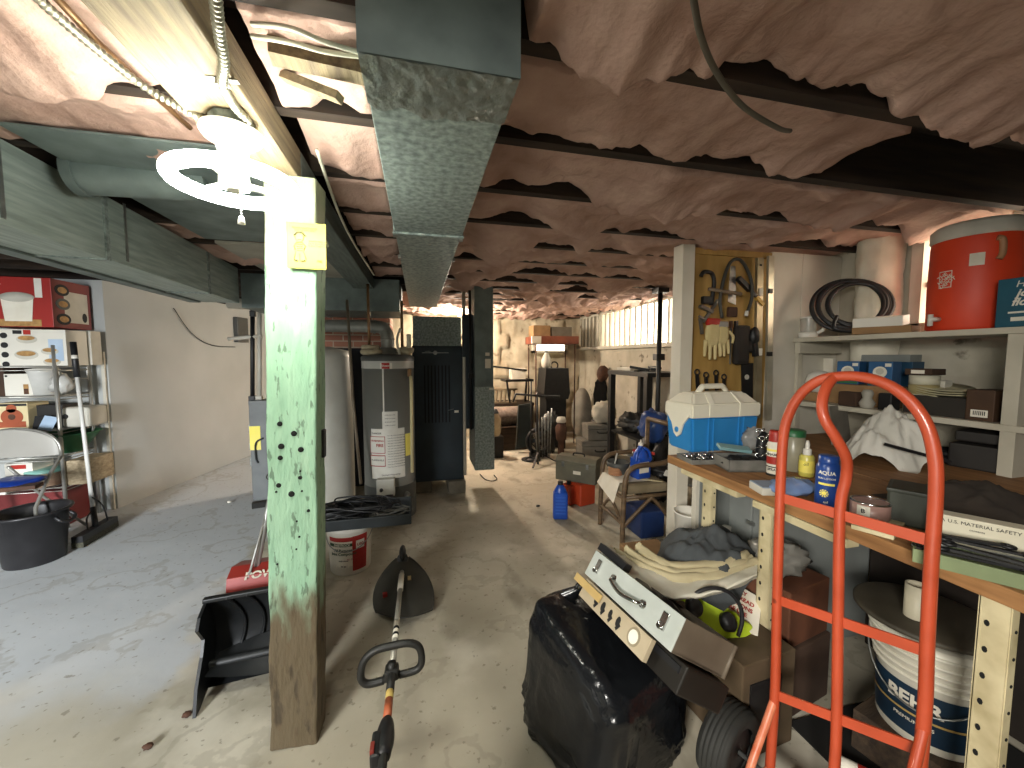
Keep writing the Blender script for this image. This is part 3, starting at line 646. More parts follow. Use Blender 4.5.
t = thing('parts_tray', 'shallow dark tray heaped with black cords resting on the compound bucket', 'tray', (tx, ty, .379))
b = B(mat('tray_dark', '#33383a', '#262a2b', rough=.5)); b.box((0, 0, .005), (tw-.05, .30, .01), bev=.004)
for sx in (-1, 1): b.box((sx*(tw/2-.02), 0, .04), (.012, .33, .075), (0, sx*.18, 0), bev=.004)
for sy in (-1, 1): b.box((0, sy*.163, .04), (tw-.02, .012, .075), (-sy*.18, 0, 0), bev=.004)
b.obj('tray_body', t)
def cord_tangle(name, label, c, rx, ry, h, n, r, m, seed, cat='cord', group=None):
    R_ = random.Random(seed); pts = []
    for i in range(n):
        a = i*1.05+R_.uniform(-.4, .4); k = R_.uniform(.45, 1)
        pts.append((rx*k*math.cos(a), ry*k*math.sin(a), r+R_.random()*h*(1.1-k*.6)))
    return solo(name, label, cat, B(m).tube(spl(pts, 6), r, 6), c, group=group)
CORD = mat('cord_black', '#1c1c1d', '#101011', rough=.4)
cord_tangle('cord_tangle', 'big tangle of black cord filling the dark tray beside the green post', (tx-.12, ty, .40), tw*.33, .14, .11, 64, .0085, CORD, 3)
cord_tangle('cord_tangle', 'grey cable tangle in the tray in front of the water heater valve', (tx+.22, ty-.02, .40), .15, .12, .07, 26, .006, mat('cord_grey', '#6a685f', '#4a4943', rough=.4), 5)
cord_tangle('cord_tangle', 'loose black cord on top of the heap in the dark tray', (tx+.0, ty-.02, .475), .30, .14, .06, 40, .006, CORD, 8)
# ---------------------------------------------------------------- electric snow shovel
SB = mat('shovel_black', '#16181a', '#0d0e0f', rough=.42, scale=5)
t = thing('snow_shovel', 'red and black electric snow shovel standing behind the green post', 'snow shovel', (-.76, 2.0, 0), (0, 0, .12))
prof = [(-.19, .0), (-.15, -.0), (-.02, .02), (.08, .03), (.12, .14), (.115, .28), (.05, .385), (.0, .40), (-.09, .37), (-.12, .33), (-.06, .25), (-.09, .19), (-.16, .1)]
for sx in (-.205, .193):
    b = B(SB); b.prism([(p_[0], p_[1]) for p_ in prof], .012, Matrix(((0, 0, 1, sx), (1, 0, 0, 0), (0, 1, 0, 0), (0, 0, 0, 1)))); b.obj('side_plate', t)
b = B(SB); cv = spl([(-.01, .40, 0), (.02, .36, 0), (.055, .28, 0), (.07, .2, 0), (.06, .11, 0), (.01, .045, 0), (-.05, .015, 0)], 5)
n_ = len(cv)
b.grid(lambda u, v: (-.2+.4*u, cv[min(n_-1, int(v*(n_-1)+.5))].x, cv[min(n_-1, int(v*(n_-1)+.5))].y), 3, n_)
b.grid(lambda u, v: (-.2+.4*u, cv[min(n_-1, int(v*(n_-1)+.5))].x+.012, cv[min(n_-1, int(v*(n_-1)+.5))].y+.008), 3, n_); b.box((0, -.005, .40), (.42, .03, .02), (0, 0, 0), bev=.005); b.obj('scoop_housing', t)
b = B(SB)
for x_ in (-.12, -.04, .04, .12): b.tube([(x_+.05*math.sin((.4-p_.y)*9), p_.x-.008, p_.y) for p_ in cv[:n_-10]], .008, 6)
b.obj('deflector_ribs', t)
b = B(mat('rotor_black', '#222425', '#151617', rough=.5)); b.cyl((-.19, -.03, .11), (.19, -.03, .11), .018)
for k_ in range(2):
    b.grid(lambda u, v: (-.18+.36*u, -.03+(.02+.07*v)*math.cos(k_*math.pi+.5+(u-.5)*1.2), .11+(.02+.07*v)*math.sin(k_*math.pi+.5+(u-.5)*1.2)), 20, 3)
b.obj('rotor', t)
SR = mat('shovel_red', '#a3352c', '#8a2820', rough=.45)
b = B(SR); b.prism([(.06, .30), (.10, .43), (.18, .45), (.34, .40), (.40, .28), (.36, .14), (.16, .12)], .30, Matrix(((0, 0, 1, -.15), (1, 0, 0, 0), (0, 1, 0, 0), (0, 0, 0, 1)))); mh = b.obj('motor_housing', t)
b = B(PAPER); b.text('POWER', .055, frame((.02, .10, .428), (1, 0, 0), (0, .6, .35)), bold=.03); b.text('12', .04, frame((.10, .09, .40), (1, 0, 0), (0, .3, .9))); b.obj('lettering', mh)
GP = mat('grey_pole', '#b9b9b4', '#9c9c97', rough=.35, metal=.5)
pl_ = [(-.04, .16, .43), (.0, .38, .78), (.05, .62, 1.15)]
b = B(GP); b.tube(pl_, .014, 10); b.tube([(-.06, .10, .42), (.0, .38, .76)], .006, 8); b.obj('shaft', t)
b = B(SB); b.bar((-.09, .34, .70), (.09, .36, .70), .035, .03); b.tube([(0, .36, .70), (0, .38, .78)], .022); b.obj('assist_handle', t)
b = B(SB); b.tube(spl([(.05, .62, 1.14), (0, .66, 1.22), (.05, .70, 1.28), (.10, .66, 1.22), (.05, .62, 1.14)], 5), .016); b.obj('grip', t)
b = B(STEEL); b.torus((0, .40, .83), .03, .004, 16, 6, Euler((.6, .3, 0)).to_matrix().to_4x4()); b.obj('cord_hook', t)
# ---------------------------------------------------------------- string trimmer
A = pz(402.5, 566, .16); E_ = pd(380, 790, .98); dv = (E_-A).normalized()
def on_shaft(y): # point of the shaft that projects to picture row y
    lo, hi = 0., 1.
    for _ in range(40):
        m_ = (lo+hi)/2; p_ = A.lerp(E_, m_)-CPOS; yy = 384-F*p_.dot(UPV)/p_.dot(FWD)
        if yy < y: lo = m_
        else: hi = m_
    return A.lerp(E_, lo)
t = thing('string_trimmer', 'black string trimmer lying head down on the floor with an upright loop handle', 'string trimmer', (A.x, A.y, 0)); O = Vector((A.x, A.y, 0))
sd = dv; sr = dv.cross(Vector((0, 0, 1))).normalized(); su = sr.cross(dv).normalized()
if su.z < 0: su = -su
TB = mat('trimmer_black', '#232321', '#181816', rough=.5)
OLIVE = mat('guard_olive', '#3a3830', '#2c2b24', rough=.6, scale=8)
b = B(mat('shaft_pale', '#b9b6aa', '#98958a', rough=.35, metal=.4)); b.tube([on_shaft(572)-O, on_shaft(668)-O], .0125, 12); b.obj('lower_shaft', t)
b = B(TB); b.tube([on_shaft(664)-O, on_shaft(789)-O+dv*.25], .0125, 12); b.tube([on_shaft(664)-O, on_shaft(692)-O], .0145, 12); b.obj('upper_shaft', t)
b = B(mat('tan_label', '#cdb368', '#b89c50')); b.tube([on_shaft(687)-O, on_shaft(700)-O], .0132, 12); b.use(mat('orange_label', '#c06a45', '#a85838', rough=.5)); b.tube([on_shaft(700)-O, on_shaft(719)-O], .0132, 12); b.obj('shaft_sticker', t)
b = B(PAPER); b.tube([on_shaft(575)-O, on_shaft(590)-O], .0165, 10); b.tube([on_shaft(622)-O, on_shaft(640)-O], .0128, 12)
for y0 in (628, 634): cyl = b.use(INK).tube([on_shaft(y0)-O, on_shaft(y0+2.5)-O], .0129, 12)
b.obj('white_sticker', t)
# guard: curved fan, wide edge toward the camera
ap = A+Vector((0, .05, .03))-O; e0 = pz(376, 612, .03)-O; e1 = pz(432, 610, .03)-O; em = pz(402, 619, .10)-O
def guard(u, v):
    edge = e0.lerp(e1, u)+Vector((0, -.075*math.sin(math.pi*u), .012*math.sin(math.pi*u)))
    top = ap+Vector(((u-.5)*.08, 0, .0)); p_ = top.lerp(edge, v); p_ += Vector(((u-.5)*.12*math.sin(math.pi*v)**.8, 0, .03*math.sin(math.pi*v)*math.sin(math.pi*u))); return p_
b = B(OLIVE); b.grid(guard, 24, 14); b.grid(lambda u, v: guard(u, v)+Vector((0, .004, -.005)), 24, 14)
b.tube([guard(i/23, 1) for i in range(24)], .005, 6); b.tube([guard(0, i/13) for i in range(14)], .005, 6); b.tube([guard(1, i/13) for i in range(14)], .005, 6)
g = b.obj('guard', t)
b = B(RED); p_ = guard(.2, .72); b.box(p_+Vector((0, -.008, .012)), (.025, .012, .045), (.5, 0, 0), bev=.003); b.use(mat('warning_tan', '#c8a878')); p_ = guard(.62, .5); b.box(p_+Vector((0, -.004, .012)), (.02, .006, .05), (.5, 0, 0)); b.obj('stickers', g)
b = B(TB); b.cyl(A-O+Vector((0, .02, .04)), A-O+Vector((0, .09, -.0)), .034, .03, 18); b.lathe([(.045, -.06), (.05, -.03), (.045, 0), (.02, .02)], 20, Matrix.Translation(A-O+Vector((0, .08, -.03)))); b.blob(A-O+Vector((.0, .05, .06)), (.022, .06, .05), .05); b.obj('gear_head', t)
h = on_shaft(672)-O
lp = [(-.028, -.03), (-.085, -.032), (-.108, -.005), (-.098, .05), (-.06, .082), (0, .09), (.06, .09), (.098, .07), (.108, .02), (.09, -.012), (.028, -.02)]
ux = Vector((1, 0, 0)); uz = Vector((0, .12, 1)).normalized(); uz = (su*.75+Vector((0, 0, .5))).normalized()
b = B(TB); b.tube(spl([h+ux*x_+uz*(z_+.005) for x_, z_ in lp], 6), .0135, 10); b.tube([h+ux*-.03+uz*-.02, h+ux*.03+uz*-.012], .014, 8); b.obj('loop_handle', t)
b = B(TB); b.box(h, (.05, .05, .04), bev=.01); b.tube([h+uz*.0, h+uz*.035], .016, 10); b.obj('handle_clamp', t)
g0, g1 = on_shaft(722)-O, on_shaft(757)-O
b = B(BLACK); b.tube([g0.lerp(g1, i/8) for i in range(9)], lambda k_: .019+.008*math.sin(math.pi*min(1, k_*1.05)), 12); b.box(g0.lerp(g1, .75)+Vector((-.022, 0, .0)), (.028, .08, .04), bev=.008); tg = b.obj('throttle_grip', t)
b = B(mat('trigger_red', '#7d2a20', '#652019')); b.box(g0.lerp(g1, .72)+Vector((-.03, -.02, .02)), (.012, .03, .02), bev=.003); b.obj('trigger', tg)
b = B(TB); e = on_shaft(789)-O+dv*.22; b.box(e+dv*.1, (.18, .22, .2), bev=.03); b.cyl(e+dv*.1+Vector((0, 0, -.1)), Vector((e.x, (e+dv*.1).y, .0)), .05, .07); b.obj('engine', t)
# ================================================================== LEFT: SHELVES AND WHAT IS ON THEM
WIRE_S = mat('shelf_chrome', '#b6b4ac', '#93918a', rough=.35, metal=.6)
SX1, SX0, SF, SK = -3.03, -4.1, 4.15, 4.5
lev = {k: py(40, k, SF).z for k in (366, 396, 430, 457, 488, 345)}
t = thing('wire_shelving', 'chrome wire shelving unit against the white end of the partition wall', 'shelving', (0, 0, 0))
ztop = lev[345]
for x_, y_, zt in ((SX1, SF, ztop), (SX1, SK, ztop-.02), (SX0, SF, ztop), (SX0, SK, ztop)):
    b = B(WIRE_S); b.tube([(x_, y_, 0), (x_, y_, zt)], .014, 10); b.obj('post', t)
for k in (366, 396, 430, 457, 488):
    z = lev[k]-.008; b = B(WIRE_S)
    for a_, c_ in (((SX0, SF), (SX1, SF)), ((SX1, SF), (SX1, SK)), ((SX1, SK), (SX0, SK)), ((SX0, SK), (SX0, SF))): b.tube([(*a_, z), (*c_, z)], .007, 8); b.tube([(*a_, z-.03), (*c_, z-.03)], .004, 6)
    for i in range(17): x_ = SX0+(SX1-SX0)*(i+.5)/17; b.tube([(x_, SF, z+.004), (x_, SK, z+.004)], .003, 6)
    b.obj('wire_shelf', t)
b = B(WIRE_S); b.tube(spl([(SX1, SF+.02, ztop-.32), (SX1, SF+.02, ztop-.04), (SX1, SF+.05, ztop), (SX1, SK-.05, ztop), (SX1, SK-.02, ztop-.04), (SX1, SK-.02, ztop-.32)], 4), .008)
b.tube([(SX1, SF, ztop-.22), (SX1, SK, ztop-.22)], .006); b.tube([(SX1, SF, ztop-.3), (SX1, SK, ztop-.3)], .006); b.obj('end_loop', t)
def fbox(name, label, cat, x0, x1, y0, y1, Yf, dep, m, bev=.004, deco=None, cut=None, zb=None, gap=.0):
    """a carton: front face seen between picture columns x0..x1 and rows y0..y1 at depth Yf; deco(b, w, h, M) prints on the front, cut(b, w, h, M) on the side"""
    a_, c_ = py(x0, y1, Yf), py(x1, y0, Yf); zb_ = a_.z if zb is None else zb
    w_, h_ = c_.x-a_.x, c_.z-zb_; b = B(m); b.box((0, dep/2, h_/2), (w_, dep, h_), bev=bev)
    if deco: deco(b, w_, h_, frame((0, -.0006, h_/2), (1, 0, 0), (0, 0, 1)))
    if cut: cut(b, dep, h_, frame((w_/2+.0006, dep/2, h_/2), (0, 1, 0), (0, 0, 1)))
    return solo(name, label, cat, b, ((a_.x+c_.x)/2, Yf, zb_+gap))
BOXR = mat('carton_red', '#a52a24', '#8c201b', rough=.45, scale=2); BOXRD = mat('carton_red_side', '#7d2622', '#6c1f1c', rough=.5)
BOXW = mat('carton_white', '#dfdbd0', '#cfcabd', rough=.5, scale=3)
GREYW = mat('grey_white', '#c8c4b8', '#aeaa9d', rough=.5)
TANF = mat('food_tan', '#b98f55', '#8f6a3a', rough=.6, scale=30)
def rice_front(b, w_, h_, M):
    def P_(x, y, ww, hh, m): b.use(m); b.quad(M @ TR((x, y, 0)), ww, hh)
    P_(.03, -h_*.42, w_*.6, h_*.14, TANF); b.use(GREYW)
    b.lathe([(.0, -.001), (.115, -.001), (.115, 0.006), (.0, .006)], 28, M @ TR((.045, .04, 0)) @ Matrix.Diagonal((1, .35, 1, 1)))
    b.use(PAPER); b.add([M @ Vector(v) for v in [(-.065, .045, .003), (.155, .045, .003), (.135, -.16, .003), (-.045, -.16, .003)]], [(0, 1, 2, 3)])
    b.use(WHITE); b.text('AROMA', .042, M @ TR((-.13, h_*.37, 0)), bold=.02)
    for i in range(5): b.text('cooks rice', .02, M @ TR((-.17, .10-.028*i, 0)))
    P_(-.15, -.1, .07, .09, PAPER); P_(-.15, -.1, .035, .06, INK); P_(.19, .12, .05, .16, WHITE)
def rice_side(b, w_, h_, M):
    b.use(GREYW); b.quad(M @ TR((.04, -.02, 0)), w_*.62, h_*.66)
    for i, y in enumerate((.12, .0, -.13)):
        b.use(INK if i != 1 else HD); b.lathe([(.07, .0), (.07, .004)], 20, M @ TR((-.1, y, 0)) @ Matrix.Diagonal((1, .7, 1, 1)))
        b.use(TANF); b.lathe([(.045, .004), (.045, .0055)], 20, M @ TR((-.1, y, 0)) @ Matrix.Diagonal((1, .6, 1, 1)))
    b.use(INK); b.lathe([(.03, .0), (.03, .004)], 16, M @ TR((.12, -.1, 0)) @ Matrix.Diagonal((.8, 1.4, 1, 1)))
z_up = py(40, 327, SF).z
fbox('rice_cooker_box', 'red rice cooker carton on top of the shelving by the white wall', 'box', -30, 50, 278, 327, SF, .40, BOXR, deco=rice_front, cut=lambda b, w_, h_, M: (b.use(BOXRD), b.quad(M, w_*.985, h_*.985, .0004), rice_side(b, w_, h_, M @ TR((0, 0, .0006)))), zb=z_up)
def food_front(b, w_, h_, M):
    b.use(INK); b.quad(M @ TR((-w_*.0, h_*.42, 0)), .06, .03)
    b.use(RED); b.quad(M @ TR((w_*.1, h_*.42, 0)), .05, .04)
    for x, y, r in ((.06, .07, .07), (.05, -.06, .08), (.21, -.03, .06), (.22, -.12, .06)): b.use(GREYW); b.lathe([(r, .0), (r, .002)], 20, M @ TR((x, y, 0)) @ Matrix.Diagonal((1, .5, 1, 1))); b.use(TANF); b.lathe([(r*.8, .002), (r*.8, .004)], 20, M @ TR((x, y+.01, 0)) @ Matrix.Diagonal((1, .35, 1, 1)))
    b.use(mat('pale_blue', '#b6c6d8', '#9fb3c9', rough=.4)); b.quad(M @ TR((w_*.39, -.02, 0)), .1, h_*.6)
    b.use(INK)
    for i in range(4): b.lathe([(.024, 0), (.024, .003)], 14, M @ TR((-.09, .1-.08*i, 0)))
fbox('fryer_box', 'white appliance carton printed with food photos, under the red carton', 'box', -30, 65, 330, 366, SF, .22, BOXW, deco=food_front, zb=lev[366], gap=.002)
# the red carton stands on the white ones
fbox('plain_box', 'plain grey carton beside the food-print carton on the wire shelf', 'box', 62, 90, 331, 364, SF+.24, .12, GREYW, zb=lev[366], gap=.002)
def glass_front(b, w_, h_, M):
    b.use(INK); b.lathe([(.009, 0), (.009, .002)], 12, M @ TR((-w_*.4, h_*.4, 0)))
    b.use(TANF); b.quad(M @ TR((w_*.28, -h_*.2, 0)), .035, h_*.45); b.use(BROWN_ID); b.quad(M @ TR((w_*.28, -h_*.3, .001)), .03, h_*.25)
fbox('glassware_box', 'white carton with a picture of a glass of cola, third shelf from the top', 'box', 5, 31, 374, 395, SF+.02, .2, BOXW, deco=glass_front, zb=lev[396], gap=.002)
fbox('dark_box', 'dark brown carton beside the glassware carton at the frame edge', 'box', -30, 3, 366, 395, SF+.02, .25, DCARD, zb=lev[396], gap=.002)
q = py(45, 395, SF+.1); t = thing('pitcher', 'clear white plastic pitcher with a handle on the wire shelf', 'pitcher', (q.x, q.y, lev[396]+.002))
FROST = mat('frosted_plastic', '#d5d4cf', '#bdbcb6', rough=.25, alpha=.8)
b = B(FROST); b.lathe([(.075, 0), (.08, .01), (.095, .2), (.10, .21), (.098, .21), (.09, .19), (.075, .012), (0, .012)], 24); b.obj('jug', t)
b = B(WHITE); b.tube(spl([(.09, -.01, .19), (.15, -.03, .18), (.15, -.03, .08), (.085, -.01, .04)], 6), .012, 8); b.obj('handle', t)
b = B(WHITE); b.lathe([(.102, .21), (.102, .225), (.04, .235), (0, .235)], 24); b.obj('lid', t)
q = py(62, 394, SF+.06); solo('plastic_bag', 'crumpled white plastic bag beside the clear pitcher', 'bag', B(FROST).blob((0, 0, .09), (.07, .06, .09), .35, 2.2, 4, floor=0), (q.x, q.y, lev[396]+.002))
def fig_front(b, w_, h_, M):
    b.use(mat('terracotta', '#a4512f', '#8a3f22', rough=.6)); b.lathe([(.075, 0), (.075, .003)], 20, M @ TR((.0, -.0, 0)) @ Matrix.Diagonal((1, .9, 1, 1))); b.lathe([(.035, 0), (.035, .003)], 16, M @ TR((0, .07, 0))); b.quad(M @ TR((0, -.065, 0)), .18, .05); b.use(BROWN_ID); b.lathe([(.025, .003), (.025, .004)], 14, M @ TR((0, 0, 0)))
    b.use(INK); b.quad(M @ TR((0, h_*.43, 0)), w_*.96, .02)
fbox('figure_box', 'cream carton printed with an orange clay jar on the middle shelf', 'box', -3, 27, 403, 429, SF+.0, .2, mat('cream_card', '#d7c79d', '#c9b88c', rough=.6), deco=fig_front, zb=lev[430], gap=.002)
fbox('black_box', 'black carton with a brown top behind the tilted phone leaflet', 'box', 28, 62, 405, 429, SF+.08, .2, mat('black_card', '#1d1a18', '#121110', rough=.6), zb=lev[430], gap=.002)
q = py(42, 428, SF+.0); b = B(BLACK); b.box((0, 0, .055), (.10, .012, .13), (-.35, .0, 0), bev=.003); b.use(mat('leaflet_blue', '#a9c0d8')); b.box((.05, -.012, .055), (.09, .004, .12), (-.35, .25, 0)); b.use(INK).box((.055, -.012, .04), (.05, .007, .06), (-.35, .25, 0))
solo('phone_leaflet', 'black phone case and pale blue leaflet leaning on the black carton', 'leaflet', b, (q.x, q.y, lev[430]+.002), (0, 0, .1))
t = thing('small_appliance', 'grey toaster-like appliance at the end of the middle wire shelf', 'appliance', (py(80, 429, SF+.1).x, SF+.17, lev[430]+.002))
b = B(GREYW); b.box((0, 0, .09), (.2, .22, .18), bev=.03, seg=3); b.obj('body', t); b = B(BLACK); b.lathe([(.022, 0), (.018, .015)], 16, frame((-.07, -.11, .1), (1, 0, 0), (0, 0, 1))); b.obj('knob', t)
GREENP = mat('green_plastic', '#2f6d42', '#235535', rough=.4)
q = py(78, 456, SF+.16); b = B(GREENP); b.lathe([(.09, 0), (.10, .005), (.21, .17), (.225, .175), (.225, .18), (.20, .175), (.09, .012), (0, .012)], 32)
solo('green_bowl', 'large green plastic bowl on the lower wire shelf', 'bowl', b, (q.x-.08, q.y+.02, lev[457]+.002))
def fifty(b, w_, h_, M):
    b.use(RED); b.quad(M @ TR((.0, h_*.36, 0)), w_*.55, .035); b.use(INK); b.text('50', .075, M @ TR((-.05, -.055, 0)), bold=.0); b.text('CUPS', .025, M @ TR((.06, .0, 0)))
fbox('cup_pack', 'white carton marked 50 with a red band on the lower shelf', 'box', 6, 32, 463, 487, SF, .2, BOXW, deco=fifty, zb=lev[488], gap=.002)
q = py(48, 487, SF+.1); t = thing('storage_tub', 'clear plastic tub with a pale teal lid beside the carton marked 50', 'tub', (q.x, q.y, lev[488]+.002))
b = B(mat('tub_clear', '#b7a08a', '#8c6f5a', rough=.3, scale=14)); b.lathe([(.10, 0), (.11, .01), (.125, .12)], 28); b.obj('tub', t); b = B(mat('teal_lid', '#8fc0b4', '#7aaea2', rough=.4)); b.lathe([(.13, .12), (.132, .14), (.11, .15), (0, .15)], 28); b.obj('lid', t)
WICK = mat('wicker', '#b5a487', '#86755a', rough=.8, scale=30, stretch=(1, 1, 2), bump=.4)
fbox('wicker_basket', 'woven tan basket at the end of the lower wire shelf', 'basket', 66, 88, 460, 487, SF+.02, .3, WICK, bev=.015, zb=lev[488], gap=.002)
def master(b, w_, h_, M): b.use(GREYW); b.text('CHAMPION', .12, M @ TR((-.02, -.07, 0)), bold=.03); b.text('OPEN', .05, M @ TR((w_*.36, .05, 0)))
fbox('maroon_box', 'long dark maroon carton with pale lettering on the floor under the shelving', 'box', -15, 62, 490, 520, SF+.03, .28, mat('maroon_card', '#6b1f1f', '#551616', rough=.5), deco=master, zb=.004)
# ---------------------------------------------------------------- folding chair
FCB = mat('chair_back_grey', '#a5a29b', '#8f8c85', rough=.3, scale=2)
t = thing('folding_chair', 'grey metal folding chair with a rounded back in front of the shelving', 'chair', (-.09, .1, 0))
Yc = 3.85
def arch(u): a = math.pi*u; return (20-44*math.cos(a)*(1.0), 458-27*math.sin(a)**.7)
ap_ = [py(*arch(i/24), Yc) for i in range(25)]; base = py(20, 459, Yc)
b = B(FCB)
def back_fn(u, v):
    p_ = ap_[min(24, int(u*24+.5))]; lowp = Vector((p_.x, Yc, base.z)); q_ = lowp.lerp(p_, v); q_.y -= .05*math.sin(math.pi*u)-.015; return q_
b.grid(back_fn, 25, 8); b.grid(lambda u, v: back_fn(u, v)+Vector((0, .008, 0)), 25, 8); b.obj('backrest', t)
b = B(WIRE_S); b.tube(ap_, .012, 8); b.tube([ap_[24], py(52, 478, 3.75), py(38, 512, 3.5), Vector((py(36, 512, 3.4).x, 3.4, .012))], .012, 8); b.tube([ap_[0], py(-34, 478, 3.75), Vector((py(-60, 512, 3.4).x, 3.4, .012))], .012, 8); b.obj('frame', t)
b = B(WIRE_S); s1 = py(47, 486, 3.72); b.tube([py(10, 470, 3.6), py(46, 500, 3.95), Vector((s1.x+.02, 4.05, .012))], .011); b.tube([py(-45, 470, 3.6), Vector((s1.x-.5, 4.05, .012))], .011); b.obj('rear_legs', t)
b = B(mat('seat_pale', '#cfcbc2', '#b9b5ab', rough=.4)); sz = py(20, 497, 3.45).z; b.b6((s1.x-.46, 3.42, sz), (s1.x, 3.78, sz+.022), .01); b.obj('seat', t)
q = py(14, 488, 3.55); solo('blue_bag', 'shiny blue bag lying on the folding chair seat', 'bag', B(mat('bag_blue', '#1d3f9a', '#142c70', rough=.3, scale=6)).blob((0, 0, .03), (.16, .14, .035), .25, 2, 3, floor=0), (q.x-.09, 3.68, sz+.024))
q = py(18, 493, 3.5); solo('small_parcel', 'small brown and dark parcel on the front of the folding chair seat', 'parcel', B(BROWN_ID).box((0, 0, .015), (.2, .1, .03), bev=.006), (q.x-.04, 3.57, sz+.023), (0, 0, .2))
# ---------------------------------------------------------------- rubbish bin, broom, trim
q = pz(36, 560, 0); t = thing('waste_bin', 'black round waste bin with handle holes on the grey floor', 'bin', (q.x, q.y, 0))
b = B(mat('bin_black', '#232224', '#19181a', rough=.42, scale=12)); b.lathe([(.15, .0), (.155, .01), (.185, .36), (.207, .365), (.212, .375), (.208, .385), (.19, .382), (.176, .36), (.148, .02), (0, .02)], 44); b.obj('tub', t)
for sgn in (-1, 1):
    b = B(BLACK); b.tube(spl([(sgn*.18, -.06, .33), (sgn*.215, -.06, .30), (sgn*.225, 0, .28), (sgn*.215, .06, .30), (sgn*.18, .06, .33)], 4), .012); b.obj('handle', t)
b = B(PAPER); b.box((-.125, -.172, .366), (.035, .012, .014), (0, 0, -.6), bev=.004); b.obj('tag', t)
t = thing('push_broom', 'push broom with a white pole and black foam grip leaning on the shelving', 'broom', (0, 0, 0))
p0 = py(94, 518, 3.95); p1 = py(73, 342, 4.08); pm = p0.lerp(p1, .82)
b = B(mat('pole_white', '#d9d8d2', '#c5c4be', rough=.35)); b.tube([p0, p1], .0145, 10); b.obj('pole', t)
b = B(BLACK); b.tube([p0.lerp(p1, .80), p0.lerp(p1, 1.0)], .021, 12); b.use(WHITE).tube([p0.lerp(p1, .905), p0.lerp(p1, .925)], .0215, 12); b.obj('grip', t)
h0, h1 = pz(77, 540, .07), pz(113, 519, .07)
b = B(BLACK); b.bar(h0, h1, .07, .05); b.tube(spl([p0.lerp(p1, .05), p0.lerp(p1, .02)+Vector((.02, -.1, 0)), h0.lerp(h1, .3)], 4), .006); b.tube(spl([p0.lerp(p1, .12), p0+Vector((.10, -.05, .12)), h0.lerp(h1, .85)], 5), .006); b.tube([p0.lerp(p1, .06), h0.lerp(h1, .5)], .02); b.obj('head_block', t)
b = B(mat('bristles', '#4d4b3c', '#34332a', rough=.95, scale=60, bump=.5, bscale=90)); dn = (h1-h0).normalized(); b.bar(h0+Vector((0, 0, -.045)), h1+Vector((0, 0, -.045)), .075, .045); b.obj('bristles', t)
b = B(WPAINT).b6((-.014, -.02, 0), (.014, .0, 1.55), .003); q = py(106, 400, 4.565); solo('white_strip', 'narrow white strip standing on the wall end beside the shelving', 'strip', b, (q.x, 4.572, 0))
# ================================================================== ORANGE HAND TRUCK
ORANGE = mat('orange_enamel', '#b3482a', '#9c3a1d', rough=.42, scale=7, lo=.45, hi=.8, bump=.05, coat=.3)
mix_layers(ORANGE, [('#6b2a17', lambda N, L, co: smooth(N, L, nz(N, L, co, 26, (1, 1, 1), 5), .67, .73, 0, .8))])
dL, dR = 1.272, .984; XL, XR = 780., 931.
def hp(x, y, off=0.):
    return pd(x, y, 1/(1/dL+(1/dR-1/dL)*(x-XL)/(XR-XL))+off)
HT0 = Vector((hp(855, 600).x, hp(855, 600).y, 0))
t = thing('hand_truck', 'tall orange tubular hand truck with an arched loop handle beside the workbench', 'hand truck', HT0)
def hl(x, y, off=0.): return hp(x, y, off)-HT0
def down(p_, z): return Vector((p_.x-.02*(p_.z-z), p_.y, z))
r_ = .0145
b = B(ORANGE)
arc = [(775, 690), (777, 600), (780, 500), (783, 440), (789, 414), (801, 394), (818, 381), (838, 376.5), (862, 377), (886, 384), (908, 399), (925, 422), (934, 452), (936, 490), (931, 570), (927, 650), (924, 720)]
P_ = [hl(*a) for a in arc]; P_ = [down(P_[0], .12)]+P_+[down(P_[-1], .12)]
b.tube(spl(P_, 6), r_, 14); b.obj('loop_tube', t)
b = B(ORANGE)
mid = [(836, 740), (838, 620), (840, 512), (846, 478), (846, 458), (836, 438), (825, 420), (822, 404), (826, 388), (834, 377)]
off = [0, 0, 0, 0, -.015, -.04, -.055, -.05, -.03, -.0]
P_ = [hl(*a, o_) for a, o_ in zip(mid, off)]; P_ = [down(P_[0], .12)]+P_
b.tube(spl(P_, 6), r_*.95, 14); b.obj('centre_tube', t)
nrm = (hl(931, 600)-hl(777, 600)).cross(Vector((0, 0, 1))).normalized()
for (xa, ya), (xb, yb) in (((779, 497), (932, 541)), ((776, 599), (928, 652)), ((774, 694), (925, 752))):
    b = B(ORANGE); b.bar(hl(xa, ya), hl(xb, yb), .006, .03); b.obj('cross_bar', t)
l0, r0 = down(hl(775, 690), .12), down(hl(924, 720), .12)
b = B(ORANGE); b.bar(l0, r0, .006, .04); b.bar(l0+Vector((.0, 0, -.1)), r0+Vector((0, 0, -.1)), .02, .008); ax = (r0-l0).normalized(); nn = ax.cross(Vector((0, 0, 1)))
if nn.x < 0: nn = -nn
m0, m1 = (l0+r0)/2+Vector((0, 0, -.108))+nn*.1, 0
b.at(frame(m0, ax, nn)).box((0, 0, 0), (.32, .2, .006)).at(); b.obj('toe_plate', t)
a0, a1 = down(hl(775, 700), .13)-nn*.03, down(hl(924, 728), .13)-nn*.03
stw = pd(749, 772, 1.23)-HT0-hl(774, 700)
for q0, m_ in ((hl(774, 700), mat('lit_orange', '#d98a6a', '#c2603d', rough=.4, scale=20)), (hl(924, 728), ORANGE)):  # first strut paler: light from the left put into its colour
    b = B(m_); b.tube(spl([q0, q0+stw*.3, q0+stw, q0+stw+Vector((.02, .02, -.1)), down(q0, .13)], 6), .012, 10); b.obj('axle_strut', t)
b = B(STEEL); b.tube([a0-ax*.2, a1+ax*.2], .008); b.obj('axle', t)
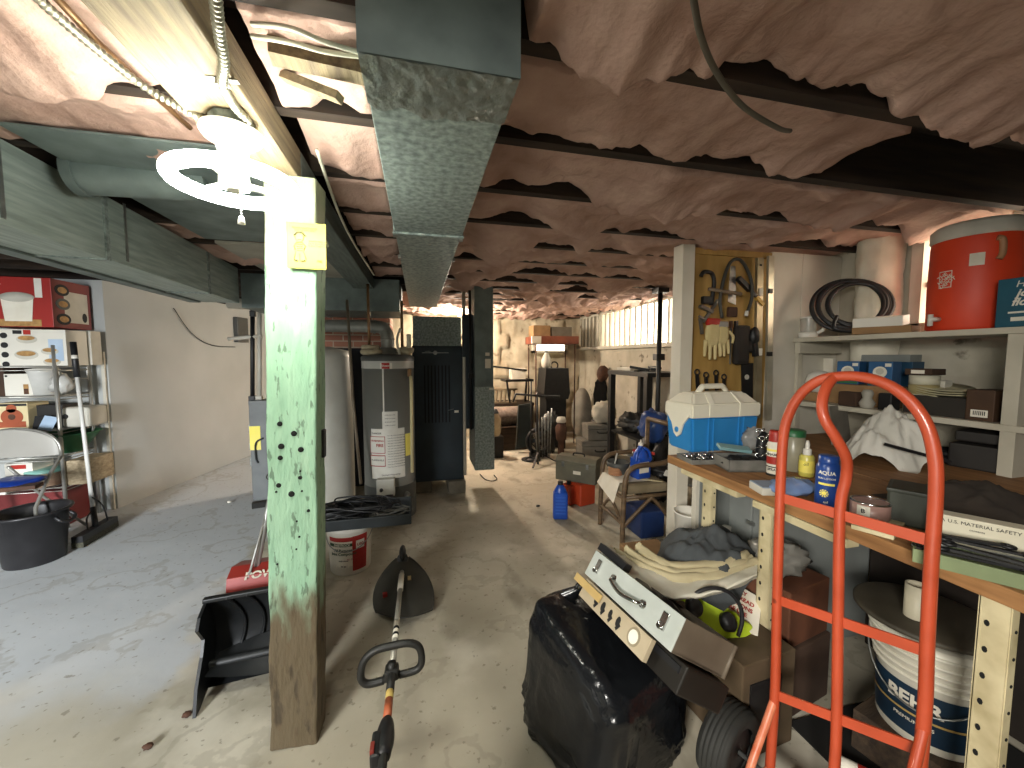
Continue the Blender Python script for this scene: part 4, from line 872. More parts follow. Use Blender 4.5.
def tyre(b, c, axis, R_, W, rim=True, grooves=3):
    M = Matrix.Translation(c) @ Vector(axis).to_track_quat('Z', 'Y').to_matrix().to_4x4()
    prof = [(R_*.58, -W*.42), (R_*.75, -W*.5), (R_*.9, -W*.49)]
    k = grooves
    for i in range(k+1):
        z0, z1 = -W*.42+W*.84*i/(k+1), -W*.42+W*.84*(i+1)/(k+1); cr = lambda z: R_*(1-.035*(2*z/W)**2*2)
        prof += [(cr(z0)*.965, z0+.001), (cr(z0), z0+.006), (cr(z1), z1-.006), (cr(z1)*.965, z1-.001)]
    prof += [(R_*.9, W*.49), (R_*.75, W*.5), (R_*.58, W*.42)]
    b.lathe(prof, 56, M, cap=False)
    return M
for c in (a0-ax*.12, a1+ax*.12):
    b = B(RUBBER); M = tyre(b, c, ax, .14, .10, grooves=4); w_ = b.obj('wheel', t)
    b = B(IRON); b.lathe([(.08, -.03), (.05, -.02), (.012, -.035), (.012, .035), (.05, .02), (.08, .03)], 24, M); b.obj('hub', w_)
# ================================================================== WORKBENCH
BZ = .95
BX0 = 1.355
BENCHW = mat('bench_plank', '#a5784a', '#7b5530', rough=.65, scale=3, detail=6, stretch=(12, 1, 12), bump=.1)
OLIVEP = mat('olive_paint', '#6f7a55', '#565f42', rough=.6)
GREYP = mat('grey_cabinet', '#8d918e', '#767a77', rough=.5, scale=3)
t = thing('workbench', 'long plank-topped workbench on perforated steel legs along the window wall', 'workbench', (0, 0, 0))
b = B(BENCHW); b.b6((BX0, -.4, BZ-.045), (BX0+.32, 1.905, BZ), .004); b.b6((BX0+.325, -.4, BZ-.045), (BX0+.65, 1.905, BZ), .004); b.b6((BX0+.655, -.4, BZ-.045), (2.9, 2.2, BZ), .004); b.obj('top', t)
b = B(CREAM); 
b.b6((BX0-.004, .95, BZ-.075), (BX0+.05, 1.32, BZ-.047)); b.b6((BX0+.01, 1.42, BZ-.075), (BX0+.06, 1.8, BZ-.047)); b.obj('edge_cleat', t)
HOLE = bpy.data.materials['hole_dark']
for y_ in (1.62, 1.28, .62, -.2):
    b = B(CREAM); b.b6((BX0+.03, y_-.02, 0), (BX0+.034, y_+.034, BZ-.046)); b.b6((BX0+.03, y_+.032, 0), (BX0+.075, y_+.036, BZ-.046)); b.b6((BX0+.034, y_-.022, 0), (BX0+.06, y_-.018, BZ-.046)); b.use(HOLE)
    z = .06
    while z < BZ-.06: b.lathe([(.0065, 0), (.0065, .0012)], 8, frame((BX0+.0298, y_+.018, z), (0, -1, 0), (0, 0, 1)) @ Matrix.Diagonal((.8, 1.3, 1, 1))); b.lathe([(.0045, 0), (.0045, .0012)], 8, frame((BX0+.05, y_-.0222, z), (1, 0, 0), (0, 0, 1))); z += .07
    b.obj('leg', t)
for y_ in (1.88, -.2):
    b = B(CREAM); b.b6((2.8, y_-.05, 0), (2.84, y_, BZ-.046)); b.obj('leg', t)
b = B(WPAINT); b.b6((BX0+.16, 1.86, 0), (BX0+.62, 1.895, BZ-.046)); b.use(GREYP); b.b6((BX0+.18, 1.855, .05), (BX0+.6, 1.86, BZ-.06)); b.obj('end_panel', t)
t = thing('steel_cabinet', 'grey steel cabinet standing under the far end of the workbench', 'cabinet', (0, 0, 0))
b = B(GREYP); b.b6((1.72, 1.5, .02), (2.3, 1.84, .86), .006); b.obj('body', t)
b = B(GREYP); b.b6((1.705, 1.52, .06), (1.72, 1.66, .83), .004); b.obj('door', t); b = B(GREYP); b.b6((1.705, 1.67, .06), (1.72, 1.82, .83), .004); b.obj('door', t)
b = B(STEEL); b.box((1.70, 1.67, .62), (.012, .05, .02)); b.obj('latch', t)
# ---------------------------------------------------------------- cool box
CB = mat('cooler_blue', '#2f86c6', '#2a79b6', rough=.4, scale=2); CW = mat('cooler_white', '#e7e2d0', '#dcd6c2', rough=.45, scale=2)
t = thing('cool_box', 'blue cool box with a cream hinged lid on the far end of the workbench', 'cool box', (1.735, 2.02, BZ+.0), (0, 0, .02))
W_, D_, H_ = .47, .235, .205
b = B(CB)
def taper(b, w0, d0, w1, d1, z0, z1, bev=.012):
    t_ = bmesh.new(); bmesh.ops.create_cube(t_, size=1)
    for v in t_.verts:
        k = v.co.z+.5; v.co = Vector((v.co.x*(w0+(w1-w0)*k), v.co.y*(d0+(d1-d0)*k), z0+(z1-z0)*k))
    bmesh.ops.bevel(t_, geom=list(t_.edges), offset=bev, segments=2, affect='EDGES'); t_.verts.index_update()
    b.add([v.co.copy() for v in t_.verts], [[v.index for v in f.verts] for f in t_.faces]); t_.free()
taper(b, W_-.03, D_-.02, W_, D_, 0, H_)
for x_ in (-.11, .10): b.box((x_-.012, -D_/2+.0, H_*.5), (.004, .012, H_*.94)); b.box((x_+.022, -D_/2, H_*.5), (.004, .012, H_*.94))
b.obj('body', t)
b = B(CW); taper(b, W_+.012, D_+.014, W_+.012, D_+.014, H_-.004, H_+.075, .008); taper(b, W_+.006, D_+.008, W_-.10, D_-.12, H_+.07, H_+.135, .012)
for x_ in (-.11, .10): b.bar((x_, -D_/2-.008, H_), (x_, -D_/2-.008, H_+.075), .03, .006, up=(0, 1, 0)); b.bar((x_, -D_/2-.006, H_+.075), (x_*.86, -.06, H_+.137), .03, .008)
b.obj('lid', t)
b = B(CW); b.tube(spl([(-.105, 0, H_+.13), (-.075, 0, H_+.165), (-.06, 0, H_+.168), (.06, 0, H_+.168), (.075, 0, H_+.165), (.105, 0, H_+.13)], 4), .012, 8, flat=1.5); b.obj('handle', t)
b = B(CW); b.prism([(-.11, .02), (.11, .02), (.09, -.005), (.05, -.05), (.028, -.11), (0, -.13), (-.028, -.11), (-.05, -.05), (-.09, -.005)], .01, frame((-W_/2+.001, 0, H_), (0, -1, 0), (0, 0, 1))); b.use(CB); b.lathe([(.016, .0), (.016, .014), (.008, .016)], 18, frame((-W_/2, 0, H_-.085), (0, -1, 0), (0, 0, 1))); b.obj('latch', t)
# ---------------------------------------------------------------- bench top: things in front of the cool box
def onb(x, y, z=BZ): return pz(x, y, z)
def bsolo(name, label, cat, b, x, y, rz=0, dz=.001, group=None): q_ = onb(x, y); return solo(name, label, cat, b, (q_.x, q_.y, BZ+dz), (0, 0, rz), group)
TIN = mat('grey_tin', '#8e8d86', '#6c6b65', rough=.45, metal=.4, scale=12)
t = thing('socket_tray', 'open grey tray of sockets lying in front of the cool box', 'tray', (*onb(704, 461)[:2], BZ+.001), (0, 0, -.15))
b = B(TIN); b.box((0, 0, .006), (.22, .15, .012), bev=.004); b.box((0, -.073, .014), (.22, .006, .022)); b.box((0, .073, .014), (.22, .006, .022)); b.box((-.108, 0, .014), (.006, .15, .022)); b.box((.108, 0, .014), (.006, .15, .022)); b.obj('tray_body', t)
R_ = random.Random(4)
for i in range(13):
    x_, y_ = -.085+.028*(i % 7), -.03+.055*(i//7); rr = .008+.006*R_.random()
    b = B(CHROME if i % 3 else IRON); b.lathe([(rr*.6, .012), (rr, .012), (rr, .034), (rr*.6, .034), (rr*.6, .018)], 12); o = b.obj('socket', None, (onb(704, 461).x+x_, onb(704, 461).y+y_, BZ+.002)); tag(o, f'steel socket standing in the grey tray, {ORD[i]} along', 'socket', 'sockets in the grey tray')
t = thing('tin_box', 'open grey tin full of small hardware on the workbench', 'tin', (*onb(742, 468)[:2], BZ+.001), (0, 0, -.25))
b = B(TIN); b.box((0, 0, .004), (.21, .15, .008))
for sx in (-1, 1): b.box((sx*.103, 0, .028), (.004, .15, .056))
for sy in (-1, 1): b.box((0, sy*.073, .028), (.21, .004, .056))
b.obj('tin', t); b = B(IRON)
b.blob((0, 0, .03), (.092, .062, .028), .5, 4, 6, 24, 14); b.obj('hardware', t)
b = B(mat('pale_teal', '#7fa3a5', '#6a8d90', rough=.5)); b.box((-.01, .06, .085), (.16, .05, .016), (.3, .12, .0), bev=.003); b.obj('tin_lid', t)
bsolo('clear_bag', 'crumpled clear plastic bag leaning by the cool box and the drill bits', 'bag', B(mat('clear_poly', '#b9b8b2', '#8c8b86', rough=.15, alpha=.55)).blob((0, 0, .07), (.06, .045, .075), .4, 2.5, 3, 22, 14, floor=0), 752, 452)
t = thing('chain_pile', 'dark heap of steel chain and bits standing near the red spray can', 'chain', (*onb(763, 469)[:2], BZ+.001))
b = B(IRON); b.box((0, 0, .02), (.09, .07, .04), bev=.004); b.obj('block', t)
b = B(CHROME)
for i in range(26): a = i*.9; b.torus((.028*math.cos(a), .022*math.sin(a), .05+.0058*i), .011, .003, 10, 5, Euler((a, i*.6, .3)).to_matrix().to_4x4())
b.obj('chain', t); b = B(IRON); b.blob((0, .01, .10), (.03, .026, .085), .3, 4, 2); b.obj('core', t)
b = B(GREYW); b.box((0, 0, .015), (.10, .10, .03), bev=.004); b.use(mat('slate_lid', '#8a97a8')); b.box((0, 0, .031), (.095, .095, .004)); bsolo('slim_case', 'slim grey plastic case on the bench beside the red spray can', 'case', b, 768, 492, -.3)
def spray(name, label, x, y, h_, r, body, capm, bands=(), cat='spray can', cap_h=.05, cap_r=None, deco=None):
    q_ = onb(x, y); t_ = thing(name, label, cat, (q_.x, q_.y, BZ+.001), (0, 0, -.85))
    b_ = B(body); b_.lathe([(r*.92, 0), (r, .006), (r, h_-.012), (r*.8, h_)], 24); b_.obj('can', t_)
    b_ = B(capm); cr_ = cap_r or r*.85; b_.lathe([(cr_, h_-.002), (cr_, h_+cap_h*.85), (cr_*.85, h_+cap_h), (0, h_+cap_h)], 20); b_.obj('cap', t_)
    if bands or deco:
        b_ = B()
        for z0, z1, m_ in bands: b_.use(m_); b_.lathe([(r+.0006, z0), (r+.0006, z1)], 24, cap=False)
        if deco: deco(b_)
        b_.obj('label', t_)
    return t_
def red_deco(b): 
    for z, s_ in ((.10, 'ENAMEL'), (.03, 'SPRAY')): cyl_text(b, s_, .016, -.2, z, .0332, INK, bold=.02)
spray('spray_can', 'red capped spray can with red and white bands behind the hand truck', 774, 475, .16, .032, PAPER, RED, ((.0, .01, INK), (.055, .09, RED), (.115, .125, YEL), (.04, .045, INK)), deco=red_deco)
spray('green_jar', 'pale jar with a green lid standing behind the hand truck tube', 792, 470, .17, .048, mat('pale_jar', '#a9a48d', '#8a8570', rough=.3), GREENP, cap_h=.03, cap_r=.049, cat='jar')
def y_deco(b): cyl_text(b, 'oil', .02, -.1, .06, .0312, INK)
tt = spray('spray_bottle', 'small yellow labelled bottle with a white pump top', 806, 476, .10, .03, mat('bottle_yellow', '#d9cf6a', '#c2b64f', rough=.3), WHITE, ((.02, .075, YEL),), cat='bottle', cap_h=.028, cap_r=.017, deco=y_deco)
b = B(WHITE); b.lathe([(.009, .125), (.009, .15), (.006, .165), (0, .165)], 12); b.obj('pump', tt)
b = B(mat('blue_film', '#8fa9d6', '#6f8bbd', rough=.15, scale=9, alpha=.85)); b.blob((0, 0, .03), (.11, .07, .03), .25, 3, 5, 24, 10, floor=0)
bsolo('blue_wrap', 'roll of pale blue plastic film lying behind the blue bottle', 'plastic film', b, 792, 494, .3)
q = onb(826, 508)
t = thing('blue_bottle', 'tall dark blue squeeze bottle with a yellow flower emblem', 'bottle', (q.x, q.y, BZ+.001), (0, 0, -.9))
NAVY = mat('bottle_navy', '#22468f', '#1b3876', rough=.3)
b = B(NAVY); b.lathe([(.032, 0), (.036, .008), (.036, .15), (.030, .168), (.026, .172), (.026, .172)], 24); b.obj('bottle', t)
b = B(NAVY); b.lathe([(.030, .170), (.030, .192), (.026, .195), (0, .195)], 24); b.obj('cap', t)
lb = B(); cyl_text(lb, 'AQUA', .018, -.1, .135, .0365, PAPER, bold=.02); cyl_text(lb, 'SUN LOTION', .009, -.1, .115, .0365, PAPER); printed_cyl(lb, -.1, .095, .05, .008, .0365, YEL); cyl_text(lb, 'spf', .012, -.1, .03, .0365, PAPER)
lb.use(YEL)
for i in range(10): a = i*math.pi/5; cyl_M = frame((.0366*math.sin(-.25), -.0366*math.cos(-.25), .062), (math.cos(-.25), math.sin(-.25), 0), (0, 0, 1)); lb.add([cyl_M @ Vector((.014*math.cos(a+d_), .014*math.sin(a+d_), .0006)) if d_ else cyl_M @ Vector((.004*math.cos(a), .004*math.sin(a), .0006)) for d_ in (0, .2, -.2)], [(0, 1, 2)])
lb.lathe([(.007, 0), (.007, .001)], 14, frame((.0366*math.sin(-.25), -.0366*math.cos(-.25), .062), (math.cos(-.25), math.sin(-.25), 0), (0, 0, 1))); lb.obj('label', t)
t = thing('paint_tin', 'small open tin with a silver rim on the bench behind the cross bar', 'tin', (*onb(869, 521)[:2], BZ+.016), (0, 0, -.95))
b = B(mat('tin_rose', '#9a7a70', '#7d6058', rough=.4, scale=9)); b.lathe([(.05, .0), (.052, .004), (.052, .05), (.052, .05)], 28); b.obj('tin', t)
b = B(CHROME); b.torus((0, 0, .053), .05, .0035, 28, 6); b.lathe([(.049, .05), (.044, .046), (0, .046)], 28, cap=False); b.obj('rim', t); lb = B(); cyl_text(lb, 'S', .03, -.35, .028, .0525, PAPER, bold=.02); printed_cyl(lb, -.35, .028, .035, .035, .0522, GREYW); cyl_text(lb, 'B', .02, -.35, .028, .0535, INK, bold=.03); lb.obj('label', t)
bsolo('wood_offcut', 'pale wooden offcut under the small open tin', 'offcut', B(CREAM).box((0, 0, .007), (.16, .10, .014), bev=.002), 878, 528, .4)
DOLIVE = mat('dark_canister', '#2c3024', '#1f2219', rough=.5)
bsolo('metal_box', 'dark olive metal box with a lid behind the open tin', 'box', B(DOLIVE).box((0, 0, .06), (.14, .12, .12), bev=.008).box((0, 0, .112), (.145, .125, .012), bev=.003), 912, 522, .5)
# white rag heap
RAG = mat('white_rag', '#d8d5cb', '#b9b6ab', rough=.9, scale=4)
def cloth(b, c, rx, ry, h_, seed, nu=40, nv=40, flo=0, fold=1.):
    def fn(u, v):
        x, y = 2*u-1, 2*v-1; r_ = math.sqrt(x*x+y*y)
        e = 1+.18*noise.fractal(Vector((math.atan2(y, x)*1.1, seed, 0)), .8, 2, 3)
        base_ = max(0, 1-(r_/1.15)**2)
        rg = 1-abs(noise.noise(Vector((x*2.2*fold+seed, y*1.6*fold, seed))))*1.9
        n_ = noise.fractal(Vector((x*2.2*fold, y*2.2*fold, seed*3.3)), .7, 2, 4)
        z = h_*(base_*(.78+.22*n_)+.09*rg*min(1, base_*2))
        return (c[0]+rx*x*e, c[1]+ry*y*e, max(flo, c[2]+z))
    return b.grid(fn, nu, nv)
bsolo('white_rag', 'heap of crumpled white cloth rags behind the hand truck on the bench', 'rag', cloth(B(RAG), (0, 0, 0), .17, .17, .29, 3, 46, 46), 886, 462, .3)
bsolo('grey_board', 'grey cardboard sheet leaning at the back of the bench beside the rags', 'board', B(mat('greyboard', '#8a857a', '#6f6a5f', rough=.8)).box((0, .0, .12), (.2, .015, .24), (-.15, 0, .2)), 838, 443)
bsolo('black_scraper', 'black handled tool lying across the white rags', 'tool', B(BLACK).bar((-.1, 0, .13), (.14, -.1, .06), .03, .015), 900, 470)
t = thing('blue_jar', 'pair-shaped blue plastic bottle behind the white rags', 'bottle', (*onb(920, 440)[:2], BZ+.001)); b = B(mat('deep_blue', '#12406f', '#0d3158', rough=.4)); b.lathe([(.05, 0), (.055, .01), (.055, .17), (.03, .2), (.03, .2)], 20); b.obj('bottle', t); b = B(BLACK); b.lathe([(.032, .2), (.032, .235), (0, .235)], 16); b.obj('cap', t)
o = copy_thing(t, 'second blue plastic bottle right beside the pair-shaped one', onb(934, 444)+Vector((.02, 0, .001)))
t['label'] = 'blue plastic bottle with a black cap just behind the white rags'; o['label'] = 'blue plastic bottle close to the orange tube, next to its twin'
# dark stack on the back of bench and the wrench tray
bsolo('radio_case', 'dark stacked equipment case at the back of the bench by the shelf upright', 'case', B(mat('near_black', '#221d18', '#15110e', rough=.6)).box((0, 0, .06), (.22, .2, .12), bev=.008).box((0.02, 0, .155), (.2, .18, .05), bev=.008), 985, 468, .2)
bsolo('coiled_hose', 'dark coil of hose in the shade beside the equipment case', 'hose', B(BLACK).torus((0, 0, .02), .08, .018, 30, 8).torus((0.01, 0, .05), .075, .016, 30, 8), 950, 462)
bsolo('dark_cloth', 'brown dark cloth spread over the middle of the bench', 'cloth', cloth(B(mat('dark_cloth', '#3a322a', '#261f19', rough=.95)), (0, 0, 0), .2, .18, .10, 9, 30, 30), 975, 508)
t = thing('white_carton', 'white carton with small printed lines standing behind the wrenches', 'box', (*onb(985, 556)[:2], BZ+.001), (0, 0, -1.02))
b = B(mat('carton_pale', '#cfc9b4', '#bdb69f', rough=.7)); b.box((0, 0, .05), (.20, .05, .10), bev=.002); b.use(INK)
MM = frame((0, -.0256, .05), (1, 0, 0), (0, 0, 1)); b.text('U.S. MATERIAL SAFETY', .013, MM @ TR((-.01, .035, 0))); b.text('contents', .008, MM @ TR((-.02, .02, 0))); b.text('A', .016, MM @ TR((-.085, .036, 0))); b.obj('carton', t)
GREENT = mat('green_tray', '#7d8a62', '#66724f', rough=.5)
b = B(GREENT); b.box((0, 0, .004), (.26, .12, .008)); b.box((0, -.058, .018), (.26, .006, .036)); b.box((0, .058, .018), (.26, .006, .036)); b.box((-.128, 0, .018), (.006, .12, .036)); b.box((.128, 0, .018), (.006, .12, .036))
q = onb(985, 572); solo('wrench_tray', 'shallow green metal tray holding black wrenches at the bench edge', 'tray', b, (q.x, q.y, BZ+.001), (0, 0, -1.02))
def spanner(L_, r_):
    b = B(STEEL if rnd.random() > .6 else IRON); b.bar((-L_/2, 0, 0), (L_/2, 0, 0), .014, .006); b.torus((-L_/2-.008, 0, 0), r_, .005, 16, 6); b.torus((L_/2+.008, 0, 0), r_*.8, .0045, 16, 6); return b
for i, (dx, dy, dz, a) in enumerate([(-.02, .02, .03, .2), (.0, -.01, .038, .05), (.02, .015, .046, .3), (-.01, -.02, .054, -.1), (.01, .01, .062, .15), (.0, .03, .07, .35)]):
    solo('wrench', ['bottom wrench against the white carton', 'dark wrench second from the bottom of the pile', 'steel wrench crossing the middle of the pile', 'wrench lying nearest the bench edge', 'upper wrench with a shiny ring end', 'topmost wrench of the pile in the green tray'][i], 'wrench', spanner(.17-.01*i, .012+.001*(i % 3)), (q.x+dx, q.y+dy, BZ+dz), (0, .04, -1.02+a), group='wrenches in the green tray')
# ================================================================== WINDOW-WALL SHELVES
SHP = mat('shelf_paint', '#c9c3b2', '#aaa391', rough=.6, scale=3)
t = thing('wall_shelves', 'white painted two-tier wooden shelves fixed to the window wall above the bench', 'shelves', (0, 0, 0))
ZS, ZL = 1.635, 1.19
b = B(SHP); b.b6((2.6, .2, ZS-.03), (3.04, 2.26, ZS), .003); b.obj('upper_shelf', t)
b = B(SHP); b.b6((2.6, .2, ZL-.03), (3.04, 2.26, ZL), .003); b.obj('lower_shelf', t)
b = B(SHP); b.b6((2.61, 1.165, BZ+.001), (3.04, 1.215, ZL-.031)); b.b6((2.61, 1.165, ZL), (3.04, 1.215, ZS-.031)); b.obj('upright', t)
b = B(SHP); b.b6((2.62, 2.22, ZS-.11), (3.0, 2.26, ZS-.031)); b.b6((2.66, 2.262, BZ), (2.70, 2.285, ZS-.04)); b.obj('end_bracket', t)
def onx(x, y, X): return px(x, y, X)
# upper shelf: things from the tool board toward the camera
t = thing('mixer_jug', 'small white plastic jug with a handle at the end of the upper shelf', 'jug', (2.68, onx(808, 335, 2.68).y, ZS+.001))
b = B(WHITE); b.lathe([(.055, 0), (.058, .01), (.058, .035), (.045, .04), (.042, .04)], 24); b.obj('base', t)
b = B(mat('clear_jug', '#c9c7bd', '#a9a79d', rough=.15, alpha=.6)); b.lathe([(.045, .04), (.05, .13), (.05, .14)], 24); b.obj('beaker', t)
b = B(WHITE); b.tube(spl([(.0, -.05, .135), (.02, -.09, .13), (.02, -.095, .06), (.01, -.06, .03)], 5), .012, 8); b.torus((0, 0, .14), .05, .006, 24, 6); b.obj('handle', t)
q = onx(847, 333, 2.78); b = B(BLACK)
HM = Euler((1.2, 0, -.75)).to_matrix().to_4x4()
for i, R_ in enumerate((.185, .17, .18, .15, .16)): b.torus((.012*i-.02, -.012*i, .195+.006*(i % 2)), R_, .0135, 40, 8, HM)
b.tube(spl([(-.12, -.02, .12), (-.16, -.04, .04), (-.06, -.12, .012), (.05, -.16, .012)], 6), .0125)
solo('hose_coil', 'black coiled hose standing on the upper shelf beside the white jug', 'hose', b, (q.x, q.y, ZS+.012))
q = onx(880, 330, 2.66)
t = thing('white_carton', 'white carton tilted on a flat brown carton on the upper shelf beside the hose', 'box', (q.x, q.y, ZS+.045), (0, -.12, .35)); b = B(BOXW); b.box((0, 0, .03), (.14, .22, .055), bev=.003); b.obj('carton', t)
solo('brown_carton', 'flat brown carton lying under the tilted white carton', 'box', B(CARD).box((0, 0, .02), (.16, .26, .04), bev=.002), (q.x+.01, q.y-.02, ZS+.001), (0, 0, .3))
oc = Vector((2.80, 1.44, ZS+.001)); t = thing('drink_cooler', 'large orange round drinks cooler with a spigot on the upper shelf', 'cooler', oc)
OC = mat('cooler_orange', '#dc4420', '#c83618', rough=.5, scale=3)
R_ = .165
b = B(OC); b.lathe([(R_*.95, 0), (R_, .015), (R_*1.02, .22), (R_, .44), (R_*.98, .46)], 48)
b.obj('tub', t); b = B(GREYW); b.lathe([(R_*1.0, .46), (R_*1.03, .47), (R_*1.03, .52), (R_*.9, .54), (0, .545)], 40); b.obj('lid', t)
va = math.atan2(-oc.x, oc.y)  # direction of the camera measured from -Y
rot0 = Euler((0, 0, -math.atan2(oc.x, oc.y))).to_matrix().to_4x4()
lb = B()
lb.at(rot0); printed_cyl(lb, -.62, .26, .055, .085, R_*1.024, PAPER); printed_cyl(lb, -.62, .26, .049, .077, R_*1.027, OC)
cyl_M = frame((R_*1.03*math.sin(-.62), -R_*1.03*math.cos(-.62), .26), (math.cos(-.62), math.sin(-.62), 0), (0, 0, 1)) @ Matrix.Rotation(.6, 4, 'Z')
lb.use(PAPER)
for i, s_ in enumerate(('THE', 'HOME', 'DEPOT')): lb.text(s_, .024, cyl_M @ TR((0, .02-.021*i, .0)), bold=.02)
printed_cyl(lb, .02, .34, .05, .06, R_*1.025, PAPER); lb.at(); lb.obj('label', t)
b = B(WHITE); b.at(rot0); b.tube([(R_*math.sin(-.72), -R_*math.cos(-.72), .06), ((R_+.05)*math.sin(-.72), -(R_+.05)*math.cos(-.72), .06)], .012); b.tube([((R_+.045)*math.sin(-.72), -(R_+.045)*math.cos(-.72), .085), ((R_+.045)*math.sin(-.72), -(R_+.045)*math.cos(-.72), .025)], .011); b.at(); b.obj('spigot', t)
b = B(mat('handle_tan', '#b98a63', '#9c7250', rough=.5)); b.at(rot0); b.tube(spl([((R_+.01)*math.sin(a_), -(R_+.01)*math.cos(a_), z_) for a_, z_ in ((.36, .43), (.46, .42), (.48, .36), (.42, .33))], 5), .013, 8); b.at(); b.obj('handle', t)
t = thing('grout_box', 'teal carton with slanted white lettering beside the orange drinks cooler', 'box', (2.70, 1.096, ZS+.001), (0, 0, 0))
TEAL = mat('carton_teal', '#17566a', '#124757', rough=.55)
b = B(TEAL); b.box((0, 0, .11), (.16, .34, .22), bev=.003); b.obj('carton', t); lb = B(PAPER); MM = frame((-.081, 0, .11), (0, -1, 0), (0, 0, 1))
lb.text('H.I.R. Pruf', .04, MM @ TR((-.03, .08, 0)), shear=.2); lb.text('joint filler', .046, MM @ TR((-.02, .04, 0)), bold=.03, shear=.3); lb.text('floor grout', .046, MM @ TR((-.02, .0, 0)), bold=.03, shear=.3); lb.quad(MM @ TR((0, -.045, 0)), .26, .008); lb.quad(MM @ TR((0, -.075, 0)), .24, .018); lb.obj('lettering', t)
solo('brown_crate', 'dark brown wooden crate standing on the teal carton', 'crate', B(DCARD).box((0, 0, .11), (.16, .2, .012)).box((0, -.1, .10), (.16, .016, .20)).box((0, .1, .10), (.16, .016, .20)).box((0, 0, .006), (.16, .2, .012)).box((.07, 0, .1), (.012, .2, .2)), (2.70, 1.04, ZS+.222))
# lower shelf
BXB = mat('carton_blue', '#2a5f8f', '#214d78', rough=.5)
def onl(x, y): return pz(x, y, ZL)
def bulb_front(b, w_, h_, M):
    b.use(PAPER); b.lathe([(.035, 0), (.035, .002)], 18, M @ TR((0, .01, 0))); b.use(GREYW); b.lathe([(.02, .002), (.02, .003)], 14, M @ TR((0, .015, 0))); b.quad(M @ TR((0, -.04, .0)), .022, .03); b.use(GREENP); b.quad(M @ TR((0, -h_*.42, 0)), w_*.9, .014); b.use(PAPER); b.quad(M @ TR((w_*.32, h_*.36, 0)), .03, .02)
for i, (x_, lab) in enumerate(((845, 'blue bulb carton on the lower shelf, farther from the camera of the pair'), (878, 'blue bulb carton on the lower shelf, second of the pair toward the tape rolls'))):
    q = onl(x_, 402 + 3*i); b = B(BXB); b.box((0, 0, .075), (.10, .12, .15), bev=.003); bulb_front(b, .12, .15, frame((-.051, 0, .075), (0, -1, 0), (0, 0, 1)))
    solo('bulb_carton', lab, 'box', b, (2.80, px(x_, 380, 2.75).y, ZL+.132), (0, 0, .25-.1*i), 'blue bulb cartons')
solo('low_carton', 'brown low carton under the two blue bulb cartons', 'box', B(CARD).box((0, 0, .065), (.16, .36, .13), bev=.003), (2.80, px(860, 380, 2.75).y, ZL+.001))
solo('teal_carton', 'dark blue carton standing behind the two blue bulb cartons', 'box', B(mat('carton_navy', '#1f4560', '#17364c', rough=.5)).box((0, 0, .14), (.1, .26, .28), bev=.003), (2.96, px(893, 372, 2.96).y, ZL+.001))
solo('grey_plank', 'flat grey box resting on the dark blue carton under the upper shelf', 'box', B(GREYP).box((0, 0, .02), (.10, .30, .045), bev=.003), (2.95, px(888, 350, 2.95).y, ZL+.282))
solo('white_globe', 'round white lamp globe on the lower shelf by the tool board', 'globe', B(WHITE).lathe([(.04, 0), (.075, .03), (.085, .075), (.07, .125), (.03, .15), (0, .152)], 24), (2.78, px(820, 372, 2.78).y, ZL+.061))
solo('low_carton', 'plain carton under the round white globe', 'box', B(CARD).box((0, 0, .03), (.2, .14, .06), bev=.003), (2.78, px(820, 372, 2.78).y, ZL+.001))
q = px(822, 352, 2.95); solo('white_packet', 'white paper packet leaning behind the globe under the upper shelf', 'packet', B(PAPER).box((0, 0, .15), (.03, .18, .3), (0, -.05, 0), bev=.003), (2.96, q.y, ZL+.001))
y0 = px(922, 400, 2.72).y
for i, (r_, h_, m_, lab) in enumerate(((.085, .055, 'cream', 'lowest and widest cream tape roll of the stack'), (.075, .045, 'ivory', 'second cream tape roll from the shelf'), (.062, .05, 'tan', 'tan tape roll third from the shelf'), (.062, .05, 'pale', 'topmost pale tape roll of the stack'))):
    m = mat('tape_'+m_, {'cream': '#cfc7a8', 'ivory': '#d5ceb4', 'tan': '#a89a6c', 'pale': '#cdc9b4'}[m_], rough=.5)
    z = ZL+.002+[0, .057, .104, .156][i]; b = B(m); b.lathe([(r_*.55, 0), (r_, 0), (r_, h_), (r_*.55, h_), (r_*.55, 0)], 30, cap=False)
    solo('tape_roll', lab, 'tape', b, (2.74+.008*(i % 2), y0+.004*i, z), group='tape rolls stacked on the lower shelf')
solo('small_box', 'small dark box with a printed label lying on the stack of tape rolls', 'box', B(DCARD).box((0, 0, .018), (.11, .12, .034), bev=.003).use(PAPER).box((-.056, 0, .018), (.002, .06, .02)), (2.745, y0+.01, ZL+.21))
solo('white_block', 'small white box standing beside the tape roll stack', 'box', B(GREYW).box((0, 0, .09), (.06, .05, .18), bev=.003), (2.80, px(942, 395, 2.8).y, ZL+.001))
for i, (x_, m_, h_, lab) in enumerate(((852, DCARD, .09, 'dark brown box behind the hand truck handle on the lower shelf'), (868, mat('dusty_white', '#a9a497'), .11, 'dusty white gadget beside the tape rolls on the lower shelf'), (890, BLACK, .10, 'black device between the white gadget and the tape rolls'))):
    y_ = px(x_, 398, 2.66).y; b = B(m_)
    if i == 1: b.lathe([(.03, 0), (.04, .03), (.022, .06), (.03, .09), (.02, .11), (0, .112)], 18)
    else: b.box((0, 0, h_/2), (.07, .11 if i == 0 else .07, h_), bev=.008)
    solo(('dark_box', 'gadget', 'device')[i], lab, ('box', 'gadget', 'device')[i], b, (2.655, y_, ZL+.001))
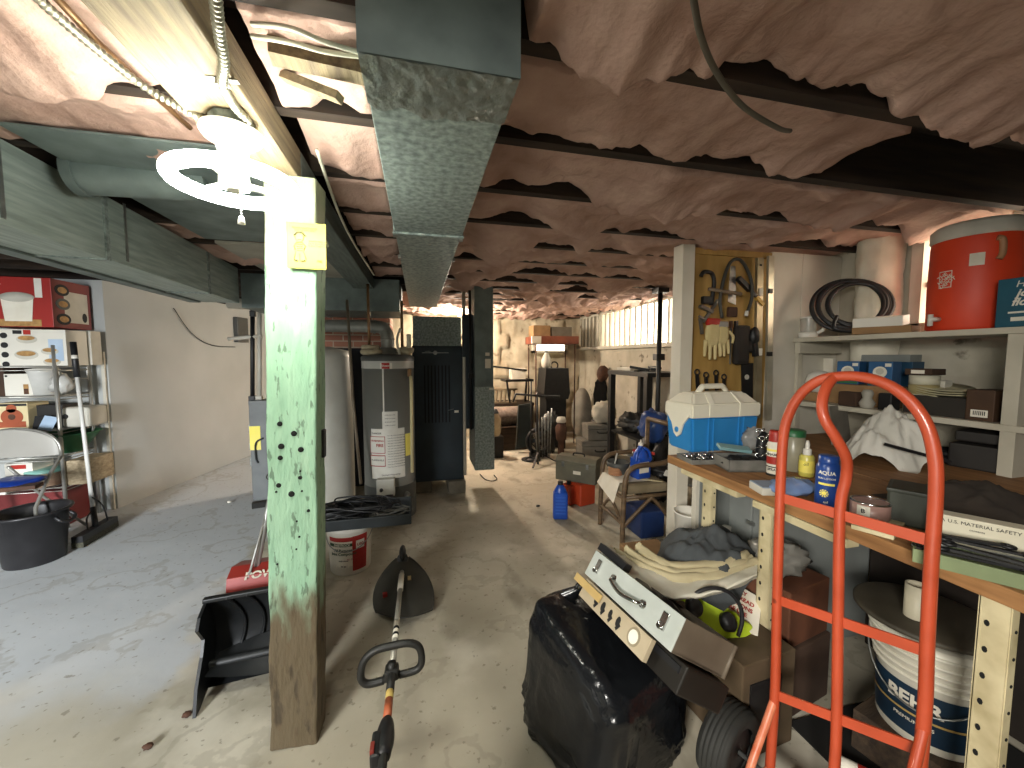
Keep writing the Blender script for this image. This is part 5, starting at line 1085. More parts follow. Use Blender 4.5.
q = px(960, 405, 2.78); t = thing('dark_crate', 'long dark box holding pale plates on the lower shelf', 'box', (2.78, q.y+.02, ZL+.001)); b = B(mat('charcoal_box', '#2c2822', '#1f1b16', rough=.7)); b.box((0, 0, .05), (.26, .30, .10), bev=.006); b.obj('box', t)
o = B(mat('plate_cream', '#c6bf9f', '#b2ab8a', rough=.5))
for i in range(4): o.lathe([(.05, .012*i), (.11, .012*i+.012), (.112, .012*i+.014), (.05, .012*i+.004), (0, .012*i+.004)], 30)
solo('plate_stack', 'stack of cream plates on the long dark box', 'plates', o, (2.76, q.y+.06, ZL+.102), (.12, -.1, 0))
t = thing('labelled_box', 'brown box with a white barcode label beside the shelf upright', 'box', (2.72, px(988, 408, 2.7).y, ZL+.001)); b = B(mat('chestnut', '#4b3320', '#3a2718', rough=.7)); b.box((0, 0, .075), (.16, .10, .15), bev=.004); b.obj('carton', t); b = B(PAPER); b.box((-.081, 0, .035), (.002, .06, .035)); b.use(INK)
for i in range(7): b.box((-.0825, -.02+.0065*i, .037), (.001, .003, .02))
b.obj('barcode_label', t)
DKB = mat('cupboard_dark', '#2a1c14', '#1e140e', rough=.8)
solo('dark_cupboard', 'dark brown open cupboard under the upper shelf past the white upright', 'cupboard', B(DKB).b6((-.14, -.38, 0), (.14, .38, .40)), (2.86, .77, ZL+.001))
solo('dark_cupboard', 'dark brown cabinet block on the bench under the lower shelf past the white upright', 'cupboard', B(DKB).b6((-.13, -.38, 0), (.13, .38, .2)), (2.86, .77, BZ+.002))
# ================================================================== TOOLS ON THE BOARD
TY = 2.295
def tp(x, y, o=0.): return py(x, y, TY-o)
def tsolo(name, label, cat, b, x, y, o=.012, rot=(0, 0, 0)): return solo(name, label, cat, b, tp(x, y, o), rot)
S = lambda n: n*2.6/390  # pixels to metres at the board
solo('hose_loop', 'dark rubber hose bent in a tall loop on the tool board', 'hose', B(mat('hose_grey', '#3b3a33', '#2b2a24', rough=.6)).tube(spl([tp(a, c_, .05) for a, c_ in ((722, 318), (720, 300), (724, 278), (730, 263), (737, 259), (744, 264), (751, 280), (752, 296), (749, 308), (747, 312))], 6), .011, 10).use(WHITE).tube([tp(747, 311, .05), tp(746, 316, .05)], .012))
t = thing('clamp', 'black bar clamp with a curved jaw hanging at the top of the tool board', 'clamp', tp(707, 285, .025)); o_ = tp(707, 285, .025)
b = B(IRON); b.tube(spl([tp(a, c_, .025)-o_ for a, c_ in ((701, 276), (704, 272), (711, 273), (714, 280), (713, 292), (711, 305))], 5), .014, 8); b.box((0, 0, -.1), (.07, .03, .05), bev=.006); b.obj('frame', t); b = B(mat('clamp_wood', '#8a7660', '#6b5a47')); b.tube([tp(709, 289, .05)-o_, tp(741, 294, .05)-o_], .012, 10); b.obj('handle', t)
solo('pipe_wrench', 'grey pipe wrench hanging on the tool board near the white post', 'wrench', B(mat('wrench_grey', '#84817a', '#5d5b55', rough=.4, metal=.6)).bar(tp(703, 322, .02), tp(718, 300, .02), .02, .016).bar(tp(700, 306, .02), tp(712, 312, .02), .03, .02).bar(tp(699, 316, .03), tp(706, 320, .03), .012, .012).bar(tp(700, 318, .01), tp(702, 334, .01), .02, .014))
solo('pad_saw', 'pale steel hand saw blade hanging behind the hose loop', 'saw', B(STEEL).prism([(-.02, .14), (.02, .14), (.035, -.12), (-.03, -.1)], .003, frame(tp(732, 287, .012), (1, 0, 0), (0, 0, 1))).use(BROWN_ID).box(tp(732, 312, .012), (.08, .02, .07), bev=.01))
b = B(IRON); b.bar(tp(738, 278, .03), tp(750, 290, .03), .03, .03); b.bar(tp(745, 284, .03), tp(763, 304, .03), .014, .02); b.use(mat('yellow_grip', '#c9a24a', '#a88436', rough=.5)).bar(tp(756, 297, .03), tp(763, 305, .03), .022, .022); solo('hammer', 'hammer with a yellow grip hanging across the hose loop', 'hammer', b)
GLV = mat('glove_leather', '#d6c796', '#bcab78', rough=.85, scale=5, bump=.15)
def glove(name, label, x0, y0, dx, sc, cuff):
    t = thing(name, label, 'glove', tp(x0, y0, .03)); o_ = tp(x0, y0, .03)
    T_ = lambda x, y, o=.03: tp(x0+(x*sc), y0+y*sc, o)-o_
    b = B(GLV); b.blob(T_(0, 8), (.058*sc, .018, .085*sc), .1, 2, 2, 18, 12, power=.7)
    for i, (fx, L_) in enumerate(((-8, 22), (-3, 26), (2, 26), (7, 22))): b.tube(spl([T_(fx*.9, 14), T_(fx+dx*.5, 22), T_(fx*1.05+dx, 14+L_*.75)], 4), lambda k: .0135*sc*(1-.35*k*k), 8)
    b.tube(spl([T_(8, 4), T_(13, 10), T_(12, 18)], 4), lambda k: .014*sc*(1-.3*k), 8); b.obj('hand', t)
    b = B(cuff); b.box(T_(0, -4), (.10*sc, .03, .05*sc), bev=.01); b.obj('cuff', t)
glove('work_glove', 'cream leather work glove hanging fingers down on the tool board', 713, 326, 0, 1.0, RED)
glove('work_glove', 'second leather work glove with a grey back behind the cream one', 722, 328, .5, .85, mat('cuff_grey', '#8f8f8a'))
DKH = mat('holster_dark', '#241d17', '#18130f', rough=.7)
tsolo('tool_holster', 'black leather tool holster hanging below the hammer', 'holster', B(DKH).box((0, 0, -.0), (.11, .05, .27), bev=.02).box((.08, -.005, .03), (.05, .04, .16), (0, .2, 0), bev=.015), 741, 345, .03)
b = B(IRON); b.blob((0, 0, 0), (.035, .03, .06), .15, 2, 6); b.bar((0, 0, -.02), (.02, 0, -.14), .028, .03); tsolo('drill', 'dark electric drill hanging grip down beside the holster', 'drill', b, 754, 336, .05)
solo('long_file', 'thin steel file hanging beside the gloves', 'file', B(STEEL).bar(tp(731, 326, .015), tp(730, 364, .015), .012, .006).use(BROWN_ID).bar(tp(731, 321, .015), tp(731, 328, .015), .02, .016))
solo('chisel', 'slim chisel hanging between file and holster', 'chisel', B(STEEL).bar(tp(736, 330, .015), tp(735, 362, .015), .014, .006).use(BLACK).bar(tp(736, 321, .015), tp(736, 332, .015), .022, .018))
solo('hand_saw', 'dark hand saw with a round hole hanging low on the tool board', 'saw', B(IRON).prism([(-.05, .12), (.05, .12), (.06, -.16), (-.03, -.16)], .006, frame(tp(746, 380, .012), (1, 0, 0), (0, 0, 1))).use(GREYW).lathe([(.018, 0), (.018, .009)], 16, frame(tp(746, 377, .012), (1, 0, 0), (0, 0, 1))))
b = B(IRON)
for a, c_ in ((697, 375), (706, 378), (716, 376), (724, 380)): b.bar(tp(a, c_, .02), tp(a+1, c_+17, .02), .018, .016); b.torus(tp(a, c_-3, .02), .018, .005, 14, 6, Euler((math.pi/2, 0, 0)).to_matrix().to_4x4())
solo('pliers_rack', 'rack of dark pliers hanging behind the cool box lid', 'pliers', b)
LEV = mat('level_metal', '#a79a7c', '#83775c', rough=.35, metal=.5)
t = thing('spirit_level', 'long bare metal spirit level hanging upright at the edge of the tool board', 'spirit level', tp(761, 330, .02)); o_ = tp(761, 330, .02)
b = B(LEV); b.bar(tp(759.5, 258, .02)-o_, tp(757, 418, .02)-o_, .022, .05); b.obj('beam', t); b = B(PAPER); b.box(tp(761, 292, .036)-o_, (.026, .006, .05)); b.box(tp(760.5, 352, .036)-o_, (.026, .006, .05)); b.use(INK).box(tp(761, 265, .036)-o_, (.012, .004, .012)); b.obj('vials', t)
t = thing('spirit_level', 'second longer level with black end hanging nearest the white boards', 'spirit level', tp(770, 330, .02)); o_ = tp(770, 330, .02)
b = B(mat('level_pale', '#c9c2ae', '#aaa48f', rough=.3, metal=.5)); b.bar(tp(770.5, 256, .02)-o_, tp(768, 420, .02)-o_, .02, .045); b.obj('beam', t); b = B(BLACK); b.box(tp(770.5, 291, .034)-o_, (.03, .012, .03)); b.box(tp(769.5, 354, .034)-o_, (.04, .012, .03)); b.obj('end_caps', t)
# ================================================================== UNDER THE BENCH
q = pd(930, 668, 1.40); bx, by = q.x, q.y
t = thing('paint_bucket', 'white and navy five gallon paint bucket with a wire bail under the bench', 'bucket', (bx, by, .165), (0, 0, -math.atan2(bx, by)-.12))
NV = mat('bucket_navy', '#1a3347', '#122536', rough=.4)
b = B(mat('bucket_cream', '#dcd8ca', '#c4bfae', rough=.5)); b.lathe([(.13, 0), (.135, .01), (.143, .22), (.147, .225), (.147, .245), (.152, .25), (.152, .27), (.156, .275), (.156, .30), (.160, .305), (.160, .335), (.165, .34), (.165, .365), (.15, .37)], 48)
for z_ in (.235, .262, .29, .32, .352): b.torus((0, 0, z_), .146+.16*(z_-.225), .006, 44, 6)
b.obj('body', t)
lb = B(NV); lb.lathe([(.1365, .03), (.1445, .205)], 48, cap=False); cyl_text(lb, 'BEHR', .06, -.12, .155, .1445, PAPER, bold=.035); lb.use(mat('gold_line', '#b79a5a')); lb.lathe([(.1415, .105), (.1421, .113)], 48, cap=False); cyl_text(lb, 'PREMIUM PLUS', .016, -.1, .085, .1425, PAPER); lb.obj('label', t)
b = B(STEEL); b.tube([(.166*math.cos(a), -.166*math.sin(a), .315-.17*math.sin(a)) for a in [math.pi*i/20 for i in range(21)]], .003, 6); b.obj('bail_handle', t)
b = B(mat('lid_dark', '#4d473b', '#3c372d', rough=.6)); b.lathe([(.0, .375), (.19, .375), (.20, .38), (.20, .392), (.19, .396), (.06, .40), (0, .40)], 44, TR((-.03, .05, 0))); b.obj('lid', t)
solo('white_cup', 'white plastic pipe piece standing on the dark lid of the paint bucket', 'pipe', B(mat('pvc_old', '#c9c1aa', '#b0a890', rough=.5)).lathe([(.032, 0), (.032, .12), (.027, .12), (.027, .004)], 24), (bx-.04, by+.03, .566))
q = pz(885, 742, .02); solo('caulk_tube', 'white and red printed tube lying on the floor in front of the paint bucket', 'tube', B(PAPER).cyl((-.1, 0, .025), (.1, 0, .025), .025).use(RED).cyl((-.03, 0, .025), (.03, 0, .025), .0255), (bx-.26, by+.0, .008), (0, 0, -.9))
solo('shade_block', 'big dark block added for the shade under the bench behind the paint bucket', 'shade block', B(mat('shade_brown', '#241b14', '#18110c', rough=.9)).box((0, 0, .33), (.5, 1.5, .66), bev=.01), (2.5, .72, .002))  # dark block added so the space below the bench reads as shade
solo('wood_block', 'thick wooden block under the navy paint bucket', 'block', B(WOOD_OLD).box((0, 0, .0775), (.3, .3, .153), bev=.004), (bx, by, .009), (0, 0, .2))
solo('shade_sheet', 'flat black sheet added to stand for shade on the floor under the bench', 'shade sheet', B(mat('shade_black', '#15130f', '#0e0c0a', rough=.95)).b6((1.45, .0, .0), (2.2, 1.2, .006), .002), (0, 0, .001))  # black sheet added to darken the floor where shade lies
solo('brown_carton', 'reddish brown carton on the low crate beside the cream bench leg', 'box', B(mat('russet', '#6b4029', '#4f2e1d', rough=.8)).box((0, 0, .12), (.28, .3, .24), bev=.006), (1.56, 1.39, .302), (0, 0, .2))
t = thing('low_crate', 'dark low crate under the bench with an open black front', 'crate', (1.56, 1.39, 0), (0, 0, .2)); b = B(DCARD); b.box((0, 0, .15), (.30, .32, .29), bev=.006); b.obj('crate', t); b = B(BLACK); b.box((-.151, 0, .15), (.004, .24, .2)); b.obj('opening', t)
b = B(mat('poly_grey', '#9d9a92', '#6f6d66', rough=.2, alpha=.8)); b.blob((0, 0, .06), (.11, .10, .07), .4, 2.6, 9, 24, 14, floor=0); solo('clear_bag', 'crumpled clear plastic bag on the reddish carton under the bench', 'bag', b, (1.56, 1.37, .545))
t = thing('white_bottle', 'white detergent bottle standing in front of the grey cabinet', 'bottle', (1.60, 1.62, .0)); 
q = pd(726, 545, 2.12); zb = q.z-.11
t.location = (q.x, q.y, zb); b = B(WHITE); b.lathe([(.045, 0), (.05, .01), (.05, .13), (.025, .18), (.018, .185)], 24); b.obj('bottle', t); b = B(WHITE); b.lathe([(.022, .185), (.022, .215), (0, .215)], 16); b.obj('cap', t)
b = B(CARD); b.box((0, 0, zb/2-.002), (.16, .16, zb-.004), bev=.004); solo('carton_stand', 'upright carton under the white detergent bottle', 'box', b, (q.x, q.y, 0))
q = pd(690, 512, 2.34); t = thing('plastic_pail', 'small white plastic pail with faint print beside the bench end panel', 'pail', (q.x, q.y, q.z-.19)); b = B(WHITE); b.lathe([(.07, 0), (.073, .005), (.088, .185), (.094, .188), (.094, .195), (.086, .195), (.07, .012), (0, .012)], 32); b.obj('pail', t); b = B(); cyl_text(b, 'mix', .03, .1, .11, .084, GREYP); b.obj('print', t)
b = B(DCARD); b.box((0, 0, (q.z-.19)/2-.002), (.2, .2, q.z-.196), bev=.004); solo('carton_stand', 'tall carton under the small white pail', 'box', b, (q.x, q.y, 0))
# ================================================================== PILE IN FRONT OF THE BENCH
BAGM = mat('bag_black', '#0e0f11', '#15171a', rough=.2, scale=5, bump=.6, bscale=8, spec=.4)
def bagf(u, v):
    a = 2*math.pi*u; bt = math.pi*(v-.5); sg = lambda x, p_: math.copysign(abs(x)**p_, x)
    d = Vector((sg(math.cos(a), .34)*sg(math.cos(bt), .24), sg(math.sin(a), .34)*sg(math.cos(bt), .24), sg(math.sin(bt), .34)))
    k = 1+.05*noise.fractal(d*1.4+Vector((3, 1, 2)), .8, 2, 3)
    w_ = 1-abs(noise.noise(Vector((d.x*3.2+d.z*2, d.y*3.2, d.z*2.6+5))))*2.4
    w2 = 1-abs(noise.noise(Vector((d.x*7+d.z*5, d.y*7-d.z*2, d.z*5+1))))*2.4
    low = max(.12, min(1., .75-d.z)); k += (.05*max(-.3, w_)+.03*max(-.3, w2))*low
    x, y, z = d.x*.225*k, d.y*.25*k, .225+d.z*.225*k
    z += .06*(d.y-.2)*(d.z+1)*.5-.03*d.x*(d.z+1)*.5
    x -= .05*max(0, -d.z)*k
    return (x, y, max(.0, z))
BAG0 = Vector((.70, 1.35, 0)); BR = .32
t = thing('rubbish_bag', 'bulging glossy black rubbish bag on the floor beside the tilted metal case', 'bag', BAG0, (0, 0, BR))
b = B(BAGM); b.grid(bagf, 130, 80, cu=True); b.obj('bag', t)
b = B(BAGM); q0 = Euler((0, 0, -BR)).to_matrix() @ (pd(580, 588, 1.68)-BAG0)
for dy in (0, .012): b.grid(lambda u, v: Vector((-.19+.16*u, .22+dy-.03*u, .42)).lerp(q0+Vector(((u-.5)*.07, dy, 0)), v)+Vector((0, .02*math.sin(6*u+3*v), .012*math.sin(9*u))), 12, 10)
b.obj('tied_corner', t)
CASEM = mat('case_grey', '#b9beb8', '#a3a8a2', rough=.5, scale=6, bump=.05)
CASES = mat('case_side', '#6a5f50', '#574c3f', rough=.6)
CL, CWd, CH = .529, .236, .108
tc = thing('metal_case', 'pale grey metal toolbox lying open and tilted on the rubbish bag', 'toolbox', (.806, 1.251, .520), (-.583, -.071, -1.481))
b = B(CASEM); b.box((0, -CWd/2, CH/2), (CL, .006, CH), bev=.002); b.use(CASES); b.box((0, CWd/2, CH/2), (CL, .006, CH), bev=.002); b.box((CL/2-.003, 0, CH/2), (.006, CWd, CH), bev=.002); b.box((-CL/2+.003, 0, CH/2), (.006, CWd, CH), bev=.002); b.box((0, 0, .004), (CL, CWd, .008)); b.tube([(CL/2, CWd/2, 0), (CL/2, CWd/2, CH)], .007); b.obj('body', tc)
b = B(CHROME); b.tube(spl([(-.09, -CWd/2-.004, .062), (-.075, -CWd/2-.028, .055), (0, -CWd/2-.034, .04), (.075, -CWd/2-.028, .05), (.09, -CWd/2-.004, .058)], 6), .007, 8, flat=.7); b.lathe([(.016, 0), (.013, .006)], 14, frame((-.092, -CWd/2-.003, .062), (1, 0, 0), (0, 0, 1))); b.lathe([(.016, 0), (.013, .006)], 14, frame((.092, -CWd/2-.003, .058), (1, 0, 0), (0, 0, 1))); b.obj('handle', tc)
for sx in (-.2, .2):
    b = B(CHROME); b.box((sx, -CWd/2-.006, .06), (.028, .008, .055), bev=.003); b.torus((sx, -CWd/2-.012, .045), .012, .003, 16, 6, Euler((math.pi/2-.4, 0, 0)).to_matrix().to_4x4()); b.obj('latch', tc)
b = B(BLACK); b.blob((-.05, 0, .07), (.2, .08, .04), .4, 3, 7, 28, 12); b.obj('tools_inside', tc)
def incase(v): return tc.matrix_basis @ Vector(v)
def casesolo(name, label, cat, b, group=None): # built in the tilted case's frame
    o = b.obj(name, None, (.806, 1.251, .520), (-.583, -.071, -1.481)); return tag(o, label, cat, group)
b = B(BLACK); b.bar((-.28, -.09, .13), (-.10, -.075, .12), .035, .03); b.use(GREYW).bar((-.24, -.05, .13), (-.14, -.04, .125), .03, .02); casesolo('torch', 'black and grey torch lying on the end of the open metal case', 'torch', b)
b = B(mat('manual_card', '#b5a78d', '#9c8e74', rough=.8)); b.box((-.02, -.115, -.045), (.42, .02, .075), bev=.002); b.use(INK)
for i, (x_, w_) in enumerate(((-.12, .03), (-.07, .035), (-.02, .03), (.03, .034))): b.lathe([(w_*.4, 0), (w_*.4, .0015)], 10, frame((x_, -.1254, -.045), (1, 0, 0), (0, 0, 1)) @ Matrix.Diagonal((.8, 1.3, 1, 1))); b.box((x_+.008, -.1256, -.06), (.012, .001, .025), (0, .5, 0))
b.use(mat('manual_ring', '#8f846c')); b.lathe([(.03, 0), (.03, .0015)], 24, frame((.12, -.1254, -.045), (1, 0, 0), (0, 0, 1))); b.use(PAPER).lathe([(.022, .0015), (.022, .0025)], 24, frame((.12, -.1254, -.045), (1, 0, 0), (0, 0, 1)))
casesolo('printed_carton', 'flat tan carton printed with tool pictures wedged between bag and metal case', 'box', b)
casesolo('wood_ruler', 'pale wooden stick wedged above the printed tan carton', 'stick', B(mat('ruler', '#c8ab72', '#b0945c', rough=.6)).box((-.19, -.135, -.03), (.2, .006, .03)))
b = B(mat('underbox', '#1c1712', '#13100c', rough=.5)); b.box((.05, .02, -.05), (.5, .19, .085), bev=.006); b.use(BLACK).box((.05, -.078, -.03), (.46, .008, .02)); casesolo('dark_case', 'dark brown case under the tilted metal toolbox', 'case', b)
# carton under the clothes
t = thing('big_carton', 'large brown carton under the clothes pile and hi-vis vest', 'box', (1.23, 1.43, 0), (0, 0, .1)); b = B(mat('dark_kraft', '#564531', '#41341f', rough=.9)); b.box((0, 0, .19), (.27, .62, .38), bev=.006); b.obj('carton', t); b = B(BLACK); b.box((-.02, -.311, .2), (.16, .004, .2)); b.obj('black_panel', t)
WCL = mat('white_cloth', '#d9d5c6', '#c2bda9', rough=.9, scale=5); KHK = mat('khaki_cloth', '#b3a888', '#988d6d', rough=.9, scale=6); GCL = mat('charcoal_cloth', '#44484a', '#34383a', rough=.92, scale=8)
def drape(name, label, m, c, rx, ry, h_, seed, rz=0, fold=1, cat='cloth', rot=None): return solo(name, label, cat, cloth(B(m), (0, 0, 0), rx, ry, h_, seed, 44, 44, flo=-1, fold=fold), c, rot or (0, 0, rz))
HIV = mat('hi_vis', '#d4ee3a', '#b8d628', rough=.7, scale=6)
def ribbon(name, label, cat, m, pts, wd, th, seed): # crumpled strip through picture points (x, y, depth)
    P_ = spl([pd(*p_) for p_ in pts], 8); n = len(P_); o_ = P_[0].copy()
    def fn(u, v):
        i = min(n-1, int(u*(n-1)+.5)); t_ = (P_[min(n-1, i+1)]-P_[max(0, i-1)]).normalized(); s_ = t_.cross(FWD).normalized()
        a = 2*math.pi*v; ww = wd(u) if callable(wd) else wd
        k = 1+.3*noise.fractal(Vector((u*5, math.cos(a)*1.5, seed)), .8, 2, 3)
        return P_[i]-o_+s_*(ww*math.cos(a)*k)+FWD*(-th*math.sin(a)*(1+.8*noise.noise(Vector((u*7, a, seed)))))
    return solo(name, label, cat, B(m).grid(fn, n, 18, cv=True), o_)
lo_ = spl([pd(601, 553, 1.702), pd(618, 571, 1.574), pd(645, 592, 1.501), pd(680, 599, 1.464), pd(720, 591, 1.482), pd(757, 575, 1.556)], 8); hi_ = spl([pd(612, 546, 1.852), pd(632, 556, 1.767), pd(660, 568, 1.710), pd(690, 574, 1.691), pd(725, 570, 1.710), pd(757, 562, 1.767)], 8)
def sheet(u, v):
    i = min(len(lo_)-1, int(u*(len(lo_)-1)+.5)); a = lo_[i]-lo_[0]; c_ = hi_[i]-lo_[0]; w2 = abs(2*v-1); p_ = a.lerp(c_, w2)
    n_ = noise.fractal(Vector((u*6, v*2.5, 8)), .8, 2, 4); p_ = p_+Vector((0, 0, (.018 if v < .5 else -.05)*math.sin(math.pi*w2)+.014*n_))
    return p_
solo('white_sheet', 'white cotton cloth curving along the bottom of the clothes pile', 'cloth', B(WCL).grid(sheet, len(lo_), 25, cv=False), lo_[0])
for i in range(3):
    ribbon('khaki_trousers', ['lowest fold of khaki trousers on the white cloth', 'middle folded khaki trousers in the clothes pile', 'upper folded khaki trousers under the charcoal jacket'][i], 'trousers', KHK, [(614+12*i, 553-3*i, 1.76), (640+8*i, 567-3*i, 1.67), (675, 578-5*i, 1.60+.02*i), (710, 577-6*i, 1.61+.02*i), (740, 569-5*i, 1.64+.02*i), (757-5*i, 564-4*i, 1.67+.02*i)], .024, .025, 10+i)
solo('carton_stand', 'brown carton holding up the back of the clothes pile', 'box', B(CARD).box((0, 0, .2), (.25, .3, .4), bev=.006), (1.26, 1.88, .002))
q = pd(706, 566, 1.84); drape('charcoal_jacket', 'charcoal grey jacket heaped on top of the clothes pile', GCL, (q.x-.02, q.y-.03, q.z+.01), .26, .2, .22, 33, .4, .8, 'jacket')
q = pd(682, 573, 1.72); b = B(mat('glove_brown', '#3b2a22', '#281c16', rough=.6)); b.blob((0, 0, .02), (.06, .04, .025), .35, 3, 2)
for i in range(5): a = -.6+.3*i; b.tube(spl([(.03*math.cos(a), .03*math.sin(a)-.01, .025), (.08*math.cos(a), .07*math.sin(a)-.01, .04), (.115*math.cos(a), .10*math.sin(a)-.01, .02)], 4), .011, 8)
solo('leather_gloves', 'dark brown leather glove lying on the charcoal jacket', 'glove', b, q, (0, .2, -.5))
q = pd(718, 583, 1.70); b = B(BLACK); b.blob((0, 0, .02), (.06, .035, .022), .35, 3, 8)
for i in range(4): a = -.5+.3*i; b.tube(spl([(.03*math.cos(a), .03*math.sin(a), .02), (.08*math.cos(a), .06*math.sin(a), .035), (.11*math.cos(a), .085*math.sin(a), .015)], 4), .011, 8)
solo('leather_gloves', 'black leather glove lying beside the brown one', 'glove', b, q+Vector((-.03, .02, .01)), (0, .2, -1.2))
ribbon('hi_vis_vest', 'bright yellow hi-vis vest draped over the carton behind the metal case', 'vest', HIV, [(672, 594, 1.62), (692, 596, 1.60), (706, 606, 1.58), (720, 622, 1.57), (735, 632, 1.58), (746, 640, 1.60), (752, 644, 1.62)], lambda u: .022+.030*math.sin(math.pi*min(1, u*.95))+.02*u, .02, 4)
t = thing('ear_defenders', 'black ear defenders with a thin headband lying over the hi-vis vest', 'ear defenders', pd(720, 620, 1.5)); o_ = pd(720, 620, 1.5)
b = B(BLACK); b.tube(spl([pd(a, c_, 1.49)-o_ for a, c_ in ((692, 612), (691, 600), (700, 591), (715, 588), (730, 593), (740, 606), (742, 622), (738, 636))], 6), .0075, 8); b.obj('headband', t)
for (a, c_) in ((694, 607), (728, 622)):
    b = B(BLACK); b.lathe([(.02, -.02), (.032, -.014), (.034, .01), (.024, .022), (0, .024)], 22, Matrix.Translation(pd(a, c_, 1.50)-o_) @ Euler((.9, .5, 0)).to_matrix().to_4x4()); b.obj('ear_cup', t)
t = thing('printed_board', 'white boxed board with red printed lines leaning beside the hi-vis vest', 'box', (0, 0, 0)); M_ = frame(pd(732, 600, 1.66), pd(750, 625, 1.60)-pd(705, 598, 1.66), pd(770, 589, 1.72)-pd(750, 625, 1.60))
b = B(PAPER); b.at(M_); b.box((0, 0, -.02), (.23, .17, .035), bev=.002); b.at(); b.obj('board', t); b = B(INKRED)
for i in range(5): b.text(('ASSEMBLY', 'CAUTION READ', 'INSTRUCTIONS', 'BEFORE USE', 'KEEP DRY')[i], .024, M_ @ TR((-.0, .06-.03*i, -.0015)), bold=.03)
b.obj('red_print', t)
# ================================================================== RATTAN CHAIR AND NEIGHBOURS
RAT = mat('rattan', '#6f5a42', '#4a3a2a', rough=.5, scale=9, stretch=(1, 1, 3))
YN, YF = 2.72, 3.14
n_ = lambda x, y: py(x, y, YN); f_ = lambda x, y: py(x, y, YF)
t = thing('rattan_chair', 'low rattan armchair loaded with odds and ends beside the workbench', 'chair', (0, 0, 0))
fl0 = n_(622, 547); fl0.z = 0.0; bl0 = f_(600, 525); bl0.z = 0
nr = Vector((2.02, YN, 0)); fr = Vector((2.02, YF, 0)); AZ = n_(650, 465).z
sz = .43
for lab, base_, Y_ in (('n', fl0, YN), ('f', bl0, YF)):
    b = B(RAT); x0 = base_.x; b.tube(spl([(x0, Y_, 0), (x0+.005, Y_, .3), (x0+.02, Y_, AZ-.10), (x0+.07, Y_, AZ-.02), (x0+.16, Y_, AZ), (1.9, Y_, AZ+.01), (2.02, Y_, AZ+.06)], 6), .02, 10); b.obj('arm', t)
    b = B(RAT); b.tube([(2.0, Y_, 0), (2.02, Y_, AZ+.3)], .02, 10); b.obj('leg', t)
    b = B(RAT); b.tube([(x0, Y_, sz-.04), (2.01, Y_, sz-.04)], .016, 8); b.tube(spl([(x0+.01, Y_, .16), (x0+.2, Y_, .33), (x0+.26, Y_, sz-.05)], 5), .015, 8); b.tube(spl([(1.99, Y_, .16), (x0+.3, Y_, .33), (x0+.24, Y_, sz-.05)], 5), .015, 8); b.obj('side_brace', t)
for z_ in (.18, sz-.04):
    for xa, xb in ((fl0.x, bl0.x), (2.0, 2.0)): b = B(RAT); b.tube([(xa, YN, z_), (xb, YF, z_)], .015, 8); b.obj('rail', t)
b = B(RAT); b.tube(spl([(fl0.x+.01, YN, .14), (fl0.x+.01, (YN+YF)/2, .3), (bl0.x+.01, YF, .14)], 6), .013, 8); b.obj('front_arch', t)
b = B(RAT); b.tube([(2.02, YN, AZ+.3), (2.02, YF, AZ+.3)], .02, 10); b.obj('back_rail', t)
b = B(mat('seat_pad', '#8d8068', '#746850', rough=.9, scale=6)); b.b6((fl0.x+.02, YN+.02, sz-.03), (1.97, YF-.02, sz+.05), .03); b.obj('seat_cushion', t)
seatz = sz+.052
b = B(PAPER); P0 = Vector((fl0.x-.0, YF-.06, seatz)); b.grid(lambda u, v: (fl0.x+.30-.34*u+.0*v, YN+.08+.30*v, seatz+.004 if u < .85 else seatz+.004-(u-.85)*1.1*(1-.5*v)), 14, 10); solo('brown_paper', 'sheet of pale paper hanging over the front edge of the rattan chair', 'paper', b)
t = thing('coolant_jug', 'blue one gallon coolant jug with a handle standing on the rattan chair', 'jug', (1.70, 2.90, seatz+.001), (0, 0, .2))
JUG = mat('jug_blue', '#1f52b8', '#173f95', rough=.3)
q = py(640, 478, 2.90); t.location.x = q.x
b = B(JUG); b.box((0, 0, .09), (.14, .11, .18), bev=.02, seg=3); b.lathe([(.075, .165), (.06, .21), (.03, .255), (.022, .262), (.022, .275)], 20, Matrix.Diagonal((1, .8, 1, 1))); b.obj('jug', t)
b = B(JUG); b.tube(spl([(.015, -.02, .255), (.06, -.03, .225), (.082, -.035, .15)], 5), .013, 8); b.tube(spl([(-.015, -.02, .255), (-.06, -.03, .225), (-.08, -.035, .15)], 5), .011, 8); b.obj('handle', t)
b = B(WHITE); b.lathe([(.02, .274), (.02, .295), (.006, .30), (.004, .325), (0, .325)], 16); b.obj('cap', t); b = B(PAPER); b.box((-.01, -.0565, .10), (.10, .003, .09)); b.use(INK).box((-.01, -.0585, .12), (.09, .002, .03)); b.use(PAPER).box((.072, 0, .09), (.004, .07, .12)); b.obj('label', t)
b = B(mat('tan_cord', '#b3845f', '#97694a', rough=.7))
for i in range(5): b.torus((0, 0, .012+.013*i), .055-.003*(i % 2), .0085, 24, 6)
q = py(620, 462, 3.0); solo('cord_coil', 'coil of tan cord lying on the rattan chair beside the coolant jug', 'cord', b, (q.x-.03, 3.02, seatz+.001))
q = py(608, 455, 3.0); t = thing('seat_pan', 'dark shallow pan with a screwdriver on the far edge of the chair', 'pan', (q.x+.03, YF+.0, AZ+.012) if False else (fl0.x+.13, YF-.1, seatz+.09)); b = B(HD); b.lathe([(.06, -.086), (.09, -.02), (.10, .02), (.095, .02), (.06, -.08), (0, -.08)], 28); b.obj('pan', t); b = B(GREYW); b.tube([(-.04, 0, -.02), (.0, .02, .09)], .007); b.obj('rod', t)
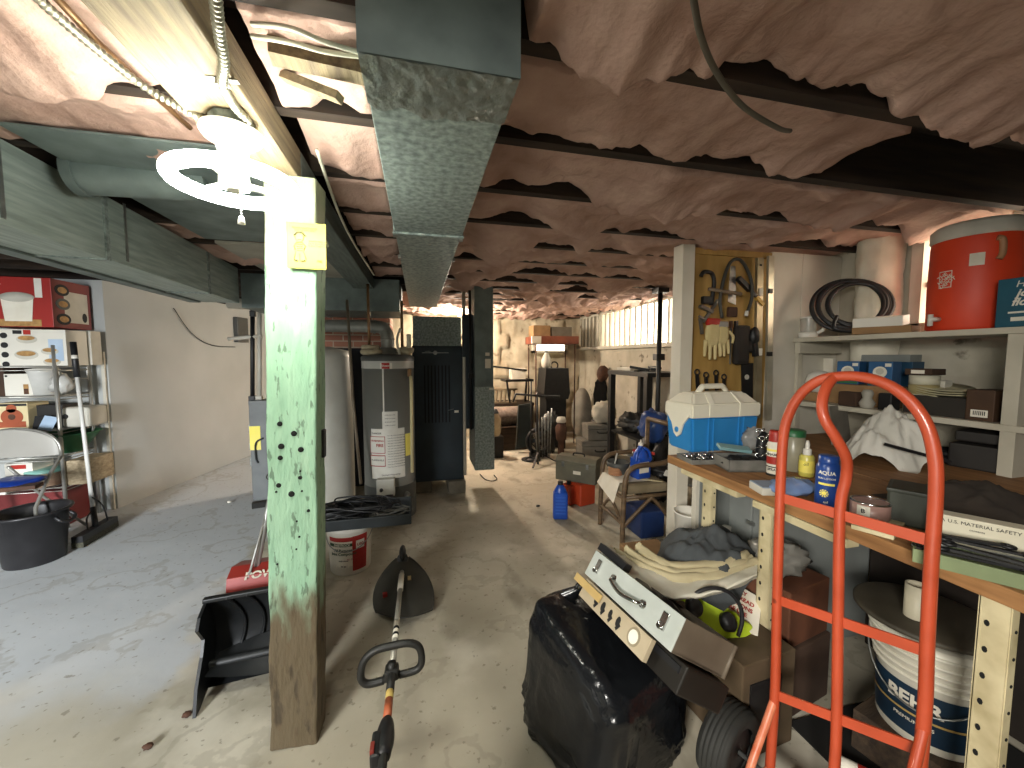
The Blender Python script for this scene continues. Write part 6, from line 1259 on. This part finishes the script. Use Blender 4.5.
b = B(IRON); b.blob((0, 0, .05), (.10, .08, .05), .4, 3, 3, 24, 12, floor=0); q = py(660, 478, 2.88); solo('dark_gadget', 'dark metal gadget with a pale label on the chair beside the jug', 'gadget', b.use(WHITE).box((-.0, -.085, .05), (.07, .01, .05), (.2, .3, 0)), (q.x+.02, 2.88, seatz+.001))
b = B(mat('smoky_bag', '#5c5a55', '#3c3a36', rough=.3)); b.blob((0, 0, .10), (.10, .08, .10), .3, 2.5, 5, 24, 14, floor=0); solo('smoky_bag', 'dark translucent bag standing on the chair against its backrest', 'bag', b, (1.89, 3.02, seatz+.001))
solo('red_tool', 'red bar handle lying across the dark bag on the chair', 'tool', B(RED).bar((0, 0, 0), (.16, -.08, -.02), .025, .02), (1.79, 3.0, seatz+.212))
solo('wooden_stick', 'pale wooden slat lying on the chair seat in front of the jug', 'slat', B(CREAM).bar((0, 0, .004), (.17, -.13, .004), .02, .007), (fl0.x+.2, 2.88, seatz+.001))
solo('blue_crate', 'blue plastic crate under the rattan chair', 'crate', B(mat('crate_blue', '#1c3566', '#142850', rough=.5)).box((0, 0, .11), (.22, .28, .22), bev=.015), (1.86, 2.92, .003))
solo('clear_bag', 'crumpled clear plastic bag on the floor under the chair front', 'bag', B(bpy.data.materials['clear_poly']).blob((0, 0, .04), (.12, .09, .05), .45, 2.6, 12, 26, 12, floor=0), (1.72, 2.56, .002))
# jug on the floor, fuel can, tool boxes
q = pz(562, 520, 0); t = thing('washer_jug', 'tall blue washer fluid bottle with a black cap standing on the floor', 'bottle', (q.x, q.y+.05, 0), (0, 0, -.3))
b = B(JUG); b.box((0, 0, .125), (.135, .10, .25), bev=.02, seg=3); b.lathe([(.062, .235), (.055, .27), (.03, .315), (.022, .32)], 18, Matrix.Diagonal((1, .75, 1, 1))); b.obj('bottle', t); b = B(BLACK); b.lathe([(.025, .318), (.025, .35), (0, .35)], 16); b.obj('cap', t); b = B(mat('jug_ridge', '#2f63c4'))
for i in range(6): b.box((0, -.052, .06+.03*i), (.09, .004, .01))
b.obj('ridges', t)
q = pz(584, 507, 0); t = thing('fuel_can', 'orange red plastic fuel can under the grey toolbox', 'fuel can', (q.x+.02, q.y+.14, 0), (0, 0, .3)); b = B(mat('can_orange', '#b5401f', '#9a3316', rough=.5)); b.box((0, 0, .11), (.20, .24, .22), bev=.02, seg=3); b.box((-.13, .03, .10), (.07, .14, .2), bev=.02); b.obj('can', t); b = B(IRON); b.lathe([(.02, .0), (.02, .03)], 12, frame((-.13, .03, .2), (1, 0, 0), (0, 1, 0))); b.obj('cap', t)
fcx, fcy = q.x+.02, q.y+.14
TBX = mat('toolbox_olive', '#6b6857', '#565346', rough=.55, scale=6)
def toolbox(name, label, loc, rz, L_, D_, H_, m):
    t = thing(name, label, 'toolbox', loc, (0, 0, rz)); b = B(m); b.box((0, 0, H_*.36), (L_, D_, H_*.72), bev=.006); b.obj('body', t)
    b = B(m); b.box((0, 0, H_*.79), (L_+.008, D_+.008, H_*.14), bev=.008); b.prism([(-D_/2, 0), (D_/2, 0), (D_*.3, H_*.14), (-D_*.3, H_*.14)], L_, Matrix(((0, 0, 1, -L_/2), (1, 0, 0, 0), (0, 1, 0, H_*.855), (0, 0, 0, 1)))); b.obj('lid', t)
    b = B(IRON); b.tube(spl([(-.06, 0, H_*.99), (-.05, 0, H_*1.10), (.05, 0, H_*1.10), (.06, 0, H_*.99)], 4), .008); b.obj('handle', t)
    b = B(STEEL); b.box((-L_*.3, -D_/2-.006, H_*.7), (.025, .008, .05)); b.box((L_*.3, -D_/2-.006, H_*.7), (.025, .008, .05)); b.use(PAPER).box((0.02, -D_/2-.001, H_*.4), (.08, .003, .035)); b.obj('latches', t); return t
toolbox('toolbox', 'olive grey metal toolbox resting on the orange fuel can', (fcx+.0, fcy+.05, .222), -.75, .43, .22, .25, TBX)
q = pz(592, 457, 0)
TB2 = mat('toolbox_grey', '#77736a', '#625e55', rough=.55)
def trunk(name, label, loc, L_, D_, H_):
    t = thing(name, label, 'toolbox', loc, (0, 0, -.12)); b = B(TB2); b.box((0, 0, H_*.36), (L_, D_, H_*.7), bev=.006); b.obj('body', t); b = B(TB2); b.box((0, 0, H_*.86), (L_+.008, D_+.008, H_*.26), bev=.008); b.obj('lid', t); b = B(IRON); b.tube(spl([(-.07, -D_/2, H_*.55), (-.06, -D_/2-.04, H_*.5), (.06, -D_/2-.04, H_*.5), (.07, -D_/2, H_*.55)], 4), .009); b.obj('handle', t)
trunk('tool_chest', 'grey metal chest at the bottom of the two stacked by the black rack', (q.x+.02, 5.25, .003), .52, .34, .30); trunk('tool_chest', 'smaller grey chest with a black handle on top of the larger one', (q.x+.06, 5.25, .305), .42, .30, .22)
b = B(mat('sack_white', '#b9b4a6', '#9c9788', rough=.8)); b.blob((0, 0, .15), (.17, .12, .16), .22, 2.2, 6, 26, 16, floor=0, power=.75); solo('white_sack', 'dirty white sack slumped on the upper grey chest', 'sack', b, (q.x+.14, 5.25, .529))
# black steel rack by the window wall
zt = py(613, 374, 4.8).z
t = thing('steel_rack', 'black steel table frame against the whitewashed wall under the windows', 'rack', (0, 0, 0))
for (x_, y_) in ((2.53, 3.95), (2.53, 4.8), (2.97, 3.95), (2.97, 4.8)):
    b = B(IRON); b.b6((x_-.035, y_-.035, 0), (x_+.035, y_+.035, zt)); b.obj('leg', t)
b = B(IRON); b.b6((2.49, 3.9, zt), (3.0, 4.85, zt+.05)); b.obj('top', t)
b = B(IRON); b.b6((2.51, 3.95, .5), (2.99, 4.8, .53)); b.obj('lower_shelf', t)
cl = lambda nm, lab, ct, c, rad, m, sd: solo(nm, lab, ct, B(m).blob((0, 0, rad[2]), rad, .55, 3.5, sd, 26, 14, floor=0), c)
GREY_J = mat('junk_grey', '#3b3a37', '#232220', rough=.5, scale=15)
cl('hardware_heap', 'heap of dark pipe fittings on the lower shelf of the black rack', 'hardware', (2.72, 4.55, .532), (.18, .2, .12), GREY_J, 3); cl('hardware_heap', 'second heap of dark hardware on the black rack near its front leg', 'hardware', (2.72, 4.14, .532), (.17, .16, .09), IRON, 8)
b = B(IRON); b.bar((-.2, 0, .01), (.2, .1, .04), .05, .02); b.bar((-.25, .05, .06), (-.05, -.05, .02), .03, .03); b.bar((0, -.1, .03), (.15, .2, .05), .1, .03); solo('tool_pile', 'dark hand tools piled on the top of the black rack', 'tools', b, (2.72, 4.2, zt+.052))
solo('clear_tray', 'pale clear plastic tray beside the tools on the black rack', 'tray', B(GREYW).box((0, 0, .02), (.25, .35, .04), bev=.006), (2.72, 4.62, zt+.052))
b = B(mat('poly_blue', '#2b4c8a', '#1d376b', rough=.3)); b.blob((0, 0, .17), (.14, .14, .17), .25, 2.5, 4, 24, 14, floor=0); solo('blue_sack', 'blue plastic sack hanging full under the front of the black rack', 'sack', b, (2.35, 3.55, .62))
cl('dark_drum', 'dark drum carrying the blue plastic sack beside the rattan chair', 'drum', (2.36, 3.55, .0), (.2, .2, .31), IRON, 2)
t = thing('iron_post', 'black iron pole from floor to ceiling beside the white tool board post', 'pole', (py(659, 350, 3.76).x, 3.76, 0)); b = B(IRON); b.tube([(0, 0, 0), (0, 0, 2.235)], .025, 14); b.obj('pole', t); b = B(IRON); b.box((0, 0, 1.5), (.1, .08, .07), bev=.006); b.obj('collar', t); b = B(IRON); b.box((0, 0, 2.21), (.13, .12, .05)); b.obj('collar', t)
# ================================================================== FAR END
t = thing('tripod_stand', 'black tripod stand with a cross bar standing at the far end', 'stand', (1.62, 5.15, 0)); tb_ = Vector((1.62, 5.15, 0)); g = lambda x, y, Y=5.15: py(x, y, Y)-tb_
b = B(IRON); b.tube([g(538, 464), g(537, 392)], .014); b.obj('pole', t)
for (a, c_) in ((525, 460), (555, 461), (533, 468)):
    e = pz(a, c_, .015)-tb_; b = B(IRON); b.bar(g(538, 452), e, .025, .014); b.obj('leg', t)
b = B(IRON); b.tube([g(516, 394), g(540, 396), g(560, 396)], .014); b.tube([g(516, 394), g(513, 402)], .012); b.obj('cross_bar', t)
t = thing('floor_stand', 'thin dark stand with a small round foot beside the tripod', 'stand', (py(531, 450, 5.4).x, 5.4, 0)); b = B(IRON); b.tube([(0, 0, 0), (0, 0, 1.15)], .012); b.obj('pole', t); b = B(IRON); b.lathe([(.14, 0), (.14, .015), (.02, .03)], 24); b.obj('foot', t)
t = thing('floor_fan', 'round dark floor fan behind the tripod stand', 'fan', (py(540, 440, 5.5).x, 5.55, 0)); b = B(IRON)
for r_ in (.16, .11, .06): b.torus((0, -.03, .24), r_, .006, 28, 6, Euler((math.pi/2, 0, 0)).to_matrix().to_4x4()); b.torus((0, .05, .24), r_, .006, 28, 6, Euler((math.pi/2, 0, 0)).to_matrix().to_4x4())
b.torus((0, .01, .24), .18, .03, 32, 6, Euler((math.pi/2, 0, 0)).to_matrix().to_4x4()); b.obj('cage', t); b = B(mat('fan_blue', '#46525c', '#343d45'))
for k in range(4): a = k*math.pi/2; b.prism([(.02, -.02), (.14, -.05), (.15, .03), (.02, .02)], .006, Matrix.Translation((0, .01, .24)) @ Euler((math.pi/2, a, 0)).to_matrix().to_4x4())
b.obj('blades', t); b = B(IRON); b.box((0, .01, .03), (.28, .12, .06), bev=.01); b.obj('foot', t)
cl('rod_bundle', 'bundle of dark rods and tools leaning near the fan', 'rods', (py(551, 440, 5.7).x, 5.75, 0), (.14, .1, .3), GREY_J, 5)
b = B(STEEL)
for i in range(6): b.tube([(.04*i-.1, .02*(i % 2), 0), (.05*i-.16, -.08, .55+.04*i)], .008)
solo('iron_rods', 'fan of pale iron rods standing beside the tripod', 'rods', b, (py(546, 440, 5.35).x, 5.45, 0))
t = thing('pump', 'small rusty pump on a stand beside the grey chests', 'pump', (py(561, 440, 5.6).x, 5.6, 0)); b = B(BROWN_ID); b.lathe([(.05, 0), (.05, .2), (.08, .24), (.09, .42), (.05, .5)], 20); b.obj('body', t); b = B(GREYW); b.lathe([(.07, .5), (.08, .53), (.06, .58), (0, .59)], 20); b.obj('cap', t)
# stove with legs and a rack above
sx, sy = py(553, 400, 6.1).x, 6.1
t = thing('black_stove', 'black cast iron stove on legs in front of the far wall', 'stove', (sx, sy, 0)); b = B(IRON); b.prism([(-.19, .0), (.19, .0), (.22, .1), (.19, .5), (-.19, .5), (-.22, .1)], .4, Matrix(((1, 0, 0, 0), (0, 0, -1, .2), (0, 1, 0, .82), (0, 0, 0, 1)))); b.obj('body', t)
b = B(IRON); b.b6((-.17, -.16, .2), (.17, .18, .82)); b.obj('pedestal', t); b = B(IRON); b.torus((.02, 0, 1.36), .06, .012, 20, 6, Euler((math.pi/2, 0, 0)).to_matrix().to_4x4()); b.obj('top_ring', t)
for a, c_ in ((-.15, -.14), (.15, -.14), (-.15, .16), (.15, .16)): b = B(IRON); b.cyl((a, c_, 0), (a, c_, .2), .02); b.obj('leg', t)
t = thing('glass_bottle', 'white demijohn standing on the black stove', 'bottle', (sx-.12, sy, 1.322)); b = B(GREYW); b.lathe([(.05, 0), (.08, .03), (.085, .12), (.04, .22), (.025, .25)], 20); b.obj('bottle', t); b = B(IRON); b.lathe([(.028, .25), (.028, .28), (0, .28)], 12); b.obj('stopper', t)
rx0, rx1 = py(536, 345, 6.3).x, py(575, 345, 6.3).x; rz = py(550, 345, 6.3).z
t = thing('tall_rack', 'tall thin-legged rack with a rusty red shelf near the ceiling', 'rack', (0, 0, 0))
for x_ in (rx0, rx1):
    for y_ in (6.3, 6.75): b = B(BROWN_ID); b.tube([(x_, y_, 0), (x_, y_, rz+.02)], .012, 8); b.obj('leg', t)
b = B(mat('rust_board', '#8a4a33', '#6d3826', rough=.8)); b.b6((rx0-.05, 6.25, rz+.02), (rx1+.05, 6.8, rz+.15), .006); b.obj('shelf', t)
solo('tan_carton', 'tan carton on the rusty red shelf of the tall rack', 'box', B(CARD).box((0, 0, .09), (.3, .3, .18), bev=.004), (rx0+.12, 6.5, rz+.151)); solo('grey_carton', 'long grey carton beside the tan one on the tall rack', 'box', B(mat('carton_grey', '#6f675b', '#5a5348', rough=.8)).box((0, 0, .08), (.36, .3, .16), bev=.004), (rx0+.48, 6.5, rz+.151)); 
solo('white_packet', 'small white packet at the end of the rusty red shelf', 'packet', B(PAPER).box((0, 0, .06), (.16, .05, .12)), (rx0-.02, 6.22, rz+.02))
# clutter between the return duct and the tripod
bx_ = py(510, 400, 6.6).x
t = thing('old_bench', 'wooden bench covered with clutter at the far wall beside the return duct', 'bench', (bx_, 6.7, 0)); b = B(WOOD_OLD); b.b6((-.45, -.25, .66), (.4, .3, .71)); b.obj('top', t)
for a, c_ in ((-.4, -.2), (.36, -.2), (-.4, .25), (.36, .25)): b = B(WOOD_OLD); b.b6((a-.03, c_-.03, 0), (a+.03, c_+.03, .66)); b.obj('leg', t)
q = py(518, 372, 6.5); solo('white_crate', 'pale square box on a dark seat at the far wall', 'box', B(PAPER).box((0, 0, .09), (.25, .2, .19), bev=.006), (q.x, 6.55, q.z-.12)); 
b = B(IRON); b.box((0, 0, .0), (.5, .35, .04), (0, 0, .05)); b.bar((-.2, -.1, -.02), (-.15, -.1, -.5 if False else -(q.z-.14-.711)), .03, .03); b.bar((.2, .1, -.02), (.18, .1, -(q.z-.14-.711)), .03, .03); b.bar((-.45, -.1, .24), (.15, -.12, .17), .04, .03); solo('seat_support', 'dark seat frame carrying the pale square box', 'frame', b, (q.x, 6.58, q.z-.142))
q = py(504, 384, 6.3); b = B(mat('grate', '#94866e', '#6f634e', rough=.6, metal=.3))
for i in range(6): b.bar((-.2+.075*i, 0, .0), (-.17+.075*i, .02, .22), .03, .02)
b.bar((-.24, 0, 0), (.24, 0, 0), .03, .03); b.bar((-.21, .02, .22), (.26, .02, .22), .03, .03); solo('fire_grate', 'rusty slatted grate standing on the far bench', 'grate', b, (q.x+.02, 6.48, .726))
RUGM = mat('rug_roll', '#8b7d72', '#6b5d54', rough=.95, scale=25, bump=.3)
q = py(511, 396, 6.2); solo('rolled_rug', 'rolled speckled rug lying below the rusty grate', 'rug', B(RUGM).cyl((-.3, 0, .15), (.28, .05, .15), .15, n=26), (q.x, 6.22, .38)); solo('low_box', 'dark wooden box under the rolled rug', 'box', B(WOOD_OLD).box((0, 0, .19), (.6, .34, .378), bev=.006), (q.x, 6.22, 0))
q = py(495, 410, 5.7); t = thing('lantern', 'tall glass lantern on a black base by the return duct', 'lantern', (q.x, 5.7, 0)); b = B(IRON); b.box((0, 0, .16), (.22, .2, .32), bev=.01); b.obj('base', t); b = B(mat('lantern_glass', '#d8c7a5', '#b39f7c', rough=.2, alpha=.7)); b.lathe([(.07, .32), (.09, .38), (.09, .58), (.05, .66)], 20); b.obj('glass', t); b = B(IRON); b.lathe([(.06, .66), (.03, .72), (0, .73)], 16); b.obj('cap', t)
q = py(524, 405, 5.9); solo('dark_sack', 'dark folded tarpaulin hanging from the far bench edge', 'tarpaulin', B(mat('tarp', '#2b3432', '#1d2423', rough=.7)).prism([(-.1, .75), (.12, .78), (.06, .1), (-.14, .05)], .05, frame((0, 0, 0), (1, 0, 0), (0, 0, 1))), (q.x, 5.9, 0))
q = pz(522, 438, 0); solo('hose_loop', 'small dark hose loop lying on the far floor', 'hose', B(IRON).torus((0, 0, .12), .11, .014, 28, 8, Euler((1.35, 0, .3)).to_matrix().to_4x4()), (q.x, 5.75, 0.006))
solo('black_wire', 'loop of dark wire on the floor under the return duct', 'wire', B(IRON).tube(spl([pz(480, 474, .008), pz(485, 479, .008), pz(492, 481, .008), pz(497, 479, .008), pz(494, 475, .008)], 6), .006))
q = px(597, 378, 2.84); solo('brown_bundle', 'brown bundle hanging on the whitewashed wall above the white sack', 'bundle', B(BROWN_ID).blob((0, 0, .13), (.10, .09, .13), .25, 2, 7), (2.945, q.y, 1.1)); solo('black_coat', 'black garment hanging under the brown bundle on the far wall', 'garment', B(mat('coat', '#191818', '#101010', rough=.9)).blob((0, 0, .3), (.12, .07, .34), .25, 2, 3), (2.93, q.y+.05, .53)); cl('junk_box', 'dark clutter heap against the far wall behind the grey chests', 'clutter', (2.76, 5.72, 0), (.16, .16, .25), GREY_J, 9)
q = px(582, 388, 2.82); solo('leaning_disc', 'pale oval board leaning against the far wall beside the thin rack legs', 'board', B(mat('disc', '#8f897c', '#736d61', rough=.7)).lathe([(.0, 0), (.3, 0), (.3, .03), (0, .03)], 36, frame((0, 0, .5), (.5, -.4, 0), (0, .1, 1)) @ Matrix.Diagonal((.6, 1.5, 1, 1))), (2.82, q.y, .0)) 
# small wires across the joists, debris
solo('pale_cable', 'pale cable looping under the pink batts beyond the main duct', 'cable', B(mat('cable_grey', '#625d50', '#4d493d')).tube(spl([pz(692, -10, 2.12), pz(702, 40, 2.13), pz(720, 78, 2.14), pz(745, 108, 2.14), pz(778, 128, 2.15), pz(790, 131, 2.2)], 6), .0065))
solo('pale_cable', 'thin cable crossing under the joists beside the main duct', 'cable', B(WIREW).tube(spl([pd(520, 88, 1.3), pd(560, 108, 1.32), pd(610, 117, 1.33), pd(660, 112, 1.36)], 6), .006))
R_ = random.Random(2)
for i, (x_, y_, lab) in enumerate(((538, 507, 'dark round plug lying on the floor left of the blue washer bottle'), (229, 503, 'tiny pale scrap on the floor in front of the partition wall'), (187, 717, 'small dry leaf on the floor nearest the post foot'), (148, 749, 'small brown chip on the floor below the dry leaf'))):
    q = pz(x_, y_, 0); lab = lab.replace('left of', 'beside'); solo(('rubber_plug', 'paper_scrap', 'dry_leaf', 'wood_chip')[i], lab, 'debris', B((IRON, PAPER, BROWN_ID, BROWN_ID)[i]).blob((0, 0, .008), (.022 if i == 0 else .018, .014, .01), .3, 3, i, 12, 8), (q.x, q.y, .004))
t = thing('far_bulb', 'bare bulb in a porcelain holder behind the furnace', 'lamp', (.62, 6.15, 2.3)); b = B(PORC); b.lathe([(.05, 0), (.05, -.03), (.03, -.06), (.025, -.09)], 20); b.obj('holder', t)
B(mat('lit_bulb', '#ffe6bd', '#ffe0b0', rough=.3, emit=25)).lathe([(.012, -.088), (.018, -.10), (.032, -.13), (.03, -.15), (.015, -.165), (0, -.168)], 20).obj('bulb', t)
